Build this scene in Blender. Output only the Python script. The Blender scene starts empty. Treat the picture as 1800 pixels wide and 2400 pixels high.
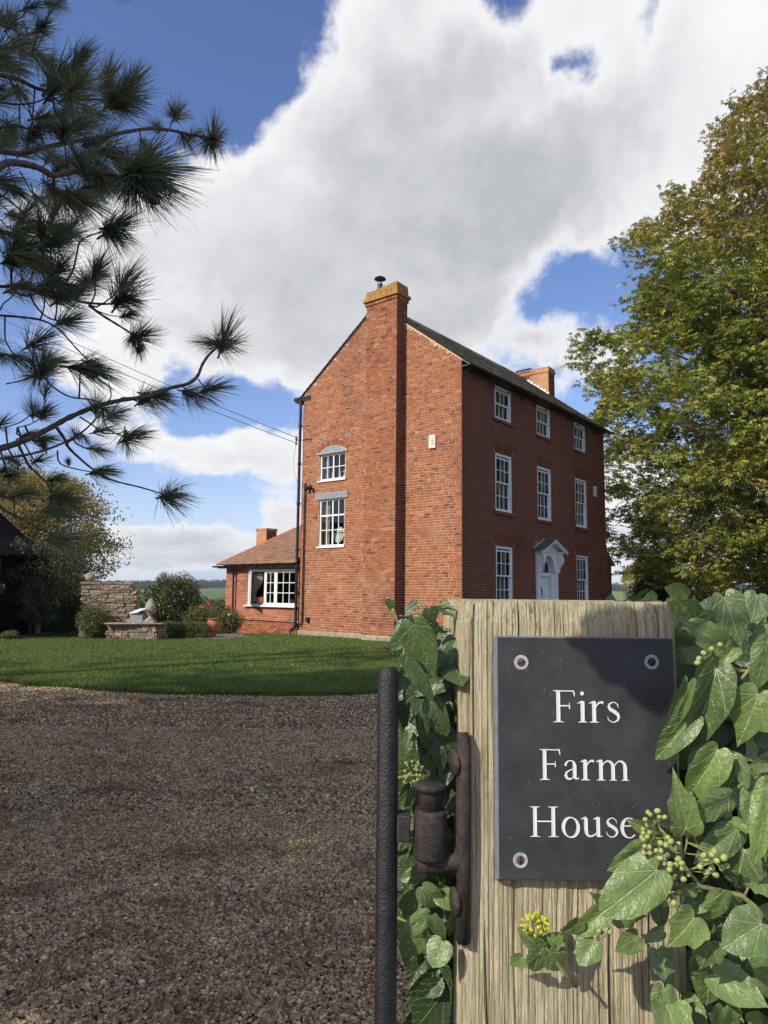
import bpy, math, random
import numpy as np
from mathutils import Vector, Matrix
random.seed(7); rng=np.random.default_rng(11)
R=math.radians
sc=bpy.context.scene
COL=sc.collection
# ------------------------------------------------------------------ camera
CAMZ=1.5
_p,_r=0.1139922,0.0103913
cam=bpy.data.cameras.new('camera'); camo=bpy.data.objects.new('camera',cam); COL.objects.link(camo)
fw=Vector((0,math.cos(_p),math.sin(_p))); up=Vector((0,-math.sin(_p),math.cos(_p))); rt=Vector((1,0,0))
rt2=rt*math.cos(_r)+up*math.sin(_r); up2=up*math.cos(_r)-rt*math.sin(_r)
m=Matrix((rt2,up2,-fw)).transposed().to_4x4(); m.translation=Vector((0,0,CAMZ)); camo.matrix_world=m
cam.sensor_fit='VERTICAL'; cam.sensor_height=24.0; cam.lens=24.0*1658.83/2400.0
cam.clip_start=0.05; cam.clip_end=9000
sc.camera=camo
# ------------------------------------------------------------------ data measured for this place (metres)
IVY=[[0.371,0.8,1.42,0.346,0.804,1.327,0.0452,0],[0.339,0.805,1.403,0.32,0.814,1.34,0.0283,0],[0.349,0.815,1.366,0.306,0.814,1.319,0.0323,0],[0.411,0.79,1.395,0.389,0.797,1.336,0.0506,0],[0.398,0.805,1.406,0.385,0.815,1.387,0.0319,0],[0.397,0.83,1.442,0.349,0.829,1.472,0.038,0],[0.408,0.82,1.45,0.379,0.803,1.425,0.02,0],[0.383,0.8,1.499,0.395,0.786,1.445,0.0391,0],[0.441,0.84,1.502,0.425,0.828,1.462,0.0333,0],[0.422,0.785,1.453,0.409,0.79,1.396,0.03,0],[0.439,0.82,1.469,0.417,0.815,1.43,0.025,0],[0.4,0.83,1.42,0.413,0.833,1.405,0.019,0],[0.442,0.82,1.431,0.46,0.826,1.423,0.0188,0],[0.369,0.8,1.333,0.339,0.809,1.275,0.0403,0],[0.392,0.81,1.307,0.364,0.815,1.289,0.028,0],[0.379,0.8,1.282,0.328,0.782,1.266,0.0334,0],[0.328,0.795,1.252,0.314,0.78,1.311,0.0361,0],[0.412,0.8,1.292,0.389,0.786,1.257,0.0363,0],[0.388,0.805,1.248,0.334,0.791,1.216,0.0366,0],[0.347,0.82,1.249,0.352,0.826,1.216,0.0164,0],[0.393,0.8,1.229,0.381,0.802,1.185,0.0494,0],[0.406,0.77,1.304,0.387,0.762,1.224,0.028,0],[0.285,0.765,1.22,0.222,0.754,1.179,0.0514,0],[0.282,0.79,1.233,0.237,0.775,1.214,0.0273,0],[0.311,0.8,1.241,0.269,0.784,1.259,0.0233,0],[0.361,0.785,1.191,0.348,0.794,1.156,0.0285,0],[0.348,0.8,1.179,0.322,0.793,1.17,0.0233,0],[0.323,0.77,1.172,0.294,0.761,1.145,0.0462,0],[0.387,0.76,1.171,0.344,0.756,1.148,0.0511,0],[0.251,0.8,1.163,0.291,0.806,1.154,0.0276,0],[0.237,0.79,1.169,0.206,0.787,1.144,0.0273,0],[0.209,0.79,1.159,0.193,0.799,1.136,0.0215,0],[0.246,0.81,1.168,0.225,0.792,1.184,0.0162,0],[0.4,0.8,1.203,0.413,0.784,1.186,0.032,0],[0.332,0.79,1.193,0.307,0.784,1.192,0.0158,0],[0.297,0.79,1.149,0.279,0.792,1.137,0.0158,0],[0.379,0.79,1.261,0.395,0.773,1.251,0.0115,0],[0.392,0.8,1.32,0.396,0.794,1.292,0.0189,0],[0.434,0.82,1.316,0.402,0.804,1.313,0.0194,0],[0.298,0.81,1.171,0.301,0.795,1.152,0.0265,0],[0.267,0.78,1.148,0.244,0.776,1.135,0.0283,0],[0.342,0.78,1.144,0.333,0.779,1.115,0.0368,0],[0.225,0.79,1.138,0.206,0.783,1.118,0.0316,0],[0.038,0.87,1.463,0.061,0.868,1.399,0.0477,0],[0.068,0.9,1.405,0.094,0.907,1.444,0.034,0],[0.028,0.86,1.424,0.064,0.862,1.37,0.0211,0],[0.031,0.88,1.405,0.013,0.866,1.378,0.0249,0],[0.03,0.88,1.365,0.02,0.891,1.325,0.0233,0],[0.048,0.88,1.351,0.054,0.891,1.311,0.0183,0],[0.061,0.89,1.369,0.078,0.882,1.326,0.0303,0],[0.063,0.9,1.34,0.084,0.903,1.299,0.0255,0],[0.038,0.9,1.467,0.01,0.895,1.427,0.0289,0],[0.042,0.88,1.489,0.027,0.877,1.477,0.015,0],[0.059,0.91,1.481,0.067,0.911,1.462,0.0224,0],[0.074,0.93,1.485,0.093,0.91,1.472,0.0211,0],[0.01,0.88,1.491,0.007,0.886,1.477,0.015,0],[0.017,0.9,1.368,0.012,0.899,1.349,0.0204,0],[0.087,0.92,1.358,0.094,0.926,1.312,0.0243,0],[0.034,0.91,1.325,0.027,0.902,1.299,0.0241,0],[0.056,0.91,1.299,0.069,0.913,1.276,0.0206,0],[0.07,0.9,1.309,0.075,0.901,1.281,0.0204,0],[0.036,0.9,1.263,0.019,0.888,1.235,0.0204,0],[0.049,0.87,1.16,0.074,0.872,1.135,0.0279,0],[0.057,0.87,1.129,0.024,0.864,1.107,0.0247,0],[0.069,0.88,1.151,0.091,0.863,1.139,0.0249,0],[0.088,0.88,1.128,0.084,0.889,1.092,0.02,0],[0.061,0.86,1.131,0.076,0.87,1.1,0.0211,0],[0.045,0.88,1.147,0.021,0.885,1.12,0.0249,0],[0.082,0.93,1.287,0.097,0.918,1.239,0.0167,0],[0.043,0.91,1.258,0.039,0.902,1.23,0.0172,0],[0.08,0.92,1.206,0.09,0.924,1.181,0.0191,0],[0.051,0.9,1.165,0.023,0.901,1.155,0.0221,0],[0.072,0.9,1.163,0.05,0.906,1.141,0.0255,0],[0.086,0.91,1.165,0.071,0.907,1.149,0.0189,0],[0.042,0.87,1.103,0.027,0.881,1.074,0.0329,0],[0.072,0.86,1.105,0.059,0.85,1.081,0.0325,0],[0.03,0.9,1.196,0.021,0.883,1.19,0.0153,0],[0.087,0.92,1.252,0.078,0.901,1.231,0.0174,0],[0.177,0.825,1.114,0.154,0.816,1.136,0.0203,0],[0.183,0.83,1.114,0.199,0.815,1.135,0.0235,0],[0.175,0.82,1.113,0.169,0.829,1.087,0.0294,0],[0.185,0.82,1.112,0.204,0.826,1.094,0.0294,0],[0.158,0.83,1.103,0.144,0.838,1.088,0.0204,0]]
BERRY=[[0.283,0.781,1.272,0.0025],[0.295,0.786,1.272,0.0031],[0.279,0.763,1.275,0.0025],[0.276,0.77,1.268,0.0025],[0.297,0.786,1.266,0.0025],[0.301,0.782,1.267,0.0025],[0.288,0.773,1.265,0.0025],[0.279,0.786,1.253,0.0025],[0.281,0.778,1.26,0.0025],[0.288,0.783,1.256,0.0025],[0.28,0.77,1.255,0.0025],[0.273,0.768,1.255,0.0025],[0.273,0.774,1.249,0.0025],[0.276,0.766,1.252,0.0025],[0.274,0.772,1.247,0.0025],[0.288,0.786,1.243,0.0025],[0.275,0.771,1.241,0.0025],[0.277,0.763,1.243,0.0025],[0.271,0.764,1.237,0.0025],[0.279,0.767,1.236,0.0025],[0.289,0.782,1.24,0.0028],[0.292,0.772,1.244,0.0031],[0.297,0.77,1.243,0.0031],[0.3,0.765,1.248,0.0031],[0.315,0.787,1.234,0.0031],[0.311,0.773,1.243,0.0025],[0.298,0.768,1.251,0.0025],[0.284,0.764,1.239,0.0025],[0.289,0.764,1.239,0.0028],[0.289,0.767,1.231,0.0031],[0.301,0.779,1.229,0.0031],[0.308,0.767,1.23,0.0031],[0.31,0.764,1.227,0.0028],[0.308,0.775,1.221,0.0031],[0.3,0.769,1.224,0.0031],[0.298,0.787,1.214,0.0031],[0.298,0.766,1.22,0.0031],[0.315,0.776,1.218,0.0031],[0.324,0.782,1.21,0.0031],[0.315,0.773,1.208,0.0031],[0.31,0.787,1.205,0.0031],[0.302,0.774,1.204,0.0031],[0.291,0.769,1.205,0.0037],[0.298,0.773,1.199,0.0034],[0.288,0.764,1.202,0.0037],[0.287,0.773,1.193,0.0031],[0.293,0.769,1.194,0.0037],[0.308,0.784,1.186,0.0037],[0.313,0.783,1.191,0.0028],[0.295,0.775,1.183,0.0034],[0.3,0.764,1.188,0.0037],[0.331,0.769,1.222,0.0031],[0.335,0.769,1.233,0.0031],[0.346,0.768,1.238,0.0031],[0.344,0.769,1.234,0.0031],[0.344,0.784,1.222,0.0031],[0.347,0.766,1.229,0.0031],[0.354,0.764,1.233,0.0037],[0.366,0.785,1.217,0.0031],[0.357,0.777,1.218,0.0031],[0.351,0.787,1.214,0.0037],[0.339,0.773,1.215,0.0034],[0.354,0.785,1.208,0.0034],[0.228,0.779,1.154,0.0025],[0.233,0.782,1.149,0.0025],[0.24,0.781,1.152,0.0025],[0.352,0.8,1.431,0.0031],[0.353,0.79,1.438,0.0031],[0.347,0.793,1.427,0.0031],[0.369,0.809,1.424,0.0037],[0.371,0.81,1.441,0.0031],[0.381,0.81,1.446,0.0031]]
FLOWER=[[0.165,0.829,1.129,0.0022],[0.162,0.823,1.149,0.0022],[0.162,0.816,1.151,0.0022],[0.182,0.812,1.151,0.0022],[0.186,0.826,1.141,0.0022],[0.183,0.813,1.141,0.0022],[0.181,0.811,1.147,0.0022],[0.177,0.824,1.131,0.0022],[0.169,0.815,1.155,0.0022],[0.183,0.81,1.146,0.0022],[0.176,0.829,1.14,0.0022],[0.174,0.823,1.152,0.0022],[0.176,0.826,1.143,0.0022],[0.165,0.829,1.127,0.0022],[0.157,0.811,1.144,0.0022],[0.182,0.822,1.139,0.0022],[0.177,0.813,1.152,0.0022],[0.162,0.823,1.132,0.0022],[0.186,0.83,1.137,0.0022],[0.18,0.819,1.137,0.0022],[0.171,0.816,1.15,0.0022],[0.154,0.812,1.144,0.0022],[0.182,0.831,1.13,0.0022],[0.162,0.831,1.137,0.0022],[0.173,0.831,1.14,0.0022],[0.175,0.83,1.131,0.0022],[0.157,0.814,1.139,0.0022],[0.173,0.814,1.148,0.0022],[0.162,0.823,1.14,0.0022],[0.179,0.81,1.152,0.0022],[0.166,0.822,1.132,0.0022],[0.166,0.812,1.153,0.0022],[0.17,0.819,1.131,0.0022],[0.173,0.825,1.152,0.0022],[0.164,0.818,1.151,0.0022],[0.182,0.832,1.141,0.0022],[0.167,0.829,1.127,0.0022],[0.161,0.813,1.15,0.0022],[0.173,0.826,1.146,0.0022],[0.172,0.813,1.142,0.0022],[0.175,0.832,1.141,0.0022],[0.162,0.818,1.135,0.0022],[0.167,0.82,1.144,0.0022],[0.177,0.826,1.141,0.0022],[0.164,0.811,1.14,0.0022],[0.187,0.83,1.136,0.0022],[0.177,0.833,1.147,0.0022],[0.177,0.822,1.133,0.0022],[0.158,0.828,1.143,0.0022],[0.176,0.826,1.14,0.0022],[0.165,0.825,1.149,0.0022],[0.177,0.832,1.142,0.0022],[0.162,0.832,1.131,0.0022],[0.167,0.816,1.15,0.0022],[0.167,0.834,1.126,0.0022],[0.178,0.82,1.146,0.0022],[0.174,0.82,1.148,0.0022],[0.177,0.823,1.14,0.0022],[0.166,0.819,1.151,0.0022],[0.18,0.814,1.147,0.0022],[0.056,0.945,1.26,0.0022],[0.051,0.924,1.279,0.0022],[0.046,0.922,1.268,0.0022],[0.055,0.938,1.276,0.0022],[0.044,0.924,1.265,0.0022],[0.046,0.939,1.271,0.0022],[0.033,0.944,1.279,0.0022],[0.037,0.92,1.26,0.0022],[0.041,0.924,1.27,0.0022],[0.042,0.945,1.264,0.0022],[0.035,0.936,1.252,0.0022],[0.037,0.944,1.282,0.0022],[0.05,0.932,1.281,0.0022],[0.033,0.932,1.284,0.0022],[0.031,0.94,1.268,0.0022],[0.033,0.92,1.272,0.0022],[0.045,0.927,1.278,0.0022],[0.031,0.925,1.287,0.0022],[0.029,0.916,1.266,0.0022],[0.041,0.944,1.269,0.0022],[0.043,0.94,1.262,0.0022],[0.042,0.932,1.278,0.0022],[0.023,0.921,1.27,0.0022],[0.047,0.936,1.285,0.0022],[0.054,0.926,1.28,0.0022],[0.048,0.933,1.283,0.0022],[0.051,0.942,1.259,0.0022],[0.034,0.942,1.254,0.0022],[0.036,0.934,1.271,0.0022],[0.038,0.935,1.252,0.0022],[0.032,0.934,1.253,0.0022],[0.03,0.942,1.253,0.0022],[0.052,0.935,1.28,0.0022],[0.034,0.931,1.283,0.0022],[0.049,0.917,1.274,0.0022],[0.035,0.931,1.282,0.0022],[0.03,0.921,1.278,0.0022],[0.054,0.942,1.261,0.0022],[0.037,0.944,1.273,0.0022],[0.044,0.915,1.285,0.0022],[0.047,0.934,1.281,0.0022],[0.054,0.916,1.272,0.0022],[0.031,0.926,1.27,0.0022],[0.051,0.939,1.278,0.0022],[0.035,0.933,1.259,0.0022],[0.051,0.944,1.264,0.0022],[0.039,0.924,1.289,0.0022],[0.033,0.936,1.284,0.0022],[0.031,0.916,1.271,0.0022],[0.052,0.923,1.283,0.0022],[0.039,0.934,1.281,0.0022],[0.044,0.934,1.278,0.0022],[0.037,0.916,1.261,0.0022],[0.038,0.942,1.258,0.0022],[0.049,0.918,1.262,0.0022],[0.045,0.918,1.274,0.0022],[0.043,0.935,1.252,0.0022],[0.048,0.918,1.281,0.0022],[0.032,0.945,1.256,0.0022],[0.044,0.94,1.26,0.0022],[0.052,0.924,1.26,0.0022],[0.025,0.942,1.273,0.0022],[0.053,0.92,1.265,0.0022],[0.038,0.938,1.271,0.0022],[0.041,0.916,1.267,0.0022],[0.034,0.944,1.257,0.0022],[0.03,0.945,1.274,0.0022],[0.043,0.944,1.26,0.0022],[0.054,0.944,1.272,0.0022],[0.055,0.936,1.263,0.0022]]
STEM=[[0.0024,[0.409,0.79,1.16],[0.397,0.79,1.174],[0.382,0.79,1.186],[0.365,0.79,1.189],[0.339,0.79,1.195],[0.327,0.79,1.21],[0.313,0.79,1.229],[0.303,0.79,1.243],[0.296,0.79,1.259]],[0.0013,[0.303,0.79,1.243],[0.293,0.79,1.243],[0.288,0.79,1.247]],[0.0014,[0.339,0.79,1.195],[0.318,0.79,1.189],[0.307,0.79,1.186]],[0.0013,[0.296,0.79,1.211],[0.29,0.79,1.228],[0.282,0.79,1.231]],[0.0012,[0.322,0.79,1.21],[0.308,0.79,1.209],[0.296,0.79,1.211]],[0.0012,[0.33,0.8,1.25],[0.331,0.8,1.236],[0.326,0.8,1.216]],[0.0014,[0.343,0.8,1.192],[0.354,0.8,1.205],[0.36,0.8,1.217]],[0.001,[0.358,0.8,1.217],[0.368,0.8,1.213]],[0.002,[0.429,0.8,1.433],[0.414,0.8,1.427],[0.404,0.8,1.416],[0.395,0.8,1.406]],[0.0022,[0.444,0.82,1.417],[0.423,0.82,1.415],[0.404,0.82,1.417],[0.388,0.82,1.423],[0.377,0.82,1.435]],[0.0013,[0.391,0.8,1.182],[0.396,0.8,1.192],[0.4,0.8,1.203]],[0.0012,[0.369,0.8,1.181],[0.382,0.8,1.17],[0.407,0.8,1.158]],[0.002,[0.006,0.93,1.495],[0.015,0.93,1.474],[0.023,0.93,1.454],[0.029,0.93,1.433],[0.026,0.93,1.41],[0.017,0.93,1.376],[0.019,0.93,1.352]],[0.0009,[0.021,0.9,1.472],[0.031,0.9,1.47],[0.039,0.9,1.462]],[0.0013,[0.042,0.92,1.492],[0.056,0.92,1.48],[0.073,0.92,1.486],[0.094,0.92,1.479]],[0.0012,[0.018,0.92,1.269],[0.033,0.92,1.273],[0.051,0.92,1.273],[0.067,0.92,1.27]],[0.0012,[0.021,0.9,1.113],[0.035,0.9,1.107],[0.059,0.9,1.117]],[0.0018,[0.215,0.825,1.076],[0.198,0.825,1.095],[0.182,0.825,1.117],[0.174,0.825,1.132],[0.172,0.825,1.139]],[0.001,[0.041,0.92,1.125],[0.044,0.92,1.139],[0.057,0.92,1.155]]]
BR=[[0.019,0.007,[-2.151,3.6,2.193],[-2.061,3.643,2.221],[-1.986,3.686,2.254],[-1.893,3.729,2.312],[-1.806,3.771,2.38],[-1.733,3.814,2.445],[-1.614,3.857,2.516],[-1.49,3.9,2.566],[-1.362,3.943,2.602],[-1.25,3.986,2.663],[-1.153,4.029,2.705],[-1.111,4.071,2.767],[-1.097,4.114,2.85],[-1.063,4.157,2.934],[-0.998,4.2,3.015]],[0.004,0.003,[-1.118,4.1,2.757],[-1.078,4.1,2.708],[-1.049,4.1,2.684]],[0.004,0.003,[-1.211,4.1,2.715],[-1.194,4.125,2.7],[-1.176,4.15,2.688]],[0.004,0.003,[-1.602,4.0,2.583],[-1.598,4.025,2.633],[-1.628,4.05,2.712]],[0.003,0.003,[-1.538,4.0,2.593],[-1.525,4.0,2.609],[-1.474,4.0,2.61]],[0.009,0.004,[-1.755,3.7,2.364],[-1.748,3.786,2.322],[-1.758,3.871,2.287],[-1.729,3.957,2.241],[-1.67,4.043,2.183],[-1.59,4.129,2.141],[-1.467,4.214,2.117],[-1.329,4.3,2.082]],[0.008,0.004,[-1.977,3.5,2.142],[-1.975,3.583,2.166],[-1.856,3.667,2.209],[-1.747,3.75,2.279],[-1.667,3.833,2.369],[-1.618,3.917,2.481],[-1.636,4.0,2.54]],[0.004,0.004,[-1.636,4.0,2.54],[-1.605,3.967,2.457],[-1.557,3.933,2.398],[-1.443,3.9,2.351]],[0.005,0.004,[-1.901,3.8,2.692],[-1.863,3.84,2.632],[-1.779,3.88,2.58],[-1.679,3.92,2.574],[-1.65,3.96,2.571],[-1.636,4.0,2.54]],[0.005,0.003,[-1.785,3.8,2.254],[-1.788,3.833,2.198],[-1.749,3.867,2.174],[-1.611,3.9,2.15]],[0.008,0.004,[-1.891,3.6,2.237],[-1.865,3.66,2.148],[-1.841,3.72,2.108],[-1.816,3.78,2.066],[-1.814,3.84,2.013],[-1.779,3.9,1.995]],[0.009,0.005,[-1.94,3.4,1.967],[-1.959,3.525,1.936],[-1.942,3.65,1.894],[-1.885,3.775,1.849],[-1.792,3.9,1.782]],[0.008,0.004,[-2.419,4.2,3.178],[-2.308,4.25,3.189],[-2.183,4.3,3.19],[-2.114,4.35,3.168],[-2.063,4.4,3.124],[-2.009,4.45,3.058],[-1.942,4.5,2.99]],[0.009,0.005,[-1.746,4.0,3.163],[-1.71,4.1,3.145],[-1.629,4.2,3.11],[-1.564,4.3,3.082]],[0.01,0.006,[-2.21,3.8,3.185],[-2.03,3.867,3.208],[-1.96,3.933,3.19],[-1.88,4.0,3.205],[-1.776,4.067,3.205],[-1.669,4.133,3.23],[-1.653,4.2,3.279]],[0.004,0.003,[-1.792,4.2,3.216],[-1.712,4.25,3.201],[-1.632,4.3,3.222]],[0.005,0.003,[-1.897,4.2,3.317],[-1.833,4.2,3.411],[-1.797,4.2,3.473],[-1.77,4.2,3.526]],[0.006,0.004,[-1.899,3.6,3.09],[-1.92,3.7,3.053],[-1.895,3.8,3.012],[-1.842,3.9,3.02]],[0.004,0.003,[-2.287,4.0,2.861],[-2.184,4.0,2.853],[-2.089,4.0,2.825]],[0.004,0.003,[-2.2,4.0,2.683],[-2.109,4.0,2.706],[-2.036,4.0,2.73]],[0.004,0.003,[-2.141,3.8,2.366],[-2.039,3.85,2.414],[-1.989,3.9,2.482]],[0.003,0.003,[-2.064,3.9,2.403],[-1.985,3.9,2.427],[-1.926,3.9,2.483],[-1.916,3.9,2.612]],[0.005,0.003,[-1.674,3.8,2.442],[-1.63,3.867,2.414],[-1.592,3.933,2.384],[-1.518,4.0,2.4]],[0.016,0.006,[-2.525,4.0,4.654],[-2.428,4.086,4.691],[-2.354,4.171,4.726],[-2.295,4.257,4.738],[-2.223,4.343,4.77],[-2.169,4.429,4.813],[-2.078,4.514,4.855],[-1.938,4.6,4.914]],[0.007,0.005,[-2.462,4.0,4.465],[-2.393,4.05,4.482],[-2.302,4.1,4.505],[-2.221,4.15,4.559],[-2.159,4.2,4.641]],[0.017,0.007,[-2.235,3.6,3.842],[-2.153,3.68,3.914],[-2.091,3.76,3.958],[-1.972,3.84,4.052],[-1.873,3.92,4.137],[-1.768,4.0,4.218],[-1.609,4.08,4.317],[-1.491,4.16,4.395],[-1.407,4.24,4.441],[-1.307,4.32,4.47],[-1.203,4.4,4.504]],[0.004,0.003,[-1.426,4.3,4.477],[-1.409,4.3,4.545],[-1.369,4.3,4.595]],[0.02,0.01,[-1.853,3.0,3.329],[-1.818,3.045,3.396],[-1.803,3.091,3.453],[-1.786,3.136,3.502],[-1.735,3.182,3.524],[-1.681,3.227,3.529],[-1.647,3.273,3.524],[-1.599,3.318,3.566],[-1.525,3.364,3.604],[-1.431,3.409,3.62],[-1.349,3.455,3.623],[-1.334,3.5,3.67]],[0.006,0.005,[-1.653,3.3,3.533],[-1.699,3.4,3.534],[-1.696,3.5,3.559],[-1.701,3.6,3.609]],[0.007,0.004,[-2.28,3.8,3.769],[-2.234,3.85,3.761],[-2.165,3.9,3.722],[-2.112,3.95,3.672],[-2.031,4.0,3.65]],[0.007,0.004,[-1.887,4.0,3.314],[-1.872,4.04,3.402],[-1.876,4.08,3.512],[-1.88,4.12,3.614],[-1.842,4.16,3.677],[-1.732,4.2,3.741]],[0.006,0.005,[-2.046,4.0,4.491],[-2.02,4.0,4.387],[-1.946,4.0,4.284]],[0.006,0.005,[-2.313,3.8,4.218],[-2.261,3.84,4.218],[-2.188,3.88,4.207],[-2.067,3.92,4.206],[-1.944,3.96,4.23],[-1.889,4.0,4.295]],[0.004,0.003,[-1.72,4.2,4.361],[-1.729,4.2,4.231],[-1.674,4.2,4.156]],[0.004,0.003,[-1.923,4.5,4.74],[-1.964,4.533,4.846],[-1.978,4.567,4.967],[-1.986,4.6,5.065]],[0.006,0.004,[-2.192,4.0,4.775],[-2.18,4.1,4.759],[-2.153,4.2,4.707]],[0.008,0.006,[-2.235,3.6,4.666],[-2.201,3.667,4.676],[-2.146,3.733,4.695],[-2.151,3.8,4.661]],[0.008,0.006,[-2.221,3.6,4.473],[-2.21,3.7,4.557],[-2.15,3.8,4.656]]]
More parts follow.
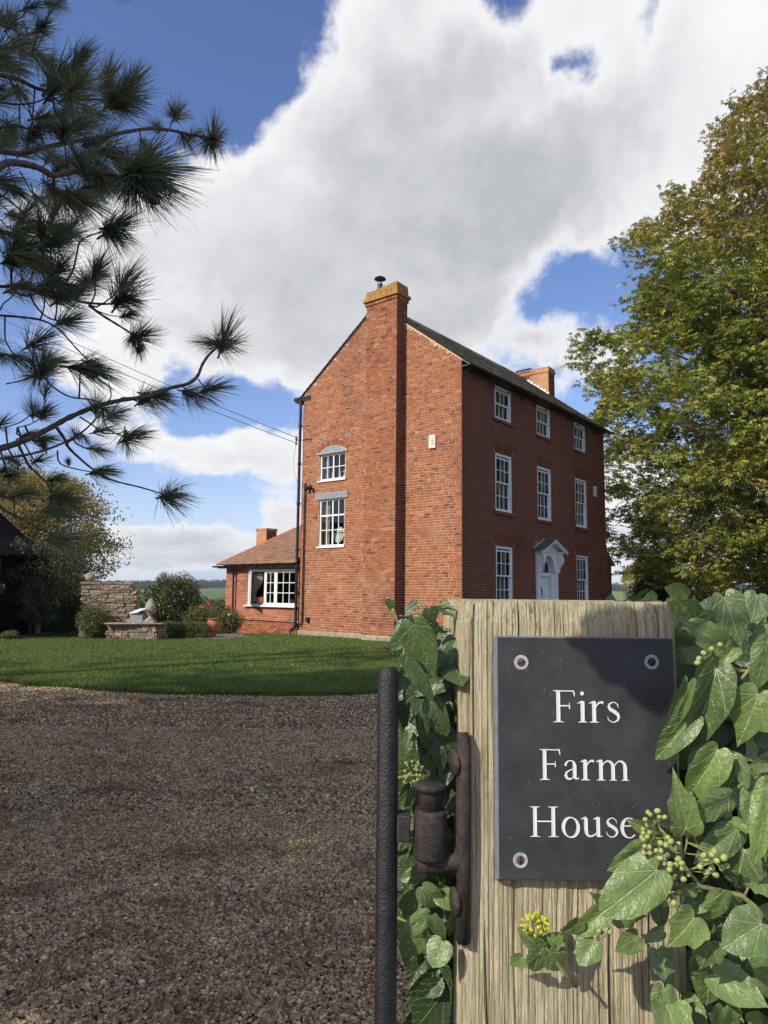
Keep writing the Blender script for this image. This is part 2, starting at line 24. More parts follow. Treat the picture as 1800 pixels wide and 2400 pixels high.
TF=[[-0.998,4.2,3.015,-0.962,4.196,3.131,0.218],[-0.998,4.2,3.015,-0.882,4.209,3.025,0.161],[-1.047,4.2,3.01,-1.138,4.208,3.032,0.142],[-1.054,4.1,2.689,-0.958,4.072,2.711,0.175],[-1.162,4.1,2.673,-1.099,4.149,2.673,0.157],[-1.371,4.05,2.633,-1.288,4.118,2.623,0.182],[-1.4,4.0,2.599,-1.337,4.052,2.681,0.153],[-1.316,4.05,2.652,-1.195,3.958,2.646,0.1],[-1.329,4.3,2.082,-1.212,4.231,2.103,0.208],[-1.328,4.3,2.072,-1.261,4.244,2.036,0.087],[-1.443,3.9,2.351,-1.338,3.848,2.394,0.167],[-1.453,3.9,2.36,-1.445,3.915,2.29,0.123],[-1.901,3.8,2.696,-1.86,3.739,2.78,0.18],[-1.892,3.8,2.696,-1.846,3.825,2.764,0.146],[-1.611,3.9,2.154,-1.52,3.869,2.172,0.149],[-1.797,3.9,2.004,-1.696,3.873,1.984,0.167],[-1.797,3.9,1.782,-1.706,3.942,1.804,0.185],[-1.931,4.5,2.979,-1.883,4.589,2.987,0.162],[-1.564,4.3,3.082,-1.455,4.238,3.101,0.184],[-1.564,4.3,3.072,-1.509,4.27,2.979,0.145],[-1.585,4.3,3.092,-1.658,4.396,3.064,0.107],[-1.643,4.2,3.284,-1.563,4.143,3.357,0.227],[-1.643,4.2,3.284,-1.497,4.105,3.27,0.189],[-1.642,4.3,3.227,-1.551,4.238,3.234,0.145],[-1.786,4.2,3.463,-1.82,4.265,3.599,0.142],[-1.863,4.2,3.41,-1.907,4.246,3.505,0.142],[-1.842,3.9,3.02,-1.793,3.988,3.089,0.185],[-1.857,3.7,3.153,-1.762,3.699,3.172,0.183],[-1.84,3.8,3.133,-1.719,3.708,3.122,0.171],[-2.249,4.0,2.857,-2.171,3.961,2.826,0.099],[-2.037,4.0,2.735,-2.142,4.044,2.728,0.117],[-1.985,3.9,2.491,-1.984,3.879,2.568,0.114],[-1.926,3.9,2.483,-1.869,3.828,2.546,0.123],[-1.921,3.9,2.612,-1.899,3.875,2.66,0.105],[-1.953,3.9,2.483,-1.879,3.893,2.5,0.097],[-1.607,3.842,2.499,-1.606,3.832,2.55,0.113],[-1.527,3.755,2.476,-1.428,3.66,2.418,0.127],[-1.584,4.013,2.506,-1.549,4.06,2.557,0.136],[-1.715,3.867,2.35,-1.71,3.79,2.377,0.096],[-1.659,3.818,2.339,-1.626,3.83,2.297,0.086],[-2.107,4.058,2.388,-2.06,4.054,2.407,0.11],[-2.019,4.089,2.377,-1.985,4.095,2.388,0.111],[-1.574,3.772,2.259,-1.531,3.795,2.256,0.102],[-1.623,3.94,2.395,-1.568,3.96,2.418,0.115],[-1.989,3.99,2.226,-1.88,3.894,2.227,0.153],[-2.046,3.875,2.203,-2.116,3.935,2.241,0.157],[-2.012,3.755,2.103,-1.905,3.664,2.098,0.152],[-2.074,3.773,2.123,-2.002,3.73,2.142,0.128],[-1.753,3.874,2.197,-1.739,3.837,2.226,0.061],[-1.874,3.954,2.119,-1.764,3.888,2.128,0.143],[-2.023,3.838,2.011,-1.99,3.873,2.034,0.147],[-2.145,3.918,2.021,-2.161,4.009,2.07,0.124],[-1.906,4.074,2.036,-1.785,4.026,2.067,0.156],[-1.832,3.834,1.925,-1.766,3.842,1.926,0.138],[-2.174,3.918,2.42,-2.108,3.891,2.451,0.115],[-1.975,4.045,2.321,-1.968,3.984,2.373,0.109],[-1.922,4.6,4.92,-1.809,4.594,5.05,0.28],[-1.916,4.6,4.921,-1.744,4.524,4.901,0.259],[-1.916,4.6,4.908,-1.854,4.677,4.905,0.166],[-1.828,4.65,5.032,-1.787,4.669,5.22,0.23],[-1.94,4.6,4.944,-1.919,4.698,5.142,0.207],[-1.143,4.3,4.414,-1.029,4.129,4.32,0.165],[-1.157,4.35,4.448,-1.117,4.292,4.309,0.176],[-1.157,4.35,4.448,-1.13,4.269,4.515,0.176],[-1.191,4.4,4.47,-1.205,4.31,4.331,0.149],[-1.309,4.4,4.503,-1.277,4.464,4.616,0.129],[-1.374,4.3,4.59,-1.354,4.375,4.735,0.165],[-1.389,4.3,4.578,-1.396,4.216,4.595,0.116],[-1.49,4.3,4.499,-1.566,4.388,4.64,0.116],[-1.346,4.35,4.468,-1.33,4.407,4.462,0.147],[-1.31,3.5,3.688,-1.193,3.521,3.738,0.315],[-1.309,3.5,3.679,-1.119,3.409,3.606,0.292],[-1.301,3.5,3.688,-1.239,3.453,3.765,0.237],[-1.317,3.5,3.661,-1.182,3.411,3.538,0.237],[-1.342,3.5,3.652,-1.301,3.495,3.534,0.189],[-1.321,3.6,3.751,-1.256,3.673,3.891,0.203],[-1.299,3.45,3.639,-1.209,3.392,3.552,0.256],[-1.519,3.35,3.6,-1.482,3.344,3.699,0.128],[-1.535,3.35,3.595,-1.553,3.306,3.665,0.143],[-1.701,3.6,3.609,-1.623,3.638,3.614,0.211],[-1.701,3.6,3.604,-1.695,3.692,3.57,0.162],[-1.972,3.9,3.48,-1.912,3.978,3.58,0.211],[-2.1,3.9,3.449,-1.99,3.858,3.496,0.193],[-1.732,4.2,3.741,-1.621,4.183,3.817,0.218],[-1.732,4.2,3.741,-1.554,4.101,3.679,0.227],[-1.722,4.2,3.741,-1.651,4.206,3.671,0.142],[-1.889,4.0,4.295,-1.85,4.071,4.461,0.225],[-1.889,4.0,4.295,-1.805,4.069,4.376,0.18],[-1.685,4.2,4.167,-1.614,4.114,4.176,0.123],[-1.985,4.6,5.053,-1.959,4.587,5.176,0.197],[-1.987,4.6,4.992,-1.996,4.516,4.952,0.114],[-2.134,4.2,4.74,-2.032,4.185,4.851,0.284],[-2.134,4.2,4.74,-2.044,4.283,4.851,0.246],[-2.033,4.25,4.904,-1.967,4.207,4.981,0.182],[-2.135,4.2,4.751,-2.198,4.269,4.917,0.189],[-2.415,4.269,5.039,-2.329,4.332,5.175,0.24],[-2.191,3.741,4.742,-2.191,3.825,4.928,0.185],[-2.55,4.246,5.201,-2.55,4.346,5.347,0.21],[-1.942,3.607,4.598,-1.824,3.508,4.589,0.163],[-2.122,3.804,4.9,-2.051,3.808,4.935,0.137],[-1.986,3.897,5.059,-1.887,3.815,4.964,0.079],[-2.121,4.048,5.152,-2.057,4.082,5.173,0.119],[-1.703,4.041,5.239,-1.641,4.043,5.197,0.1],[-2.254,3.985,4.804,-2.202,4.022,4.772,0.18],[-2.176,3.645,4.492,-2.111,3.632,4.424,0.148],[-2.189,3.695,4.298,-2.089,3.616,4.239,0.133],[-2.328,4.133,4.632,-2.236,4.098,4.563,0.149],[-2.201,3.838,4.167,-2.132,3.793,4.038,0.173],[-2.161,4.011,4.237,-2.069,3.935,4.277,0.181],[-2.376,4.049,4.25,-2.268,3.963,4.192,0.164],[-2.328,4.269,4.379,-2.188,4.2,4.313,0.163],[-1.788,4.137,4.296,-1.717,4.146,4.389,0.168],[-1.759,3.897,4.113,-1.668,3.858,4.117,0.14],[-2.241,3.852,3.849,-2.189,3.903,3.912,0.174],[-2.248,3.967,3.87,-2.194,3.975,3.855,0.161],[-1.933,3.773,3.93,-1.913,3.798,4.015,0.128],[-1.866,3.719,3.706,-1.886,3.716,3.628,0.134],[-1.743,4.056,4.064,-1.664,4.065,3.967,0.183],[-1.795,4.006,3.97,-1.719,4.02,3.888,0.19],[-2.106,3.736,3.581,-2.122,3.827,3.642,0.135],[-2.349,4.079,3.659,-2.285,4.124,3.653,0.184],[-2.132,4.269,3.881,-2.112,4.259,3.951,0.125],[-2.14,3.833,3.348,-2.039,3.794,3.349,0.19],[-1.973,3.821,3.363,-1.871,3.781,3.326,0.189],[-1.869,3.821,3.289,-1.774,3.763,3.337,0.172],[-1.694,3.939,3.346,-1.644,3.897,3.404,0.16],[-1.501,3.858,3.234,-1.472,3.891,3.326,0.2],[-1.882,3.821,4.238,-1.876,3.893,4.372,0.138],[-1.536,4.158,4.292,-1.47,4.124,4.205,0.141]]
CN=[[-1.888,4.5,2.92,0.045],[-1.868,4.5,2.969,0.04],[-1.529,4.28,3.018,0.045],[-1.131,4.25,4.413,0.035],[-1.202,3.45,3.517,0.055],[-1.265,3.5,3.72,0.05]]
SKY=[[3.36,34.19,14.83,11.38,0,1.5],[-10.31,27.16,10.34,9.31,0,1.3],[-16.59,21.66,8.97,5.86,0,1.1],[3.4,25.79,11.38,5.52,0,1.2],[17.57,32.55,14.48,6.9,-30,0.85],[28.82,36.14,8.97,10.34,0,0.85],[-7.29,21.16,11.38,3.79,0,0.9],[-2.33,40.99,4.14,3.79,0,0.5],[-20.92,38.5,14.48,7.93,0,-1.6],[-13.04,40.21,5.86,6.9,0,-1.0],[14.95,22.73,6.55,3.28,-20,-1.0],[16.02,37.51,2.59,1.9,0,-1.1],[20.81,38.33,1.9,4.14,0,-0.95],[8.93,41.67,2.07,2.07,0,-0.6],[25.63,38.29,2.07,2.07,0,-0.5],[-17.5,5.89,2.41,0.97,0,-0.8],[-11.63,5.43,1.55,1.55,0,-0.9],[-14.88,12.82,2.07,1.03,0,-0.7],[4.84,22.0,4.14,1.72,0,0.5],[13.86,18.72,5.52,3.1,0,0.8],[-11.96,15.33,4.48,3.1,0,-0.9],[-23.39,12.74,8.62,2.41,0,-0.45],[-16.29,7.43,10.34,2.07,0,-1.0],[-9.84,13.12,2.76,2.76,0,-0.2],[-10.45,10.56,4.83,2.59,0,1.4],[-20.3,12.08,6.9,1.55,0,0.75],[-8.29,6.72,2.76,1.03,0,0.9],[-19.92,4.32,4.14,2.59,0,1.2],[-14.53,4.0,3.79,2.41,0,1.2],[-8.91,4.31,3.1,2.59,0,1.2],[-16.69,1.96,31.03,1.21,0,0.45],[17.85,7.06,4.14,4.14,0,1.0],[24.42,4.62,8.62,4.14,0,0.9],[-23.56,15.85,4.14,2.07,0,0.7],[-16.27,6.94,3.1,1.03,0,-0.9],[-25.44,7.84,3.45,1.03,0,-0.6]]
GREY=[[5.2,27.58,14.48,8.97,0,0.55],[-10.22,24.74,8.97,5.17,0,0.5],[-0.14,19.1,14.48,3.1,0,0.35],[19.29,33.62,10.34,5.52,0,0.2],[1.86,36.85,5.86,2.41,0,0.22],[3.37,32.82,6.9,2.07,0,0.15],[-9.01,8.06,4.48,1.03,0,0.4],[-17.32,1.78,14.48,1.03,0,0.5],[-16.13,3.79,4.14,0.76,0,0.3],[13.85,18.4,5.52,2.07,0,0.2],[-16.56,21.05,6.9,2.76,0,-0.1]]
# ------------------------------------------------------------------ sky and sun
SUN_EL=35.0; SUN_AZ=-130.5      # azimuth clockwise from +Y
sundir=Vector((math.sin(R(SUN_AZ))*math.cos(R(SUN_EL)),math.cos(R(SUN_AZ))*math.cos(R(SUN_EL)),math.sin(R(SUN_EL))))
W=bpy.data.worlds.new('World'); sc.world=W; W.use_nodes=True
nt=W.node_tree; nt.nodes.clear()
class NB:
    """tiny helper for building node graphs"""
    def __init__(s,nt): s.nt=nt
    def n(s,t,**k):
        o=s.nt.nodes.new(t)
        for a,b in k.items(): setattr(o,a,b)
        return o
    def link(s,a,b): s.nt.links.new(a,b)
    def put(s,sock,v):
        if hasattr(v,'links') or isinstance(v,bpy.types.NodeSocket): s.link(v,sock)
        else: sock.default_value=v
    def m(s,op,a,b=None,c=None,clamp=False):
        o=s.n('ShaderNodeMath',operation=op,use_clamp=clamp); s.put(o.inputs[0],a)
        if b is not None: s.put(o.inputs[1],b)
        if c is not None: s.put(o.inputs[2],c)
        return o.outputs[0]
    def vm(s,op,a,b=None,sc=None):
        o=s.n('ShaderNodeVectorMath',operation=op); s.put(o.inputs[0],a)
        if b is not None: s.put(o.inputs[1],b)
        if sc is not None: s.put(o.inputs['Scale'],sc)
        return o.outputs[0]
    def noise(s,vec,scale,detail=4,rough=.55,dist=0,col=False):
        o=s.n('ShaderNodeTexNoise'); 
        if vec is not None: s.link(vec,o.inputs['Vector'])
        o.inputs['Scale'].default_value=scale; o.inputs['Detail'].default_value=detail
        o.inputs['Roughness'].default_value=rough; o.inputs['Distortion'].default_value=dist
        return o.outputs['Color' if col else 'Fac']
    def mr(s,v,a,b,c=0.,d=1.,smooth=False):
        o=s.n('ShaderNodeMapRange'); s.put(o.inputs[0],v)
        if smooth: o.interpolation_type='SMOOTHSTEP'
        for i,x in enumerate((a,b,c,d)): s.put(o.inputs[i+1],x)
        return o.outputs[0]
    def mix(s,f,a,b,bt='MIX'):
        o=s.n('ShaderNodeMix',data_type='RGBA',blend_type=bt); s.put(o.inputs[0],f); s.put(o.inputs[6],a if not isinstance(a,tuple) or len(a)==4 else a+(1,)); s.put(o.inputs[7],b if not isinstance(b,tuple) or len(b)==4 else b+(1,))
        return o.outputs[2]
    def ramp(s,f,stops):
        o=s.n('ShaderNodeValToRGB'); s.put(o.inputs[0],f); cr=o.color_ramp
        while len(cr.elements)<len(stops): cr.elements.new(.5)
        for e,(p,c) in zip(cr.elements,stops): e.position=p; e.color=tuple(c)+(1,) if len(c)==3 else c
        return o.outputs[0]
b=NB(nt)
wout=b.n('ShaderNodeOutputWorld'); bg=b.n('ShaderNodeBackground'); bg2=b.n('ShaderNodeBackground'); mixs=b.n('ShaderNodeMixShader')
sky=b.n('ShaderNodeTexSky',sky_type='NISHITA'); sky.sun_disc=False
sky.sun_elevation=R(SUN_EL); sky.sun_rotation=R(SUN_AZ); sky.air_density=1.0; sky.dust_density=0.6; sky.ozone_density=2.0
tc=b.n('ShaderNodeTexCoord'); D=tc.outputs['Generated']
sep=b.n('ShaderNodeSeparateXYZ'); b.link(D,sep.inputs[0]); dx,dy,dz=sep.outputs
# warp the direction a little so cloud edges billow
w1=b.noise(D,5.0,6,.6,col=True); w2=b.vm('SUBTRACT',w1,(.5,.5,.5)); Dw=b.vm('MULTIPLY_ADD',w2,(.13,.13,.13)); 
Dw.node.inputs[2].default_value=(0,0,0); b.link(D,Dw.node.inputs[2])
sepw=b.n('ShaderNodeSeparateXYZ'); b.link(Dw,sepw.inputs[0]); wx,wy,wz=sepw.outputs
az=b.m('MULTIPLY',b.m('ARCTAN2',wx,wy),57.2958); el=b.m('MULTIPLY',b.m('ARCSINE',wz),57.2958)
F=None
for a0,e0,ra,re_,an,am in SKY:
    ca,sa=math.cos(R(an)),math.sin(R(an))
    u=b.m('SUBTRACT',az,a0); v=b.m('SUBTRACT',el,e0)
    uu=b.m('MULTIPLY_ADD',v,-sa/ra,b.m('MULTIPLY',u,ca/ra)) if an else b.m('MULTIPLY',u,1/ra)
    vv=b.m('MULTIPLY_ADD',u,sa/re_,b.m('MULTIPLY',v,ca/re_)) if an else b.m('MULTIPLY',v,1/re_)
    q=b.m('ADD',b.m('MULTIPLY',uu,uu),b.m('MULTIPLY',vv,vv))
    g=b.m('MULTIPLY',b.m('EXPONENT',b.m('MULTIPLY',q,-1.0)),am)
    F=g if F is None else b.m('ADD',F,g)
# flatten noise towards the horizon so far clouds look layered
zz=b.m('MULTIPLY',dz,1.0)
stretch=b.n('ShaderNodeCombineXYZ'); b.link(dx,stretch.inputs[0]); b.link(dy,stretch.inputs[1]); b.link(b.m('MULTIPLY',b.m('LOGARITHM',b.m('MAXIMUM',b.m('ADD',dz,.07),.01),2.71828),.50),stretch.inputs[2])
n1=b.noise(stretch.outputs[0],3.4,10,.60,.10); n2=b.noise(stretch.outputs[0],10.0,10,.64,.05); n3=b.noise(stretch.outputs[0],1.3,3,.5)
away=b.mr(dy,.15,.55,1,0)    # no measured cloud there: ordinary broken cloud like the part in view
F=b.m('ADD',F,b.m('MULTIPLY',away,b.mr(n3,.38,.60,-.5,.9)))
F=b.m('ADD',F,b.m('MULTIPLY',b.m('SUBTRACT',n1,.5),2.3))
F=b.m('ADD',F,b.m('MULTIPLY',b.m('SUBTRACT',n2,.5),2.0))
mask=b.mr(F,.06,.66,0,1,True)
n4=b.noise(stretch.outputs[0],3.6,10,.60,.12); n5=b.noise(stretch.outputs[0],11,10,.70)
body=b.mr(F,.25,1.5,0,1,True)
sh=b.m('ADD',b.mr(n4,.36,.62,0,1,True),b.m('MULTIPLY',b.m('SUBTRACT',n5,.5),1.5))
G=None
for a0,e0,ra,re_,an,am in GREY:
    u=b.m('MULTIPLY',b.m('SUBTRACT',az,a0),1/ra); v=b.m('MULTIPLY',b.m('SUBTRACT',el,e0),1/re_)
    g=b.m('MULTIPLY',b.m('EXPONENT',b.m('MULTIPLY',b.m('ADD',b.m('MULTIPLY',u,u),b.m('MULTIPLY',v,v)),-1.0)),am); G=g if G is None else b.m('ADD',G,g)
G=b.m('ADD',G,b.m('MULTIPLY',away,.22))
dens=b.m('MULTIPLY',body,b.m('ADD',b.m('MULTIPLY',b.m('SUBTRACT',1.0,sh),.55),G),clamp=True)
ccol=b.ramp(dens,[(0,(.86,.87,.88)),(.25,(.75,.76,.775)),(.6,(.60,.615,.64)),(1,(.47,.485,.51))])
hz=b.mr(dz,.0,.12,.25,0)
ccol=b.mix(hz,ccol,(.60,.70,.82))
hsv=b.n('ShaderNodeHueSaturation'); hsv.inputs['Saturation'].default_value=1.14; hsv.inputs['Value'].default_value=1.0
b.link(sky.outputs[0],hsv.inputs['Color'])
tint=b.vm('MULTIPLY',hsv.outputs[0],(1.10,.95,1.06))
skc=b.mix(b.mr(dz,-.02,.16,.85,0,True),tint,(3.0,4.2,5.6))
b.link(skc,bg.inputs[0]); bg.inputs[1].default_value=.15
b.link(ccol,bg2.inputs[0]); bg2.inputs[1].default_value=1.0
b.link(mask,mixs.inputs[0]); b.link(bg.outputs[0],mixs.inputs[1]); b.link(bg2.outputs[0],mixs.inputs[2]); b.link(mixs.outputs[0],wout.inputs[0])
W.cycles.sampling_method='MANUAL'; W.cycles.sample_map_resolution=512
sl=bpy.data.lights.new('sun','SUN'); sl.energy=4.2; sl.angle=R(.53); sl.color=(1,.93,.82)
so=bpy.data.objects.new('sun',sl); COL.objects.link(so); so.rotation_euler=sundir.to_track_quat('Z','Y').to_euler(); so.location=(0,0,30)
sc.view_settings.view_transform='Standard'; sc.view_settings.look='None'; sc.view_settings.gamma=1; sc.view_settings.exposure=.14; sc.view_settings.use_curve_mapping=False
sc.cycles.max_bounces=6; sc.cycles.transparent_max_bounces=8; sc.cycles.use_denoising=True; sc.cycles.volume_bounces=0
# ------------------------------------------------------------------ mesh helpers
def setp(o,label=None,cat=None,group=None,kind=None):
    if label: o['label']=label
    if cat: o['category']=cat
    if group: o['group']=group
    if kind: o['kind']=kind
    return o
def empty(name,label,cat,loc=(0,0,0),rz=0,group=None,kind=None):
    o=bpy.data.objects.new(name,None); COL.objects.link(o); o.location=loc; o.rotation_euler=(0,0,rz); o.empty_display_size=.1
    return setp(o,label,cat,group,kind)
def link(name,me,parent=None,mat=None):
    if mat is not None and not me.materials: me.materials.append(mat)
    o=bpy.data.objects.new(name,me); COL.objects.link(o)
    if parent: o.parent=parent
    return o
class MB:
    """collects polygons; build() links them as one mesh object"""
    def __init__(s): s.v=[];s.f=[];s.r=[];s.mi=[]
    def add(s,vs,fs,rnd=None,mi=0):
        k=len(s.v); s.v+= [tuple(q) for q in vs]; s.f+=[tuple(i+k for i in f) for f in fs]
        rnd=random.random() if rnd is None else rnd
        s.r+=[rnd]*len(fs); s.mi+=[mi]*len(fs); return s
    def box(s,a,c,rnd=None,j=0,skip=(),mi=0,M=None):
        x0,y0,z0=a;x1,y1,z1=c
        vs=[(x0,y0,z0),(x1,y0,z0),(x1,y1,z0),(x0,y1,z0),(x0,y0,z1),(x1,y0,z1),(x1,y1,z1),(x0,y1,z1)]
        if j: vs=[(p[0]+random.uniform(-j,j),p[1]+random.uniform(-j,j),p[2]+random.uniform(-j,j)) for p in vs]
        if M is not None: vs=[tuple(M@Vector(p)) for p in vs]
        fs=[(0,3,2,1),(4,5,6,7),(0,1,5,4),(1,2,6,5),(2,3,7,6),(3,0,4,7)]
        return s.add(vs,[f for i,f in enumerate(fs) if i not in skip],rnd,mi)
    def tube(s,pts,rad,n=8,cap=True,rnd=None,mi=0):
        pts=[Vector(p) for p in pts]; rad=rad if isinstance(rad,(list,tuple)) else [rad]*len(pts)
        vs=[];up_=Vector((.123,.2,.97)).normalized()
        for i,p in enumerate(pts):
            t=(pts[min(i+1,len(pts)-1)]-pts[max(i-1,0)]).normalized()
            a=t.cross(up_); 
            if a.length<.15: a=t.cross(Vector((1,0,0)))
            a.normalize(); c=t.cross(a)
            for k in range(n):
                an=2*math.pi*k/n; vs.append(p+(a*math.cos(an)+c*math.sin(an))*rad[i])
        fs=[(i*n+k,i*n+(k+1)%n,(i+1)*n+(k+1)%n,(i+1)*n+k) for i in range(len(pts)-1) for k in range(n)]
        if cap: fs+=[tuple(range(n))[::-1],tuple((len(pts)-1)*n+k for k in range(n))]
        return s.add(vs,fs,rnd,mi)
    def lathe(s,prof,n=24,o=(0,0,0),rnd=None,fn=None,mi=0):
        vs=[];
        for i,(r,z) in enumerate(prof):
            for k in range(n):
                an=2*math.pi*k/n; rr=r if fn is None else fn(r,z,an,i)
                vs.append((o[0]+rr*math.cos(an),o[1]+rr*math.sin(an),o[2]+z))
        fs=[(i*n+k,i*n+(k+1)%n,(i+1)*n+(k+1)%n,(i+1)*n+k) for i in range(len(prof)-1) for k in range(n)]
        fs+=[tuple(range(n))[::-1],tuple((len(prof)-1)*n+k for k in range(n))]
        return s.add(vs,fs,rnd,mi)
    def build(s,name,mat,parent=None,smooth=False,kind=None,bevel=0,weld=False):
        me=bpy.data.meshes.new(name); me.from_pydata(s.v,[],s.f); 
        at=me.attributes.new('rnd','FLOAT','FACE'); at.data.foreach_set('value',s.r)
        for mm in (mat if isinstance(mat,(list,tuple)) else [mat]): me.materials.append(mm)
        if any(s.mi): me.polygons.foreach_set('material_index',s.mi)
        if smooth: me.polygons.foreach_set('use_smooth',[True]*len(me.polygons))
        me.update()
        o=link(name,me,parent)
        if bevel:
            md=o.modifiers.new('bevel','BEVEL'); md.width=bevel; md.segments=2; md.limit_method='ANGLE'
        if kind: o['kind']=kind
        return o
def npmesh(name,V,F,mat,parent=None,rnd=None,kind=None,smooth=False,uv=None):
    """V (n,3) float, F (m,k) int"""
    me=bpy.data.meshes.new(name); k=F.shape[1]
    me.vertices.add(len(V)); me.vertices.foreach_set('co',np.ascontiguousarray(V,dtype=np.float32).ravel())
    me.loops.add(F.size); me.loops.foreach_set('vertex_index',np.ascontiguousarray(F,dtype=np.int32).ravel())
    me.polygons.add(len(F)); me.polygons.foreach_set('loop_start',np.arange(0,F.size,k,dtype=np.int32))
    try: me.polygons.foreach_set('loop_total',np.full(len(F),k,dtype=np.int32))
    except Exception: pass
    if smooth: me.polygons.foreach_set('use_smooth',np.ones(len(F),bool))
    if rnd is not None:
        at=me.attributes.new('rnd','FLOAT','FACE'); at.data.foreach_set('value',np.ascontiguousarray(rnd,dtype=np.float32))
    if uv is not None:
        at=me.attributes.new('luv','FLOAT2','POINT'); at.data.foreach_set('vector',np.ascontiguousarray(uv,dtype=np.float32).ravel())
    me.update(calc_edges=True)
    o=link(name,me,parent,mat)
    if kind: o['kind']=kind
    return o
def scatter(tv,tf,P,M,S=None):
    """instances of template verts tv (n,3), faces tf at positions P (N,3) with 3x3 M (N,3,3)"""
    N=len(P); n=len(tv)
    V=np.einsum('nij,kj->nki',M,tv)
    if S is not None: V=V*S[:,None,None]
    V=(V+P[:,None,:]).reshape(-1,3)
    F=(tf[None]+(np.arange(N)*n)[:,None,None]).reshape(-1,tf.shape[1])
    return V,F
def randrot(N,tilt=None):
    """random 3x3 matrices; tilt limits the angle away from +z"""
    a=rng.uniform(0,2*np.pi,N)
    if tilt is None:
        q=rng.normal(size=(N,4)); q/=np.linalg.norm(q,axis=1)[:,None]; w,x,y,z=q.T
        return np.stack([1-2*(y*y+z*z),2*(x*y-w*z),2*(x*z+w*y),2*(x*y+w*z),1-2*(x*x+z*z),2*(y*z-w*x),2*(x*z-w*y),2*(y*z+w*x),1-2*(x*x+y*y)],1).reshape(N,3,3)
    t=rng.uniform(0,tilt,N); c,s=np.cos(a),np.sin(a); ph=rng.uniform(0,2*np.pi,N)
    Z=np.zeros(N);O=np.ones(N)
    Rz=np.stack([c,-s,Z,s,c,Z,Z,Z,O],1).reshape(N,3,3)
    ct,st=np.cos(t),np.sin(t); Rx=np.stack([O,Z,Z,Z,ct,-st,Z,st,ct],1).reshape(N,3,3)
    c2,s2=np.cos(ph),np.sin(ph); R2=np.stack([c2,-s2,Z,s2,c2,Z,Z,Z,O],1).reshape(N,3,3)
    return Rz@Rx@R2
def rndface(N,per): return np.repeat(rng.random(N),per)
# ------------------------------------------------------------------ materials
def mat(name,rough=.7,spec=.5):
    m_=bpy.data.materials.new(name); m_.use_nodes=True; t=m_.node_tree
    bs=t.nodes['Principled BSDF']; bs.inputs['Roughness'].default_value=rough; bs.inputs['Specular IOR Level'].default_value=spec
    return m_,NB(t),bs
def attr(b,name='rnd',out='Fac'):
    o=b.n('ShaderNodeAttribute',attribute_name=name); return o.outputs[out]
def frnd(b):
    """a random number per piece, both for joined meshes and for single pieces"""
    oi=b.n('ShaderNodeObjectInfo'); return b.m('FRACT',b.m('ADD',attr(b),oi.outputs['Random']))
def wpos(b): return b.n('ShaderNodeNewGeometry').outputs['Position']
def opos(b): return b.n('ShaderNodeTexCoord').outputs['Object']
def bump(b,bs,h,dist=.01,st=.6):
    o=b.n('ShaderNodeBump'); o.inputs['Distance'].default_value=dist; o.inputs['Strength'].default_value=st
    b.link(h,o.inputs['Height']); b.link(o.outputs[0],bs.inputs['Normal'])
def plain(name,c,rough=.6,var=.12,scale=6,spec=.4,bmp=.002,metal=0):
    m_,b,bs=mat(name,rough,spec); n=b.noise(wpos(b),scale,6,.6)
    f=b.mr(n,.3,.7,1-var,1+var)
    c4=b.n('ShaderNodeRGB'); c4.outputs[0].default_value=tuple(c)+(1,)
    b.link(b.vm('SCALE',c4.outputs[0],sc=f),bs.inputs['Base Color'])
    bs.inputs['Metallic'].default_value=metal
    if bmp: bump(b,bs,b.noise(wpos(b),scale*9,5,.6),bmp,.5)
    return m_
def brick_mat(name,stops,dirt=(.10,.035,.022),pale=(.42,.24,.15)):
    m_,b,bs=mat(name,.86,.2); P=wpos(b)
    c=b.ramp(frnd(b),stops)
    c=b.mix(b.mr(b.noise(P,55,4,.7),.45,.75,0,.38),c,dirt)
    c=b.mix(b.mr(b.noise(P,.55,4,.6),.50,.72,0,.50,True),c,dirt)
    c=b.mix(b.mr(b.noise(P,.9,6,.7),.54,.70,0,.55,True),c,pale); c=b.mix(b.mr(b.noise(P,8,5,.75),.62,.72,0,.22,True),c,tuple(1.25*k_ for k_ in pale))
    b.link(c,bs.inputs['Base Color']); bump(b,bs,b.noise(P,70,5,.7),.004,.8); return m_
M={}
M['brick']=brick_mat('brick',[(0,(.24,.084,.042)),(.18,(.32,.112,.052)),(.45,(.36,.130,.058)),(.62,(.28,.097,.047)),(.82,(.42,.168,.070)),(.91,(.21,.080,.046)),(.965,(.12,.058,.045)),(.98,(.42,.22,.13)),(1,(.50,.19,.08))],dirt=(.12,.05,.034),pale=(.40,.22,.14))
M['brick_shaded']=brick_mat('brick_shaded',[(0,(.155,.053,.031)),(.3,(.19,.066,.038)),(.7,(.165,.058,.033)),(.9,(.22,.083,.047)),(1,(.10,.041,.028))],dirt=(.055,.027,.020),pale=(.19,.09,.06))  # same house brick darkened: shade of the unlit faces put into the colour
M['brick_red']=brick_mat('brick_red',[(0,(.19,.065,.038)),(1,(.24,.085,.05))])
M['brick_wing']=brick_mat('brick_wing',[(0,(.34,.11,.06)),(.5,(.46,.17,.09)),(.85,(.40,.13,.07)),(1,(.18,.08,.06))])
M['brick_far']=brick_mat('brick_far',[(0,(.50,.24,.12)),(.6,(.60,.30,.15)),(1,(.45,.20,.11))])
def mortar_mat(name,c1,c2):
    m_,b,bs=mat(name,.95,.1); P=wpos(b)
    c=b.mix(b.noise(P,2.2,5,.6),c1,c2); c=b.mix(b.mr(b.noise(P,1.0,4,.6),.52,.75,0,.7,True),c,(.25,.17,.12))
    b.link(c,bs.inputs['Base Color']); bump(b,bs,b.noise(P,120,4,.7),.003,.6); return m_
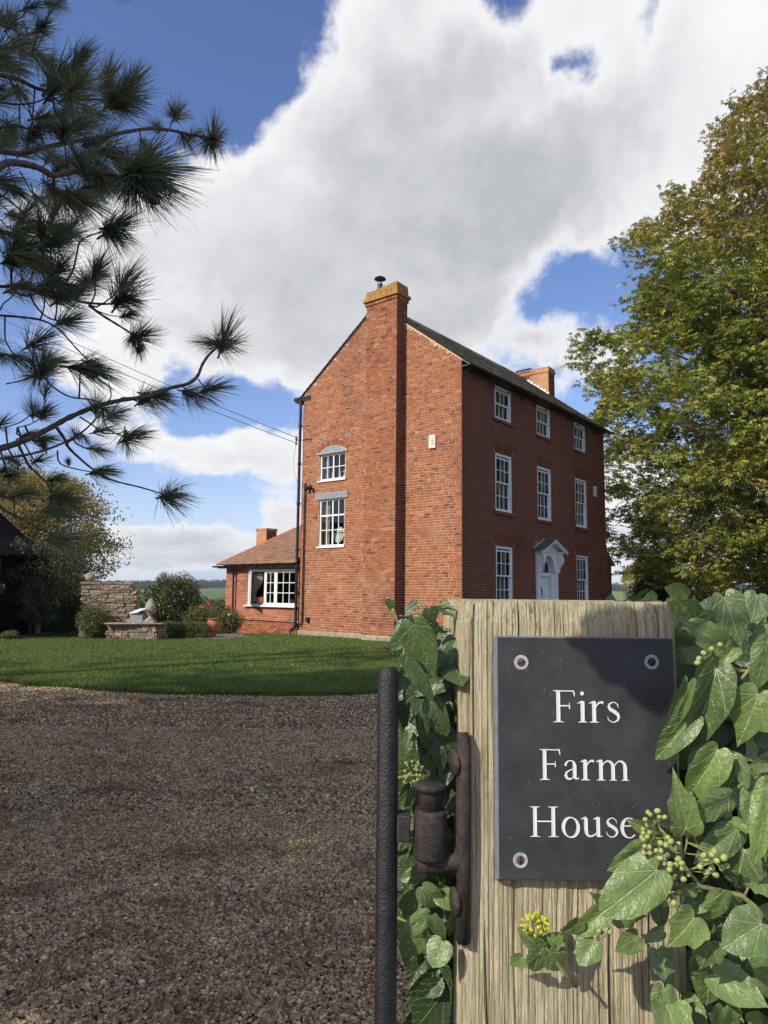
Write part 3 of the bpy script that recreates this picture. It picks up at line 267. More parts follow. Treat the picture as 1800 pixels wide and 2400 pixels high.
M['mortar']=mortar_mat('mortar',(.50,.35,.23),(.66,.48,.33))
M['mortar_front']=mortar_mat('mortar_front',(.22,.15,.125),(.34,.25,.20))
# lichen capping of the chimney
m_,b,bs=mat('lichen_brick',.95,.1); P=wpos(b)
c=b.mix(b.mr(b.noise(P,14,6,.7),.40,.6,0,1),(.30,.14,.07),(.42,.28,.06)); c=b.mix(b.mr(b.noise(P,45,4,.7),.5,.7,0,.6),c,(.34,.17,.03)); b.link(c,bs.inputs['Base Color']); bump(b,bs,b.noise(P,60,5,.7),.01,1); M['lichen']=m_
# stones
def stone_mat(name,stops,lich=.25):
    m_,b,bs=mat(name,.92,.15); P=wpos(b); c=b.ramp(frnd(b),stops)
    c=b.mix(b.mr(b.noise(P,9,6,.7),.35,.7,.0,.6),c,(.05,.045,.035)); c=b.mix(b.mr(b.noise(P,26,5,.7),.58,.7,0,lich),c,(.45,.42,.30))
    b.link(c,bs.inputs['Base Color']); bump(b,bs,b.noise(P,28,7,.7),.03,.9); return m_
M['rubble']=stone_mat('rubble',[(0,(.22,.17,.13)),(.3,(.36,.29,.21)),(.6,(.29,.23,.18)),(.85,(.42,.34,.23)),(.95,(.50,.30,.20)),(1,(.58,.45,.17))])
M['limestone']=stone_mat('limestone',[(0,(.42,.36,.26)),(1,(.50,.45,.36))],.4)
M['carved']=stone_mat('carved',[(0,(.46,.42,.33)),(1,(.50,.46,.36))],.3)
M['paving']=stone_mat('paving',[(0,(.24,.21,.18)),(1,(.34,.30,.25))],.3)
M['white']=plain('white_paint',(.80,.80,.77),.45,.05,3,.4,.0008)
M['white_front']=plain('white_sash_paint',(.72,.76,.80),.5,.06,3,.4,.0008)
M['grey_wood']=plain('grey_painted_timber',(.27,.29,.31),.8,.25,14,.3,.006)
M['black']=plain('black_paint',(.012,.012,.013),.42,.3,9,.5,.0015)
M['tar']=plain('tarred_boards',(.007,.007,.008),.95,.3,9,.05,.003)
M['curtain']=plain('curtain_cloth',(.40,.38,.34),.95,.12,3,.1,.002)
M['curtain_dark']=plain('curtain_dark_cloth',(.16,.15,.13),.95,.12,3,.1,.002)
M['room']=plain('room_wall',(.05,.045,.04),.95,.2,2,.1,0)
M['lead']=plain('lead_flashing',(.30,.31,.33),.55,.2,12,.5,.002)
M['metal']=plain('galvanised_metal',(.35,.36,.37),.4,.2,10,.5,.001,.7)
M['porcelain']=plain('porcelain',(.70,.72,.70),.2,.15,14,.6,0)
M['plastic']=plain('cream_plastic',(.74,.72,.62),.4,.05,5,.5,0)
M['text']=plain('dark_print',(.04,.04,.06),.6,.1,5,.3,0)
M['limewash']=plain('limewash',(.78,.76,.70),.9,.1,18,.2,.004)
M['terracotta']=plain('terracotta',(.42,.15,.07),.85,.16,9,.25,.003)
M['cone']=plain('cone_scales',(.07,.045,.03),.85,.4,60,.2,.003)
M['red_petal']=plain('red_petals',(.62,.02,.03),.6,.25,40,.3,0)
M['peach_petal']=plain('peach_petals',(.70,.30,.15),.6,.25,40,.3,0)
# glass
m_=bpy.data.materials.new('window_glass'); m_.use_nodes=True; t=m_.node_tree; t.nodes.clear(); b=NB(t)
o_=b.n('ShaderNodeOutputMaterial'); gl=b.n('ShaderNodeBsdfGlossy'); tr=b.n('ShaderNodeBsdfTransparent'); fr=b.n('ShaderNodeFresnel'); mx=b.n('ShaderNodeMixShader')
gl.inputs['Roughness'].default_value=.03; gl.inputs['Color'].default_value=(.9,.93,.95,1); tr.inputs['Color'].default_value=(.80,.83,.82,1); fr.inputs['IOR'].default_value=1.5
bp=b.n('ShaderNodeBump'); bp.inputs['Distance'].default_value=.02; bp.inputs['Strength'].default_value=.12; b.link(b.noise(wpos(b),2.5,3,.5),bp.inputs['Height']); b.link(bp.outputs[0],gl.inputs['Normal'])
b.link(b.m('MULTIPLY',fr.outputs[0],1.1),mx.inputs[0]); b.link(tr.outputs[0],mx.inputs[1]); b.link(gl.outputs[0],mx.inputs[2]); b.link(mx.outputs[0],o_.inputs[0]); M['glass']=m_
# roofs
def tile_mat(name,stops):
    m_,b,bs=mat(name,.9,.2); P=wpos(b); c=b.ramp(frnd(b),stops)
    c=b.mix(b.mr(b.noise(P,3,6,.65),.45,.7,0,.55,True),c,(.13,.10,.08)); c=b.mix(b.mr(b.noise(P,22,5,.7),.55,.72,0,.5),c,(.33,.27,.2))
    b.link(c,bs.inputs['Base Color']); bump(b,bs,b.noise(P,50,5,.7),.004,.7); return m_
M['tile']=tile_mat('clay_tile',[(0,(.24,.13,.085)),(.4,(.30,.165,.10)),(.75,(.34,.19,.12)),(1,(.22,.14,.10))])
M['hip_tile']=tile_mat('hip_tile',[(0,(.34,.13,.08)),(1,(.42,.18,.10))])
M['slate_roof']=tile_mat('roof_slate',[(0,(.16,.145,.12)),(.5,(.30,.27,.225)),(1,(.44,.40,.33))])
M['porch_slate']=plain('porch_lead',(.085,.09,.10),.6,.2,10,.4,.002)
# foliage
def leaf_mat(name,stops,trans=.25,rough=.5,spec=.4,patch=None,pscale=.5):
    m_,b,bs=mat(name,rough,spec); c=b.ramp(frnd(b),stops)
    if patch: c=b.mix(b.mr(b.noise(wpos(b),pscale,3,.6),.42,.62,0,.8,True),c,patch)
    b.link(c,bs.inputs['Base Color'])
    o=[n for n in b.nt.nodes if n.type=='OUTPUT_MATERIAL'][0]; tl=b.n('ShaderNodeBsdfTranslucent'); mx=b.n('ShaderNodeMixShader'); mx.inputs[0].default_value=trans
    b.link(b.mix(.5,c,(.30,.34,.05),'MULTIPLY') if False else c,tl.inputs[0]); b.link(bs.outputs[0],mx.inputs[1]); b.link(tl.outputs[0],mx.inputs[2]); b.link(mx.outputs[0],o.inputs[0])
    return m_
M['chestnut']=leaf_mat('chestnut_leaf',[(0,(.12,.175,.035)),(.3,(.21,.27,.05)),(.6,(.31,.345,.06)),(.85,(.43,.41,.08)),(.97,(.52,.43,.09)),(1,(.60,.33,.08))],.34,.55,.35)
M['chestnut_up']=leaf_mat('chestnut_leaf_autumn',[(0,(.20,.19,.045)),(.4,(.33,.29,.065)),(.8,(.46,.37,.085)),(1,(.42,.24,.07))],.32,.6,.3)
M['gold_leaf']=leaf_mat('gold_leaf',[(0,(.17,.15,.045)),(.4,(.32,.25,.08)),(.8,(.44,.35,.12)),(1,(.22,.25,.07))],.35,.6,.3)
M['dark_leaf']=leaf_mat('dark_leaf',[(0,(.03,.05,.018)),(.6,(.06,.09,.03)),(1,(.11,.13,.045))],.12,.5,.4)
M['bush_leaf']=leaf_mat('bush_leaf',[(0,(.025,.040,.014)),(.5,(.07,.09,.025)),(.85,(.16,.16,.045)),(1,(.30,.28,.09))],.12,.32,.6)
M['box_leaf']=leaf_mat('box_leaf',[(0,(.04,.065,.02)),(.6,(.09,.125,.03)),(1,(.16,.18,.05))],.12,.45,.4)
M['rose_leaf']=leaf_mat('rose_leaf',[(0,(.05,.075,.02)),(.5,(.12,.14,.04)),(1,(.28,.27,.10))],.2,.5,.4)
M['copper_leaf']=leaf_mat('copper_leaf',[(0,(.03,.018,.015)),(1,(.09,.05,.03))],.1,.5,.4)
M['hedge_leaf']=leaf_mat('hedge_leaf',[(0,(.006,.010,.005)),(1,(.02,.03,.012))],.05,.6,.3)
M['lime_leaf']=leaf_mat('lime_leaf',[(0,(.20,.22,.05)),(1,(.42,.42,.14))],.25,.5,.4)
M['needle']=leaf_mat('pine_needle',[(0,(.07,.11,.075)),(.4,(.125,.17,.10)),(.75,(.19,.22,.11)),(1,(.34,.33,.13))],.3,.42,.5)
M['grass']=leaf_mat('grass_blade',[(0,(.075,.125,.026)),(.5,(.125,.19,.042)),(.85,(.18,.24,.06)),(1,(.30,.31,.12))],.3,.6,.25,(.16,.21,.06),.45)
M['litter']=leaf_mat('needle_litter',[(0,(.09,.04,.025)),(.6,(.15,.07,.04)),(1,(.22,.13,.075))],0,.8,.2)
def bark(name,c1,c2,sc_=30):
    m_,b,bs=mat(name,.9,.2); P=wpos(b); n=b.noise(P,sc_,6,.7); b.link(b.mix(b.mr(n,.3,.7),c1,c2),bs.inputs['Base Color']); bump(b,bs,n,.012,.9); return m_
M['bark']=bark('bark',(.05,.040,.032),(.15,.125,.10)); M['pine_bark']=bark('pine_bark',(.06,.048,.04),(.19,.155,.125),60); M['pale_bark']=bark('pale_bark',(.15,.13,.10),(.34,.31,.25),40)
# ------------------------------------------------------------------ ground and drive
def terrain_z(x,y):
    d=math.hypot(x,y)
    def st(a,b_,v): t=min(1,max(0,(v-a)/(b_-a))); return t*t*(3-2*t)
    base=-.06-24*st(46,330,d)
    base+=st(480,1000,d)*(25+2*math.sin(x*.004+1))+st(1000,1150,d)*5+st(1150,1700,d)*(8+4*math.sin(x*.006+2))
    return base+2.0*st(150,500,d)*math.sin(x*.012+.5)*math.cos(y*.009)
vs=[];fs=[]
rs=[0,4,10,18,26,34,40,46,60,80,110,150,200,260,330,420,520,620,720,820,900,960,1020,1080,1150,1250,1400,1600,1800,2100,2600,3500,5000]; NA=144
for r_ in rs:
    for k in range(NA):
        a=2*math.pi*k/NA; x,y=r_*math.sin(a),r_*math.cos(a); vs.append((x,y,terrain_z(x,y)))
fs=[(i*NA+k,i*NA+(k+1)%NA,(i+1)*NA+(k+1)%NA,(i+1)*NA+k) for i in range(len(rs)-1) for k in range(NA)]
m_,b,bs=mat('fields',.95,.1); P=wpos(b); sx=b.n('ShaderNodeSeparateXYZ'); b.link(P,sx.inputs[0])
dist=b.vm('LENGTH',P).node.outputs['Value']
vor=b.n('ShaderNodeTexVoronoi'); vor.inputs['Scale'].default_value=.006; b.link(P,vor.inputs['Vector'])
fc=b.ramp(vor.outputs['Color'],[(0,(.06,.10,.03)),(.5,(.15,.20,.06)),(1,(.22,.24,.09))])
fc=b.mix(b.mr(dist,1080,1120),fc,(.10,.15,.05)); fc=b.mix(b.mr(dist,60,120,1,0),fc,(.06,.10,.02)); fc=b.mix(b.mr(b.noise(P,.05,4,.6),.4,.7,0,.35),fc,(.09,.10,.04))
fc=b.mix(b.mr(dist,1130,1160),fc,(.03,.05,.025))
b.link(fc,bs.inputs['Base Color'])
gme=bpy.data.meshes.new('ground'); gme.from_pydata(vs,[],fs); gme.update(); g=link('ground',gme,None,m_); setp(g,'green field and hill ground running to the horizon',None,None,'structure')
def front(x):   # front edge of the lawn
    return 10.45+(.070 if x<-1.9 else .115)*(x+1.9)**2+.04*math.sin(x*2.3)+.03*math.sin(x*5.1+1)
# drive sheet
m_,b,bs=mat('gravel_bed',.95,.1); P=wpos(b); v=b.n('ShaderNodeTexVoronoi'); v.inputs['Scale'].default_value=42; b.link(P,v.inputs['Vector'])
c=b.ramp(v.outputs['Color'],[(0,(.11,.082,.066)),(.5,(.20,.155,.13)),(1,(.34,.28,.23))]); c=b.mix(b.mr(v.outputs['Distance'],.3,.7,0,.8),c,(.05,.035,.03))
c=b.mix(b.mr(b.noise(P,1.2,5,.65),.45,.7,0,.5,True),c,(.11,.065,.05))
b.link(c,bs.inputs['Base Color']); bump(b,bs,b.m('SUBTRACT',1,v.outputs['Distance']),.02,1)
o=MB().add([(-22,-14,0),(24,-14,0),(24,32,0),(-22,32,0)],[(0,1,2,3)]).build('gravel_drive',m_); setp(o,'brown pea gravel drive in front of the lawn',None,None,'structure')
# lawn
xs=np.linspace(-16,6.2,90); vs=[];fs=[]
for x in xs:
    y0=front(x); y1=26.5 if x<-9.2 else 24.6
    for k,t in enumerate((0,.002,.03,.2,.5,1)): vs.append((x,y0+(y1-y0)*t,(.0,.045,.05,.05,.05,.05)[k]))
for i in range(len(xs)-1):
    for k in range(5): fs.append((i*6+k,(i+1)*6+k,(i+1)*6+k+1,i*6+k+1))
m_,b,bs=mat('turf',.95,.1); P=wpos(b); c=b.mix(b.noise(P,1.1,6,.7),(.035,.065,.012),(.075,.12,.022)); c=b.mix(b.mr(b.noise(P,40,4,.7),.4,.7,0,.6),c,(.02,.03,.008)); b.link(c,bs.inputs['Base Color']); bump(b,bs,b.noise(P,60,4,.7),.03,1)
lm=bpy.data.meshes.new('lawn'); lm.from_pydata(vs,[],fs); lm.update(); lo=link('lawn',lm,None,m_); setp(lo,'mown green lawn with a curved edge below the house',None,None,'structure')
# grass blades
N=260000
x=rng.uniform(-15,5.5,N*2); fy=10.45+np.where(x<-1.9,.070,.115)*(x+1.9)**2+.04*np.sin(x*2.3)+.03*np.sin(x*5.1+1)
y=fy+(rng.random(N*2)**1.35)*(25-fy)+.01
ok=(np.abs(x/np.maximum(y,1))<.56)&(y>10)
# keep blades out of the house, the ruin and the path
hx=(x-2.2514)*math.sin(.67282)+(y-20.3213)*math.cos(.67282); hy=-(x-2.2514)*math.cos(.67282)+(y-20.3213)*math.sin(.67282)
ok&=~((hx>-.02)&(hy>-.3)&(hy<10.6)); ok&=~((hx>-3.3)&(hy>7.0)&(x<-4.6)&(y>21.9)&(x>-7.6)); 
x=x[ok][:N];y=y[ok][:N];N=len(x)
hgt=rng.uniform(.022,.05,N)*(1+.9*(rng.random(N)>.97)); wd=rng.uniform(.0035,.0065,N)*(.7+y/18)
a=rng.uniform(0,2*np.pi,N); ln=rng.normal(0,.35,(N,2))
V=np.zeros((N,3,3)); V[:,0]=np.stack([x-np.cos(a)*wd,y-np.sin(a)*wd,np.full(N,.045)],1); V[:,1]=np.stack([x+np.cos(a)*wd,y+np.sin(a)*wd,np.full(N,.045)],1); V[:,2]=np.stack([x+ln[:,0]*hgt,y+ln[:,1]*hgt,.05+hgt],1)
npmesh('grass',V.reshape(-1,3),np.arange(N*3).reshape(N,3),M['grass'],lo,rng.random(N),'stuff')
# longer tufts hanging over the cut edge of the lawn
N=9000; x=rng.uniform(-9,3.5,N); fy=10.45+np.where(x<-1.9,.070,.115)*(x+1.9)**2+.04*np.sin(x*2.3)+.03*np.sin(x*5.1+1); y=fy+rng.normal(-.005,.03,N)*(1+.9*np.sin(x*3)*np.sin(x*7.7)); hgt=rng.uniform(.04,.085,N); a=rng.uniform(0,6.28,N); w=.006
V=np.zeros((N,3,3)); V[:,0]=np.stack([x-np.cos(a)*w,y-np.sin(a)*w,np.full(N,.01)],1); V[:,1]=np.stack([x+np.cos(a)*w,y+np.sin(a)*w,np.full(N,.01)],1); V[:,2]=np.stack([x+rng.normal(0,.3,N)*hgt,y-rng.uniform(-.2,.9,N)*hgt,.01+hgt],1)
npmesh('edge_grass',V.reshape(-1,3),np.arange(N*3).reshape(N,3),M['grass'],lo,rng.random(N),'stuff')
# gravel stones: real pebbles, instanced on a point cloud
def pebble(k):
    import bmesh
    bm=bmesh.new(); bmesh.ops.create_icosphere(bm,subdivisions=2,radius=1)
    ph=[random.uniform(0,6) for _ in range(6)]
    for v_ in bm.verts:
        c_=v_.co; s=1+.16*math.sin(c_.x*2.3+ph[0])*math.cos(c_.y*2.1+ph[1])+.10*math.sin(c_.z*3.7+ph[2]+c_.x)+.06*math.sin(c_.y*5+ph[3])
        v_.co=Vector((c_.x*s*random.choice((1,)),c_.y*s*(.78 if k%2 else .9),c_.z*s*(.55+.08*(k%3))))
    me=bpy.data.meshes.new('pebble'); bm.to_mesh(me); bm.free(); me.polygons.foreach_set('use_smooth',[True]*len(me.polygons)); return me
m_,b,bs=mat('pebble',.8,.3); oi=b.n('ShaderNodeObjectInfo'); c=b.ramp(oi.outputs['Random'],[(0,(.18,.118,.066)),(.2,(.29,.196,.108)),(.45,(.41,.288,.165)),(.7,(.52,.385,.225)),(.88,(.64,.51,.32)),(.96,(.78,.68,.47)),(.985,(.18,.15,.115)),(1,(.62,.40,.19))])
c=b.mix(b.mr(b.noise(wpos(b),110,5,.7),.45,.7,0,.4),c,(.10,.075,.06)); b.link(c,bs.inputs['Base Color']); bump(b,bs,b.noise(wpos(b),300,4,.7),.0012,.6); M['pebble']=m_
coll=bpy.data.collections.new('pebbles')
for k in range(5):
    me=pebble(k); me.materials.append(m_); coll.objects.link(bpy.data.objects.new('pebble',me))
def ring(N,y0,y1,s0,s1,zj):
    y=np.sqrt(rng.uniform(y0*y0,y1*y1,N)); x=rng.uniform(-.60,.60,N)*y+rng.uniform(-.25,.25,N)
    return x,y,rng.uniform(s0,s1,N)*np.where(rng.random(N)>.94,1.45,1),rng.uniform(0,zj,N)
parts=[ring(135000,2.0,5.0,.0052,.0098,.009),ring(100000,5.0,8.0,.0068,.0118,.009),ring(70000,8.0,13.5,.0092,.0155,.009)]
x,y,s,z=[np.concatenate(q) for q in zip(*parts)]
fy=10.45+np.where(x<-1.9,.070,.115)*(x+1.9)**2; ok=y<fy+.05; x,y,s,z=x[ok],y[ok],s[ok],z[ok]; N=len(x)
me=bpy.data.meshes.new('gravel'); me.vertices.add(N); me.vertices.foreach_set('co',np.stack([x,y,z+.002],1).astype(np.float32).ravel())
for nm,ty,val in (('size','FLOAT',s),): 
    at=me.attributes.new(nm,ty,'POINT'); at.data.foreach_set('value',val.astype(np.float32))
rotv=np.stack([rng.normal(0,.45,N),rng.normal(0,.45,N),rng.uniform(0,6.283,N)],1).astype(np.float32)
at=me.attributes.new('rotv','FLOAT_VECTOR','POINT'); at.data.foreach_set('vector',rotv.ravel())
go=link('gravel',me); setp(go,'loose brown and grey pea gravel covering the drive','gravel',None,'stuff')
ng=bpy.data.node_groups.new('pebble_scatter','GeometryNodeTree'); ng.interface.new_socket('Geometry',in_out='INPUT',socket_type='NodeSocketGeometry'); ng.interface.new_socket('Geometry',in_out='OUTPUT',socket_type='NodeSocketGeometry')
gb=NB(ng); gi=gb.n('NodeGroupInput'); gout=gb.n('NodeGroupOutput'); ip=gb.n('GeometryNodeInstanceOnPoints'); ci=gb.n('GeometryNodeCollectionInfo'); ci.inputs[0].default_value=coll; ci.inputs['Separate Children'].default_value=True; ci.inputs['Reset Children'].default_value=True
a1=gb.n('GeometryNodeInputNamedAttribute'); a1.data_type='FLOAT'; a1.inputs[0].default_value='size'; a2=gb.n('GeometryNodeInputNamedAttribute'); a2.data_type='FLOAT_VECTOR'; a2.inputs[0].default_value='rotv'
gb.link(gi.outputs[0],ip.inputs['Points']); gb.link(ci.outputs[0],ip.inputs['Instance']); ip.inputs['Pick Instance'].default_value=True
gb.link(a1.outputs[0],ip.inputs['Scale']); gb.link(a2.outputs[0],ip.inputs['Rotation']); gb.link(ip.outputs[0],gout.inputs[0])
md=go.modifiers.new('scatter','NODES'); md.node_group=ng
# needle litter
def curls(N,cx,cy,sx_,sy_,zl=.016,L=(.05,.13)):
    x=rng.normal(cx,sx_,N);y=rng.normal(cy,sy_,N); a=rng.uniform(0,6.283,N); l=rng.uniform(*L,N); bend=rng.normal(0,.5,N); w=rng.uniform(.0007,.0013,N)*(.6+y/6)
    P=[]
    for t in (0,.5,1):
        aa=a+bend*t; px=x+np.cos(aa)*l*t; py=y+np.sin(aa)*l*t; pz=zl+rng.uniform(0,.010,N)
        nx,ny=-np.sin(aa)*w,np.cos(aa)*w; P+= [np.stack([px-nx,py-ny,pz],1),np.stack([px+nx,py+ny,pz],1)]
    V=np.stack(P,1); F=np.array([[0,1,3,2],[2,3,5,4]])
    return V.reshape(-1,3),(F[None]+(np.arange(N)*6)[:,None,None]).reshape(-1,4)
VV=[];FF=[];o_=0
jobs=[(2600,-1.6,4.2,1.0,1.3),(2200,-2.8,6.4,1.3,1.4),(1500,-.8,7.4,1.6,1.3),(1200,-1.0,3.2,.6,.6),(1400,-3.5,9.5,2.2,.7),(1200,.2,9.9,1.8,.5),(700,-.1,4.8,1,1)]
for k in range(70):
    yy=random.uniform(2.6,10); xx=random.uniform(-.55,.05)*yy; jobs.append((int(60*random.uniform(.4,1.6)),xx,yy,random.uniform(.06,.25),random.uniform(.03,.10)))
for j in jobs:
    V,F=curls(*j); VV.append(V);FF.append(F+o_);o_+=len(V)
V=np.concatenate(VV);F=np.concatenate(FF)
cy_=V[F[:,0]]; keep=(cy_[:,1]<10.4)&(cy_[:,1]>1.2); F=F[keep]
o=npmesh('needle_litter',V,F,M['litter'],None,rng.random(len(F)),'stuff'); setp(o,'fallen brown pine needles strewn over the gravel','needle litter')
# ------------------------------------------------------------------ the house
HC=(2.25136,20.32131,0); HR=R(90-38.54989)
house=empty('farmhouse','tall three-storey red brick farmhouse with end chimney and white sash windows','house',HC,HR)
def unit_brick(mt,k):
    q=MB(); q.box((0,0,0),(1,1,1),rnd=.0,j=.03); me=bpy.data.meshes.new('brick'); me.from_pydata(q.v,[],q.f); me.materials.append(mt); return me
camL=Vector((-17.3,-10.9,1.5))
def lay_bricks(parent,frame,s0,s1,t0,t1,mt,holes=(),top=None,course=.08,bond='FS',single=None,depth=.05,name='brickwork',jit=.0025,seed=1,skip=None):
    """frame: origin O, along-wall S, outward N. bricks stand proud of the mortar plane."""
    rnd=random.Random(seed); O,S,Nn=[Vector(q) for q in frame]; Z=Vector((0,0,1)); q=MB(); t=t0; r=0; pool=[]
    while t<t1-.03:
        tt=min(t+course,t1); s=s0; 
        seq={'FS':[.2325,.2325,.115],'FL':[.2325,.115],'ST':[.2325],'EN':[.2325] if r%4 else [.116]}[bond]
        k=rnd.randrange(len(seq)); s-= rnd.choice([0,.06,.115,.17]) if bond!='ST' else (0 if r%2 else .116)
        while s<s1:
            L=seq[k%len(seq)]*rnd.uniform(.97,1.03); k+=1
            if rnd.random()<.04: L*=.5
            segs=[(max(s,s0),min(s+L,s1))]
            for h0,h1,g0,g1 in holes:
                if t+course*.5>g0 and t+course*.5<g1:
                    segs=[z for a,c_ in segs for z in ((a,min(c_,h0)),(max(a,h1),c_)) if z[1]-z[0]>.03]
            for a,c_ in segs:
                if c_-a<.03: continue
                if top and t+course*.75>top((a+c_)/2): continue
                if skip and skip((a+c_)/2,t+course*.5): continue
                g=.0068; a2,c2=a+g,c_-g; z0,z1=t+g,tt-g*.9
                pr=rnd.uniform(.003,.008)
                pool.append((a2,c2,z0+rnd.uniform(-1,1)*jit,z1+rnd.uniform(-1,1)*jit,pr,rnd.random()))
            s+=L
        t+=course; r+=1
    chosen=set()
    if single:
        lo,hi,n=single
        d=[(((O+S*((p[0]+p[1])/2)+Z*p[2])-camL).length/max(.06,p[1]-p[0])**.35,i) for i,p in enumerate(pool) if lo<p[2]<hi]
        chosen={i for _,i in sorted(d)[:n]}
    ms=[unit_brick(mt,k) for k in range(3)] if single else None
    for i,(a,c_,z0,z1,pr,rv) in enumerate(pool):
        if i in chosen:
            me=ms[i%3]; o=bpy.data.objects.new('brick',me); COL.objects.link(o); o.parent=parent
            o.matrix_local=Matrix((( S.x*(c_-a), -Nn.x*(pr+.04), 0, 0),(S.y*(c_-a), -Nn.y*(pr+.04),0,0),(0,0,z1-z0,0),(0,0,0,1)))
            o.location=O+S*a+Nn*pr+Z*z0
        else:
            P=[O+S*u+Nn*w+Z*v_ for u,w,v_ in ((a,pr,z0),(c_,pr,z0),(c_,pr,z1),(a,pr,z1),(a,-.02,z0),(c_,-.02,z0),(c_,-.02,z1),(a,-.02,z1))]
            q.add(P,[(0,1,2,3),(0,4,5,1),(1,5,6,2),(2,6,7,3),(3,7,4,0)],rv)
    o=q.build(name,mt,parent,kind='stuff' if len(q.f)>1500 else None)
    return o
def wall_sheet(name,frame,s0,s1,t0,t1,mt,holes=(),thick=.25,parent=house):
    """mortar-faced wall with true openings and reveals"""
    O,S,Nn=[Vector(q) for q in frame]; Z=Vector((0,0,1))
    xs=sorted({s0,s1,*[h for H in holes for h in H[:2]]}); zs=sorted({t0,t1,*[h for H in holes for h in H[2:]]})
    xs=[x for x in xs if s0<=x<=s1]; zs=[z for z in zs if t0<=z<=t1]
    q=MB(); solid={}
    for i in range(len(xs)-1):
        for j in range(len(zs)-1):
            cx,cz=(xs[i]+xs[i+1])/2,(zs[j]+zs[j+1])/2
            solid[i,j]=not any(a<cx<c_ and g0<cz<g1 for a,c_,g0,g1 in holes)
    def P(u,w,v_): return O+S*u-Nn*w+Z*v_
    for (i,j),sl_ in solid.items():
        a,c_,z0,z1=xs[i],xs[i+1],zs[j],zs[j+1]
        if sl_:
            q.add([P(a,0,z0),P(c_,0,z0),P(c_,0,z1),P(a,0,z1)],[(0,1,2,3)]); q.add([P(a,thick,z0),P(c_,thick,z0),P(c_,thick,z1),P(a,thick,z1)],[(3,2,1,0)])
            for di,dj,e in ((-1,0,(a,a,z0,z1)),(1,0,(c_,c_,z0,z1)),(0,-1,(a,c_,z0,z0)),(0,1,(a,c_,z1,z1))):
                if not solid.get((i+di,j+dj),False):
                    q.add([P(e[0],0,e[2]),P(e[1],0,e[3]),P(e[1],thick,e[3]),P(e[0],thick,e[2])],[(0,1,2,3)])
    return q.build(name,mt,parent)
WX={'g':R(-90),'f':0.0}
def part(name,mb,mt,parent,loc,rz=0,**k):
    o=mb.build(name,mt,parent,**k); o.location=loc; o.rotation_euler=(0,0,rz); return o
_pm=None
def pane(parent,x0,x1,z0,z1,y):
    global _pm
    if _pm is None:
        q=MB(); q.add([(0,0,0),(1,0,0),(1,0,1),(0,0,1)],[(0,1,2,3)]); _pm=bpy.data.meshes.new('pane'); _pm.from_pydata(q.v,[],q.f); _pm.materials.append(M['glass'])
    o=bpy.data.objects.new('pane',_pm); COL.objects.link(o); o.parent=parent; o.location=(x0,y,z0); o.scale=(x1-x0,1,z1-z0)
def curtain_mb(x0,x1,z0,z1,y,amp=.02,wave=.09,tie=0):
    q=MB(); n=max(6,int((x1-x0)/.018)); rows=8; vs=[]
    for j in range(rows+1):
        t=j/rows
        for i in range(n+1):
            x=x0+(x1-x0)*i/n
            if tie: x=x0+(x-x0)*(1-.75*math.exp(-((t-.25)/.28)**2)*tie)
            vs.append((x,y+amp*math.sin(i*(x1-x0)/n/wave*6.28),z0+(z1-z0)*t))
    fs=[(j*(n+1)+i,j*(n+1)+i+1,(j+1)*(n+1)+i+1,(j+1)*(n+1)+i) for j in range(rows) for i in range(n)]
    q.add(vs,fs); return q
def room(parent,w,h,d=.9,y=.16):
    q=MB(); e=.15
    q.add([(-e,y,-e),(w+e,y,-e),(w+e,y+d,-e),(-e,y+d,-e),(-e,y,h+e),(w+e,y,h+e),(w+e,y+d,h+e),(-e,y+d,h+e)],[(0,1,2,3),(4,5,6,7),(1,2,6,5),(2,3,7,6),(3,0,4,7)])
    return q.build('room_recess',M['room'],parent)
def sash_window(parent,loc,rz,w,h,rows,label=None,curt=True):
    q=MB(); f=.085; g=.02
    q.box((0,g,0),(f,.11,h)); q.box((w-f,g,0),(w,.11,h)); q.box((f,g,h-f),(w-f,.11,h)); q.box((f,g-.012,0),(w-f,.11,.07))
    fr=part('window',q,M['white_front'],parent,loc,rz,bevel=.004)
    if label: fr['label']=label
    mid=h/2+(.01 if rows==2 else -.02)
    st=.045
    def sash(z0,z1,y):
        s=MB(); a,c_=f,w-f
        s.box((a,y,z0),(a+st,y+.035,z1)); s.box((c_-st,y,z0),(c_,y+.035,z1)); s.box((a+st,y,z0),(c_-st,y+.035,z0+st)); s.box((a+st,y,z1-st),(c_-st,y+.035,z1))
        iw=(c_-a-2*st); ih=(z1-z0-2*st)
        for k in (1,2): x=a+st+iw*k/3; s.box((x-.011,y+.004,z0+st),(x+.011,y+.03,z1-st))
        for k in range(1,rows): z=z0+st+ih*k/rows; s.box((a+st,y+.003,z-.011),(c_-st,y+.031,z+.011))
        so_=s.build('sash',M['white_front'],fr)
        for i in range(3):
            for k in range(rows): pane(fr,a+st+iw*i/3+.011,a+st+iw*(i+1)/3-.011,z0+st+ih*k/rows+.011,z0+st+ih*(k+1)/rows-.011,y+.02)
    sash(mid-.02,h-f-.045,.035); sash(.07,mid+.025,.075)
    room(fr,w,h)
    if curt:
        curtain_mb(f,w*.36,.05,h-.05,.20,.02,.08).build('curtain',M['curtain'],fr); curtain_mb(w*.60,w-f,.05,h-.05,.20,.02,.08).build('curtain',M['curtain'],fr)
        curtain_mb(w*.36,w*.60,.05,h-.05,.26,.012,.05).build('net_curtain',M['curtain_dark'],fr)
    s=MB(); s.box((-.09,-.07,-.085),(w+.09,.03,-.003),j=.004); s.build('sill',M['brick_red'],fr)
    return fr
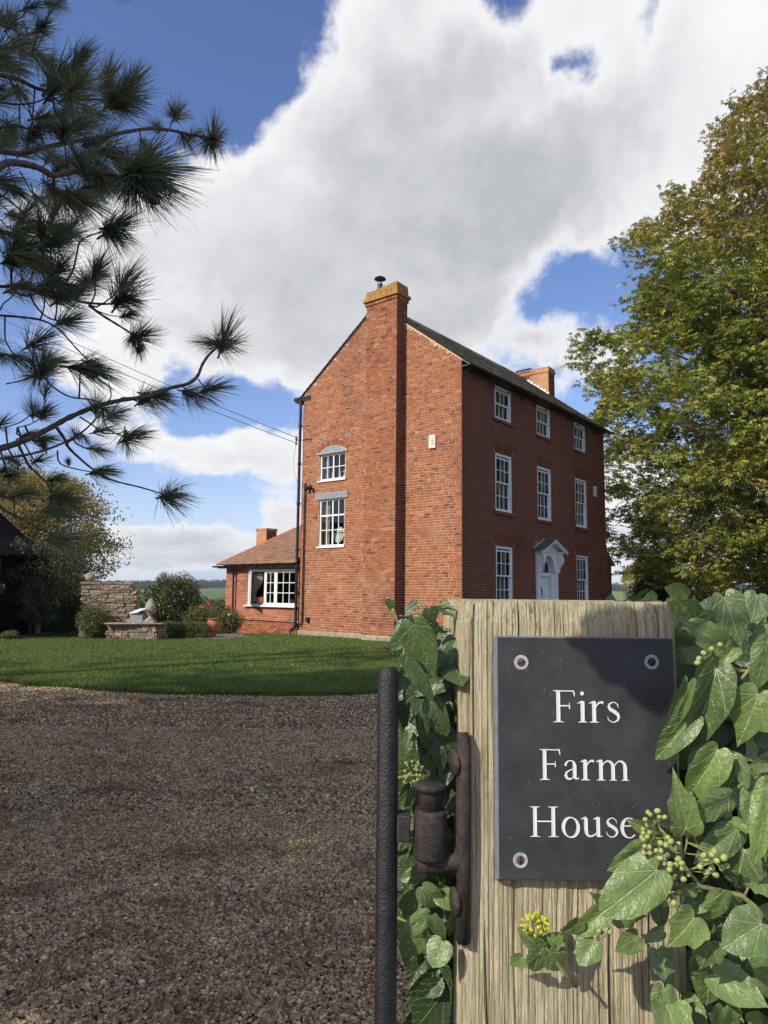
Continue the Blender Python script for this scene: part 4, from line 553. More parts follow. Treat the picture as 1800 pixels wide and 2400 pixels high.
# --- gable wall (local x=0, outward -x)
GF=((0,0,0),(0,1,0),(-1,0,0)); FF_=((0,0,0),(1,0,0),(0,-1,0))
Wg=6.55; Lf=11.0; EV=8.40; SL=.762
def gtop(s): return EV+SL*min(s,Wg-s)-.02
low=(4.54,5.70,3.03,4.62); upp=(4.54,5.71,5.27,6.16)
arch_hole=(4.46,5.82,6.16,6.42)
gw=wall_sheet('gable_wall',GF,0,Wg,.0,EV,M['mortar'],[low,upp])
q=MB(); q.add([(0,0,EV),(0,Wg,EV),(0,Wg/2,EV+SL*Wg/2),(.25,0,EV),(.25,Wg,EV),(.25,Wg/2,EV+SL*Wg/2)],[(0,1,2),(5,4,3),(0,2,5,3),(2,1,4,5)]); q.build('gable_peak',M['mortar'],house)
lint=(4.42,5.88,4.62,4.86)
lay_bricks(gw,GF,0.0,2.11,.21,11.1,M['brick'],[],gtop,single=(1.4,7.2,150),seed=3,name='gable_brickwork',bond='FS')
lay_bricks(gw,GF,3.36,Wg,.21,11.1,M['brick'],[low,upp,lint,(4.42,5.85,6.14,6.21)],gtop,seed=5,name='gable_brickwork',bond='FS',skip=lambda s,t:abs(s-5.125)<.70 and 6.1<t<6.25+.16+.235*(1-((s-5.125)/.665)**2))
# plinth stones
rr=random.Random(2); s=2.11
pl=MB(); s=3.36
while s<Wg-.02:
    L=min(rr.uniform(.55,1.15),Wg-s+.02)
    o=MB().box((-.05-rr.random()*.015,s+.004,-.05),(.05,s+L-.004,.205),rnd=rr.random(),j=.008).build('plinth_stone',M['limestone'],gw,bevel=.012); s+=L
for a,c_,xo in ((2.05,2.75,-.45),(2.76,3.38,-.46),(0,1.0,-.05),(1.0,2.05,-.05)):
    MB().box((xo,a+.004,-.05),(xo+.3,c_-.004,.20),rnd=rr.random(),j=.008).build('plinth_stone',M['limestone'],gw,bevel=.012)
# --- chimney breast and stack
BP=.42; b0,b1=2.11,3.36
br_=MB(); br_.box((-BP+.004,b0+.004,0),(.0,b1-.004,10.72),skip=(3,)); br_.box((-BP+.012,b0+.012,10.72),(.12,b1-.012,11.12)); br_.box((.0,b0+.004,9.8),(.12,b1-.004,10.72))
bo=br_.build('chimney_breast',M['mortar'],house)
lay_bricks(bo,((-BP,0,0),(0,1,0),(-1,0,0)),b0,b1,.21,10.70,M['brick'],single=(1.4,7.6,150),seed=9,name='breast_brickwork',bond='FL')
lay_bricks(bo,((0,b0,0),(1,0,0),(0,-1,0)),-BP,0,.21,10.70,M['brick_shaded'],seed=10,name='breast_side_brickwork',bond='FL')
lay_bricks(bo,((0,b0,0),(1,0,0),(0,-1,0)),0,.13,9.9,10.70,M['brick_shaded'],seed=11,name='stack_side_brickwork',bond='FL')
def course_ring(x0,x1,y0,y1,z0,z1,mt,name,par):
    q=MB(); rr=random.Random(int(z0*1000))
    for a,c_,fx in ((y0,y1,x0),(y0,y1,x1)):
        s=a
        while s<c_-.01:
            L=min(.225,c_-s); q.box((min(fx,fx+(.12 if fx==x0 else -.12)),s+.004,z0+.003),(max(fx,fx+(.12 if fx==x0 else -.12)),s+L-.004,z1-.003),rnd=rr.random(),j=.003); s+=L
    for fy in (y0,y1):
        s=x0+.125
        while s<x1-.13:
            L=min(.225,x1-.125-s); q.box((s+.004,min(fy,fy+(.12 if fy==y0 else -.12)),z0+.003),(s+L-.004,max(fy,fy+(.12 if fy==y0 else -.12)),z1-.003),rnd=rr.random(),j=.003); s+=L
    q.box((x0+.02,y0+.02,z0+.004),(x1-.02,y1-.02,z1-.004)); return q.build(name,mt,par)
course_ring(-BP-.04,.16,b0-.04,b1+.04,10.71,10.83,M['brick'],'corbel_course',bo)
course_ring(-BP-.09,.21,b0-.09,b1+.09,10.83,10.93,M['lichen'],'corbel_course',bo)
course_ring(-BP-.035,.14,b0-.03,b1+.03,10.93,11.05,M['lichen'],'cap_course',bo)
course_ring(-BP-.03,.135,b0-.025,b1+.01,11.05,11.16,M['lichen'],'cap_course',bo)
q=MB(); 
for k,(a,c_) in enumerate(((b0-.02,b0+.30),(b0+.31,b0+.62),(b0+.63,b0+.86),(b0+.9,b0+1.2))): q.box((-BP-.03,a,11.165),(.13,c_,11.25-.025*k),j=.008,rnd=random.random())
q.build('cap_brick',M['lichen'],bo)
q=MB(); cx_,cy_=-.15,3.02; q.lathe([(.085,11.1),(.085,11.50)],16,(cx_,cy_,0)); 
for k in range(3): a=k*2.1+.4; q.box((cx_+.075*math.cos(a)-.008,cy_+.075*math.sin(a)-.008,11.48),(cx_+.075*math.cos(a)+.008,cy_+.075*math.sin(a)+.008,11.69))
q.lathe([(.0,11.76),(.10,11.75),(.18,11.70),(.195,11.67),(.19,11.665),(.12,11.70),(.0,11.71)],24,(cx_,cy_,0)); q.build('flue_cowl',M['black'],bo,smooth=False)
# lead where verge meets stack
MB().box((-.06,b0-.03,9.80),(.12,b0+.005,10.02),j=.006).build('lead_flashing',M['lead'],bo)
# --- gable windows
def casement(parent,loc,rz,w,h,cols,rows,mat_,name='window',transom=None,thick=.05,mull=True,depth=.05,y=.06,roomit=True):
    q=MB(); f=.055
    q.box((0,y-.01,0),(f,y+depth,h)); q.box((w-f,y-.01,0),(w,y+depth,h)); q.box((f,y-.01,h-f),(w-f,y+depth,h)); q.box((f,y-.01,0),(w-f,y+depth,f))
    iw,ih=w-2*f,h-2*f
    for k in range(1,cols):
        t=.026 if (mull and k==cols//2 and cols%2==0) else .012; x=f+iw*k/cols; q.box((x-t,y,f),(x+t,y+depth-.01,h-f))
    for k in range(1,rows):
        t=.026 if transom==k else .012; z=f+ih*k/rows; q.box((f,y+.002,z-t),(w-f,y+depth-.012,z+t))
    o=part(name,q,mat_,parent,loc,rz)
    for i in range(cols):
        for k in range(rows): pane(o,f+iw*i/cols+.012,f+iw*(i+1)/cols-.012,f+ih*k/rows+.012,f+ih*(k+1)/rows-.012,y+.025)
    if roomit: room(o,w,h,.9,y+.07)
    return o
wl=casement(gw,(0,low[1],low[2]),R(-90),low[1]-low[0],low[3]-low[2],4,3,M['white'],transom=2); wl['label']='tall twelve-pane gable window'
MB().box((-.06,-.055,-.055),(1.20,.06,-.002)).build('sill',M['white'],wl)
MB().box((-.13,-.04,1.592),(1.31,.12,1.82),j=.012).build('lintel',M['grey_wood'],wl,bevel=.01)
curtain_mb(.06,.30,.05,1.55,.22,.02,.07).build('curtain',M['curtain'],wl)
wu=casement(gw,(0,upp[1],upp[2]),R(-90),upp[1]-upp[0],upp[3]-upp[2],4,2,M['white']); wu['label']='small eight-pane window under a brick arch'
MB().box((-.06,-.055,-.055),(1.21,.06,-.002)).build('sill',M['white'],wu)
MB().box((-.13,-.045,.892),(1.30,.10,.95),j=.005).build('head_board',M['grey_wood'],wu,bevel=.006)
curtain_mb(.06,.26,.05,.88,.22,.02,.07).build('curtain',M['curtain'],wu)
q=MB(); n=12; vs=[(0,.0,.952),(1.17,0,.952)]; 
top_=[(1.17*k/n,0,.955+.235*(1-(2*k/n-1)**2)) for k in range(n+1)]
for k in range(n):
    a,c_=top_[k],top_[k+1]; q.add([(a[0],-.006,.952),(c_[0],-.006,.952),(c_[0],-.006,c_[2]),(a[0],-.006,a[2]),(a[0],.09,.952),(c_[0],.09,.952),(c_[0],.09,c_[2]),(a[0],.09,a[2])],[(0,1,2,3),(3,2,6,7),(4,7,6,5)],rnd=.5)
q.build('arch_infill',M['grey_wood'],wu)
nb=18
for k in range(nb):
    t0,t1=k/nb,(k+1)/nb
    def pa(t,off):
        x=1.33*t-.08; z=.965+.235*(1-(2*t-1)**2); dx_=1.33; dz_=.235*(-2)*(2*t-1)*2; l=math.hypot(dx_,dz_); return (x-dz_/l*off,z+dx_/l*off)
    e=.06*(t1-t0); A_,B_,C_,D_=pa(t0+e,.0),pa(t1-e,.0),pa(t1-e,.175),pa(t0+e,.175)
    MB().add([(p_[0],-.018,p_[1]) for p_ in (A_,B_,C_,D_)]+[(p_[0],.05,p_[1]) for p_ in (A_,B_,C_,D_)],[(0,1,2,3),(0,4,5,1),(1,5,6,2),(2,6,7,3),(3,7,4,0)],rnd=random.random()).build('arch_brick',M['brick'],wu)
# white repointed crack lines above the arch: thick mortar ribbons standing in the joints
q=MB(); rr=random.Random(5)
for k in range(11):
    z=6.60+.08*k+.0; yc=5.72-.62*(k/12)**1.0+rr.uniform(-.05,.05)+(.1 if k>8 else 0); wdt=rr.uniform(.15,.42)*(1-.04*k)
    q.box((-.0105,yc-wdt/2,z-.007),(0,yc+wdt/2,z+.007),j=.001)
    for e in (-.5,.5):
        if rr.random()<.75: q.box((-.0105,yc+wdt*e-.006,z),(0,yc+wdt*e+.006,z+.08),j=.001)
for k in range(9):
    z=6.9+.08*rr.randrange(-6,44); yc=rr.uniform(.3,2.0) if k%2 else rr.uniform(2.2,2.9); xo=0 if yc<2.1 else -BP
    if z<gtop(yc)-.1 or xo: q.box((xo-.0105,yc,z-.006),(xo,yc+rr.uniform(.06,.2),z+.006),j=.002)
q.build('repointing',M['mortar'],gw)
# --- front wall
FH=[(1.95,3.03,7.03,8.12),(4.86,5.94,7.03,8.12),(8.02,9.10,7.04,8.13),(1.95,3.03,4.07,5.94),(4.86,5.94,4.06,5.94),(8.02,9.10,4.06,5.95),(1.95,3.03,1.12,3.0),(8.02,9.10,1.12,3.0),(4.86,5.98,0,2.86)]
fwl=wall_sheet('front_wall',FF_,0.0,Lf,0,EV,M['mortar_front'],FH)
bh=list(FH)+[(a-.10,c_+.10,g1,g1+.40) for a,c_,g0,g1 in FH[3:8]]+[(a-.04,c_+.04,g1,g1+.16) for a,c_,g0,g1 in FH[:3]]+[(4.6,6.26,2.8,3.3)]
lay_bricks(fwl,FF_,.0,Lf,.1,EV-.02,M['brick_shaded'],bh,seed=21,name='front_brickwork',bond='FL')
for i,(a,c_,g0,g1) in enumerate(FH[:8]):
    rows=1 if i<3 else 2
    lab=['top-floor sash window','middle-floor sash window','ground-floor sash window'][0 if i<3 else (1 if i<6 else 2)]
    sash_window(fwl,(a,0,g0),0,c_-a,g1-g0,rows,lab)
    if i>=3:
        q=MB(); n=19; w=c_-a
        for k in range(n):
            t0,t1=(k+.06)/n,(k+.94)/n; xb0,xb1=a-.02+(w+.04)*t0,a-.02+(w+.04)*t1; xt0,xt1=a-.14+(w+.28)*t0,a-.14+(w+.28)*t1
            q.add([(xb0,-.011,g1+.004),(xb1,-.011,g1+.004),(xt1,-.011,g1+.39),(xt0,-.011,g1+.39),(xb0,.02,g1+.004),(xb1,.02,g1+.004),(xt1,.02,g1+.39),(xt0,.02,g1+.39)],[(0,1,2,3),(0,4,5,1),(1,5,6,2),(2,6,7,3),(3,7,4,0)])
        q.build('flat_arch',M['brick_shaded'],fwl)
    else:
        MB().box((a-.03,-.012,g1+.004),(c_+.03,.02,g1+.15),j=.003).build('head_course',M['brick_shaded'],fwl)
# other walls (unseen sides, still solid)
wall_sheet('back_wall',((0,Wg,0),(1,0,0),(0,1,0)),0.26,Lf-.26,0,EV,M['mortar'],[])
fg=MB(); fg.box((Lf-.25,.26,0),(Lf,Wg-.0,EV)); fg.add([(Lf-.01,.0,EV),(Lf-.01,Wg,EV),(Lf-.01,Wg/2,EV+SL*Wg/2),(Lf-.25,0,EV),(Lf-.25,Wg,EV),(Lf-.25,Wg/2,EV+SL*Wg/2)],[(0,1,2),(5,4,3),(0,2,5,3),(2,1,4,5)]); fg.build('far_gable',M['brick_shaded'],house)
# --- roof
RT=EV+SL*Wg/2+.05; ov=.30
def roof_slope(sign):
    y_e=(-ov) if sign<0 else Wg+ov; z_e=EV+.05-SL*ov; yr=Wg/2
    q=MB(); q.add([(.0,y_e,z_e),(Lf+.12,y_e,z_e),(Lf+.12,yr,RT),(0,yr,RT),(.0,y_e,z_e-.05),(Lf+.12,y_e,z_e-.05),(Lf+.12,yr,RT-.05),(0,yr,RT-.05)],[(0,1,2,3),(7,6,5,4),(0,4,5,1),(1,5,6,2),(3,7,4,0)])
    return q
ro=roof_slope(-1).build('roof',M['slate_roof'],house); roof_slope(1).build('roof',M['slate_roof'],house)
sl_len=math.hypot(Wg/2+ov,RT-(EV+.05-SL*ov)); ny=(Wg/2+ov)/sl_len; nz=(RT-(EV+.05-SL*ov))/sl_len
q=MB(); rr=random.Random(8); gauge=.19; rown=int(sl_len/gauge)
for sgn in (-1,1):
    for r_ in range(rown+1):
        d0=r_*gauge; x=-.06-(0 if r_%2 else .14)
        while x<Lf+.12:
            L=.28; a,c_=max(x,-.06)+.004,min(x+L,Lf+.14)-.004
            if c_-a>.03:
                th_=.012+rr.uniform(0,.010); d1=min(d0+gauge+.05,sl_len)
                def RP(xx,d,hh):
                    yy=-ov+ny*d; zz=EV+.05-SL*ov+nz*d; yy-=nz*hh; zz+=ny*hh
                    if sgn>0: yy=Wg-yy
                    return (xx,yy,zz)
                e=rr.uniform(-.008,.008)
                q.add([RP(a,d0+e,th_+.012),RP(c_,d0+e,th_+.012),RP(c_,d1,.008),RP(a,d1,.008),RP(a,d0+e,.0),RP(c_,d0+e,.0)],[(0,1,2,3),(4,5,1,0)],rr.random())
            x+=L
q.build('slates',M['slate_roof'],ro,kind='stuff')
q=MB()
for k in range(25): q.tube([(k*.45+.0,Wg/2,RT+.0),(k*.45+.44,Wg/2,RT+.0)],.10,10)
q.build('ridge_tiles',M['slate_roof'],ro)
# verges: mortar bed below slates on the near gable
for s0,s1_,nm in ((0,b0,'verge'),(b1,Wg,'verge')):
    q=MB()
    def vz(s): return EV+SL*min(s,Wg-s)
    q.add([(-.02,s0-.05 if s0==0 else s0,vz(max(s0,0))-.04),(-.02,s1_+(.05 if s1_==Wg else 0),vz(s1_)-.04),(-.02,s1_,vz(s1_)+.035),(-.02,s0,vz(s0)+.035),(.05,s0,vz(s0)-.04),(.05,s1_,vz(s1_)-.04),(.05,s1_,vz(s1_)+.035),(.05,s0,vz(s0)+.035)],[(0,1,2,3),(4,7,6,5),(0,4,5,1),(3,2,6,7)]) if not (s0<Wg/2<s1_) else q.add([(-.02,s0,vz(s0)-.04),(-.02,s1_,vz(s1_)-.04),(-.02,s1_,vz(s1_)+.035),(-.02,s0,vz(s0)+.035)],[(0,1,2,3)])
    q.build(nm,M['mortar'] if s0==0 else M['black'],ro)
# front gutter with brackets
gz=EV-SL*ov+.0
q=MB(); n=8; vs=[];x0,x1=-.12,Lf+.22
for i,x in enumerate((x0,x1)):
    for k in range(n+1): a=math.pi+math.pi*k/n; vs.append((x,-ov-.03+.062*math.cos(a),gz+.03+.062*math.sin(a)))
fs=[(k,k+1,n+2+k,n+1+k) for k in range(n)]+[tuple(range(n+1)),tuple(range(n+1,2*n+2))]; q.add(vs,fs)
go2=q.build('gutter',M['black'],house)
for k in range(13):
    x=.05+k*.9; MB().tube([(x,-.0,gz-.17),(x,-.10,gz-.16),(x,-.22,gz-.07),(x,-ov-.03,gz-.035)],.013,6).build('gutter_bracket',M['black'],go2)
MB().box((.0,-.20,gz-.0),(Lf,-.003,gz+.05)).build('eaves_soffit',M['black'],house)
q=MB(); q.box((-.02,Wg-.35,EV-.20),(.35,Wg+.42,EV-.10)); q.add([(-.03,Wg-.35,EV-.10),(-.03,Wg+.50,EV-.12),(-.03,Wg+.45,EV-.02),(-.03,Wg-.33,EV-.03),(.3,Wg-.35,EV-.10),(.3,Wg+.50,EV-.12),(.3,Wg+.45,EV-.02),(.3,Wg-.33,EV-.03)],[(0,1,2,3),(7,6,5,4),(0,4,5,1),(3,2,6,7),(1,5,6,2),(0,3,7,4)]); q.build('eaves_box',M['black'],house)
# downpipes on the gable
q=MB(); q.tube([(-.10,6.60,8.25),(-.10,6.60,.34),(-.12,6.62,.28),(-.30,6.66,.20),(-.34,6.66,.06)],.052,12)
for z in (7.3,5.95,4.55,2.95,1.5,.4): q.tube([(-.10,6.60,z-.05),(-.10,6.60,z+.05)],.066,12); q.box((-.10,6.56,z-.01),(-.0,6.64,z+.015))
q.build('downpipe',M['black'],house,smooth=False)
q=MB(); q.tube([(0,6.34,5.24),(-.06,6.34,5.22),(-.06,6.34,.50),(-.06,6.44,.36)],.026,10); q.build('waste_pipe',M['black'],house)
MB().box((-.09,6.02,.50),(0,6.14,.66)).build('meter_box',M['black'],house)
# security lights
q=MB(); q.tube([(0,6.10,5.12),(-.06,6.10,5.12)],.05,12); 
for dy in (.07,-.09): q.tube([(-.06,6.10+dy*.3,5.11),(-.10,6.10+dy,5.08),(-.17,6.10+dy*1.3,5.0)],[.02,.055,.065],12)
q.build('security_light',M['black'],house)
# cable bracket
q=MB(); q.tube([(0,6.50,6.80),(-.14,6.74,6.80)],.012,6); q.tube([(-.14,6.74,6.64),(-.14,6.74,6.70)],.035,10); q.tube([(-.14,6.74,6.70),(-.14,6.74,6.92)],.022,8); q.tube([(-.14,6.74,6.80),(-.14,6.74,6.84)],.04,10); q.tube([(-.14,6.74,6.88),(-.14,6.74,6.93)],.038,10); q.tube([(-.02,6.1,6.80),(-.02,6.5,6.80)],.012,6); q.build('cable_bracket',M['black'],house)
MB().tube([(-.14,6.76,6.64),(-.12,6.86,6.2),(-.11,6.84,5.7),(-.10,6.68,5.3)],.006,5).build('cable',M['black'],house)
# alarm boxes
def alarm(loc,rz):
    q=MB(); q.box((0,-.07,0),(.235,0,.40)); q.box((.02,-.078,.03),(.215,-.07,.37)); o=part('alarm_box',q,M['plastic'],house,loc,rz,bevel=.018)
    t=MB(); rr=random.Random(3)
    t.add([(.05,-.081,.26),(.075,-.081,.25),(.06,-.081,.33),(.045,-.081,.33)],[(0,1,2,3)])
    for k,(a,c_) in enumerate(((.13,.18),(.10,.19),(.08,.19),(.09,.17))):
        z=.27-k*.055; x=a
        while x<c_: w=rr.uniform(.012,.024); t.box((x,-.0815,z),(x+w,-.0795,z+rr.uniform(.016,.026))); x+=w+.006
    t.build('printed_text',M['text'],o)
alarm((0,1.13,5.84),R(-90)); alarm((9.76,0,5.42),0)
# far stack
fs_=MB(); fs_.box((10.42,2.15,8.5),(11.03,3.95,11.25)); fs_.build('far_chimney',M['mortar'],house); fso=house.children[-1]
lay_bricks(fso,((10.42,0,0),(0,1,0),(-1,0,0)),2.15,3.95,9.5,11.12,M['brick_far'],seed=31,name='stack_brickwork',bond='FL')
lay_bricks(fso,((0,2.15,0),(1,0,0),(0,-1,0)),10.42,11.03,9.5,11.12,M['brick_shaded'],seed=32,name='stack_brickwork',bond='FL')
course_ring(10.38,11.07,2.11,3.99,11.12,11.24,M['brick_far'],'corbel_course',fso); course_ring(10.40,11.05,2.13,3.97,11.24,11.36,M['brick_far'],'cap_course',fso)
q=MB(); q.box((10.395,3.05,11.0),(10.41,3.9,11.30),j=.004); q.box((10.385,3.0,11.36),(10.9,3.7,11.44),j=.01); q.build('soot_patch',M['black'],fso)
for k in range(7):
    y=2.12+k*.15; z=EV+SL*y+.06; MB().box((10.385,y,z-.10),(10.415,y+.17,z+.14+.02*(k%2)),j=.006).build('stepped_flashing',M['limewash'],fso)
# lean-to beyond the far end
q=MB(); q.add([(Lf+.002,.35,0),(12.42,.35,0),(12.42,.35,2.80),(Lf+.002,.35,3.68),(Lf+.002,5,0),(12.42,5,0),(12.42,5,2.8),(Lf+.002,5,3.68)],[(0,1,2,3),(4,7,6,5),(1,5,6,2),(3,2,6,7)]); q.build('lean_to',M['mortar_front'],house); lt=house.children[-1]
lay_bricks(lt,((0,.35,0),(1,0,0),(0,-1,0)),Lf,12.42,.1,3.6,M['brick_shaded'],top=lambda s:3.68-(s-Lf)*.62,seed=41,name='lean_to_brickwork')
MB().add([(Lf,.22,3.70),(12.55,.22,2.74),(12.55,.22,2.80),(Lf,.22,3.77),(Lf,5,3.70),(12.55,5,2.74),(12.55,5,2.80),(Lf,5,3.77)],[(0,1,2,3),(4,7,6,5),(0,4,5,1),(3,2,6,7),(1,5,6,2)]).build('lean_to_roof',M['slate_roof'],lt)
# --- front door with gabled hood
dr=MB(); dr.box((4.98,.12,.12),(5.86,.17,2.14)); door=dr.build('door',M['white_front'],house)
for (a,c_,z0,z1) in ((5.06,5.38,.25,.95),(5.46,5.78,.25,.95),(5.06,5.38,1.05,2.02),(5.46,5.78,1.05,2.02)):
    q=MB(); q.box((a,.10,z0),(c_,.12,z0+.03)); q.box((a,.10,z1-.03),(c_,.12,z1)); q.box((a,.10,z0+.03),(a+.03,.12,z1-.03)); q.box((c_-.03,.10,z0+.03),(c_,.12,z1-.03)); q.build('door_panel',M['white_front'],door)
q=MB(); q.tube([(5.20,.10,1.66),(5.20,.08,1.66)],.03,10); q.tube([(5.20,.075,1.66),(5.24,.07,1.60),(5.25,.07,1.53),(5.20,.07,1.48),(5.16,.07,1.53),(5.17,.07,1.60),(5.20,.075,1.66)],.013,6); q.tube([(5.20,.08,1.78),(5.20,.08,1.66)],.02,6); q.build('door_knocker',M['black'],door)
sx0,sx1=4.62,6.24; cxm=5.43; arr=.50; zc=2.30
q=MB(); 
for a,c_ in ((sx0,4.86),(6.0,sx1)): q.box((a,-.07,0),(c_,.10,2.24)); q.box((a+.05,-.09,.05),(c_-.05,-.07,2.2)); q.box((a-.03,-.11,2.24),(c_+.03,.10,2.32))
q.box((4.86,-.01,0),(4.97,.16,2.24)); q.box((5.87,-.01,0),(6.0,.16,2.24)); q.box((4.90,.05,2.14),(5.97,.18,2.26))
su=q.build('door_surround',M['white_front'],house,bevel=.006)
q=MB(); n=20; ztop=3.02
for k in range(n):
    a0,a1=math.pi*k/n,math.pi*(k+1)/n
    def ap(a): return (cxm-arr*math.cos(a),zc+arr*1.08*math.sin(a))
    def op(a):
        c_=-math.cos(a); s=math.sin(a); t=min((sx1-cxm)/max(abs(c_),1e-6),(ztop-zc)/max(s,1e-6)); return (cxm+c_*t,zc+s*t)
    A_,B_,C_,D_=ap(a0),ap(a1),op(a1),op(a0)
    q.add([(A_[0],-.10,A_[1]),(B_[0],-.10,B_[1]),(C_[0],-.10,C_[1]),(D_[0],-.10,D_[1])],[(0,1,2,3)])
    q.add([(A_[0],-.10,A_[1]),(B_[0],-.10,B_[1]),(B_[0],.15,B_[1]),(A_[0],.15,A_[1])],[(0,1,2,3)])
q.box((sx0,-.098,zc),(sx0+.01,.0,ztop)); q.box((sx1-.01,-.098,zc),(sx1,.0,ztop)); q.build('arch_panel',M['white_front'],su)
# fanlight
q=MB(); 
def gothic(cx0,hw,z0,hh,y,w):
    L=[];Rr=[]
    for k in range(9): t=k/8; L.append((cx0-hw*math.cos(t*math.pi/2),y,z0+hh*math.sin(t*math.pi/2)*1.0)); Rr.append((cx0+hw*math.cos(t*math.pi/2),y,z0+hh*math.sin(t*math.pi/2)))
    q.tube(L,w,6);q.tube(Rr,w,6)
gothic(cxm,.44,2.27,.50,.10,.022)
q.tube([(cxm,.10,2.27),(cxm-.04,.10,2.45),(cxm-.2,.10,2.69)],.013,6); q.tube([(cxm,.10,2.27),(cxm+.04,.10,2.45),(cxm+.2,.10,2.69)],.013,6); q.build('fanlight_tracery',M['white_front'],su)
MB().add([(4.95,.13,2.26),(5.92,.13,2.26),(5.92,.13,2.85),(4.95,.13,2.85)],[(0,1,2,3)]).build('pane',M['glass'],su)
MB().box((4.86,.3,0),(6.0,.5,2.9)).build('hall_back',M['room'],su)
# hood
yf=-.36; hz0=2.99; ap_z=3.36; hx0,hx1=4.46,6.40
q=MB()
for s_,xa in ((-1,hx0),(1,hx1)):
    q.add([(xa,yf-.05,hz0),(cxm,yf-.05,ap_z+.03),(cxm,.0,ap_z+.03),(xa,.0,hz0),(xa,yf-.05,hz0+.05),(cxm,yf-.05,ap_z+.085),(cxm,.0,ap_z+.085),(xa,.0,hz0+.05)],[(0,1,2,3),(4,5,6,7),(0,1,5,4),(0,3,7,4)])
hood=q.build('door_hood',M['porch_slate'],house)
q=MB(); 
for s_,xa in ((-1,hx0),(1,hx1)):
    d=Vector((cxm-xa,0,ap_z-hz0)).normalized(); 
    for off,dep,th_ in ((0,.04,.045),(.05,.02,.04)):
        q.add([(xa,yf-dep,hz0-off),(cxm,yf-dep,ap_z+.025-off),(cxm,yf-dep,ap_z+.025-off-th_),(xa,yf-dep,hz0-off-th_),(xa,yf+.06,hz0-off),(cxm,yf+.06,ap_z+.025-off),(cxm,yf+.06,ap_z+.025-off-th_),(xa,yf+.06,hz0-off-th_)],[(0,1,2,3),(7,6,5,4),(3,2,6,7),(0,3,7,4)])
q.add([(sx0,-.12,ztop-.06),(sx1,-.12,ztop-.06),(sx1,-.12,ztop+.0),(cxm,-.12,ap_z),(sx0,-.12,ztop)],[(0,1,2,3,4)])
for s_,xa in ((-1,hx0),(1,hx1)): q.add([(xa,yf,hz0-.01),(cxm,yf,ap_z+.01),(cxm,0,ap_z+.01),(xa,0,hz0-.01)],[(0,1,2,3)])
q.build('pediment',M['white_front'],hood)
prof=[(-.02,0),(-.30,0),(-.31,-.06),(-.25,-.10),(-.30,-.20),(-.33,-.32),(-.28,-.44),(-.19,-.54),(-.15,-.64),(-.17,-.70),(-.02,-.70)]
for a in (4.64,6.08):
    q=MB(); n=len(prof); q.add([(a,y_,3.0-.0+z_) for y_,z_ in prof]+[(a+.14,y_,3.0+z_) for y_,z_ in prof],[tuple(range(n))[::-1],tuple(range(n,2*n))]+[(k,(k+1)%n,n+(k+1)%n,n+k) for k in range(n)]); q.build('scroll_bracket',M['white_front'],hood)
MB().box((4.5,-.55,0),(6.4,-.0,.12)).build('door_step',M['limestone'],house)
q=MB(); 
for k in range(5): q.box((4.50+k*.16,-.03,3.07+k*.075),(4.74+k*.16,-.004,3.10+k*.075))
q.build('lead_flashing',M['limewash'],hood)
# ornaments standing inside the gable windows
def local_to_world(x,y,z):
    return (HC[0]+x*math.cos(HR)-y*math.sin(HR),HC[1]+x*math.sin(HR)+y*math.cos(HR),z)
q=MB(); q.lathe([(.0,0),(.20,.002),(.27,.02),(.275,.026),(.20,.012),(0,.010)],32); 
pl=q.build('display_plate',M['porcelain'],None,smooth=True); pl.location=local_to_world(.21,4.93,3.40); pl.rotation_euler=(R(80),0,HR+R(-90)); pl.scale=(.78,1.05,1); setp(pl,'oval white china platter standing inside the tall gable window','plate')
for k,y_ in enumerate((5.49,5.29,4.92,4.74)):
    q=MB(); q.lathe([(.045,0),(.045,.01),(.018,.04),(.014,.10),(.026,.13),(.012,.16),(.022,.21),(.026,.225)] if k<2 else [(.07,0),(.07,.02),(.02,.09),(.015,.15),(.04,.21),(.045,.24)],16)
    c=q.build('candlestick',M['porcelain'],None,smooth=True); c.location=local_to_world(.19,y_,5.33)
    setp(c,['small glass figure at the far left behind the arched gable window','round-topped glass figure second from left in the arched gable window','flared glass candlestick third from left in the arched gable window','flared glass candlestick at the right in the arched gable window'][k],'ornament','glass ornaments in the arched gable window')
# ------------------------------------------------------------------ single-storey wing
wing=empty('brick_wing','low brick kitchen wing with tiled hipped roof and white window','extension',HC,HR)
W0,W1=6.56,10.5; X0=.03
wh=(6.66,9.20,1.02,2.27)
WF=((X0,0,0),(0,1,0),(-1,0,0))
ww=wall_sheet('front_wall',WF,W0,W1,0,2.40,M['mortar'],[wh],parent=wing)
lay_bricks(ww,WF,W0,W1,.50,2.36,M['brick_wing'],[wh,(6.6,9.3,.93,1.02)],single=(.4,2.4,300),seed=51,name='brickwork',bond='ST')
lay_bricks(ww,((X0-.025,0,0),(0,1,0),(-1,0,0)),W0,W1+.03,.0,.46,M['brick_wing'],seed=52,name='plinth_brickwork',bond='ST')
q=MB(); s=6.60
while s<9.28: q.box((X0-.012,s+.003,.90),(X0+.05,s+.071,1.0),rnd=random.random()); s+=.0765
q.build('sill_course',M['brick_wing'],ww)
MB().box((X0+.05,W1-.25,0),(6,W1,2.40)).build('side_wall',M['brick_wing'],wing)
MB().tube([(X0-.045,10.5,.49),(X0-.045,6.72,.47),(X0-.10,6.62,.45)],.018,8).build('conduit',M['black'],wing)
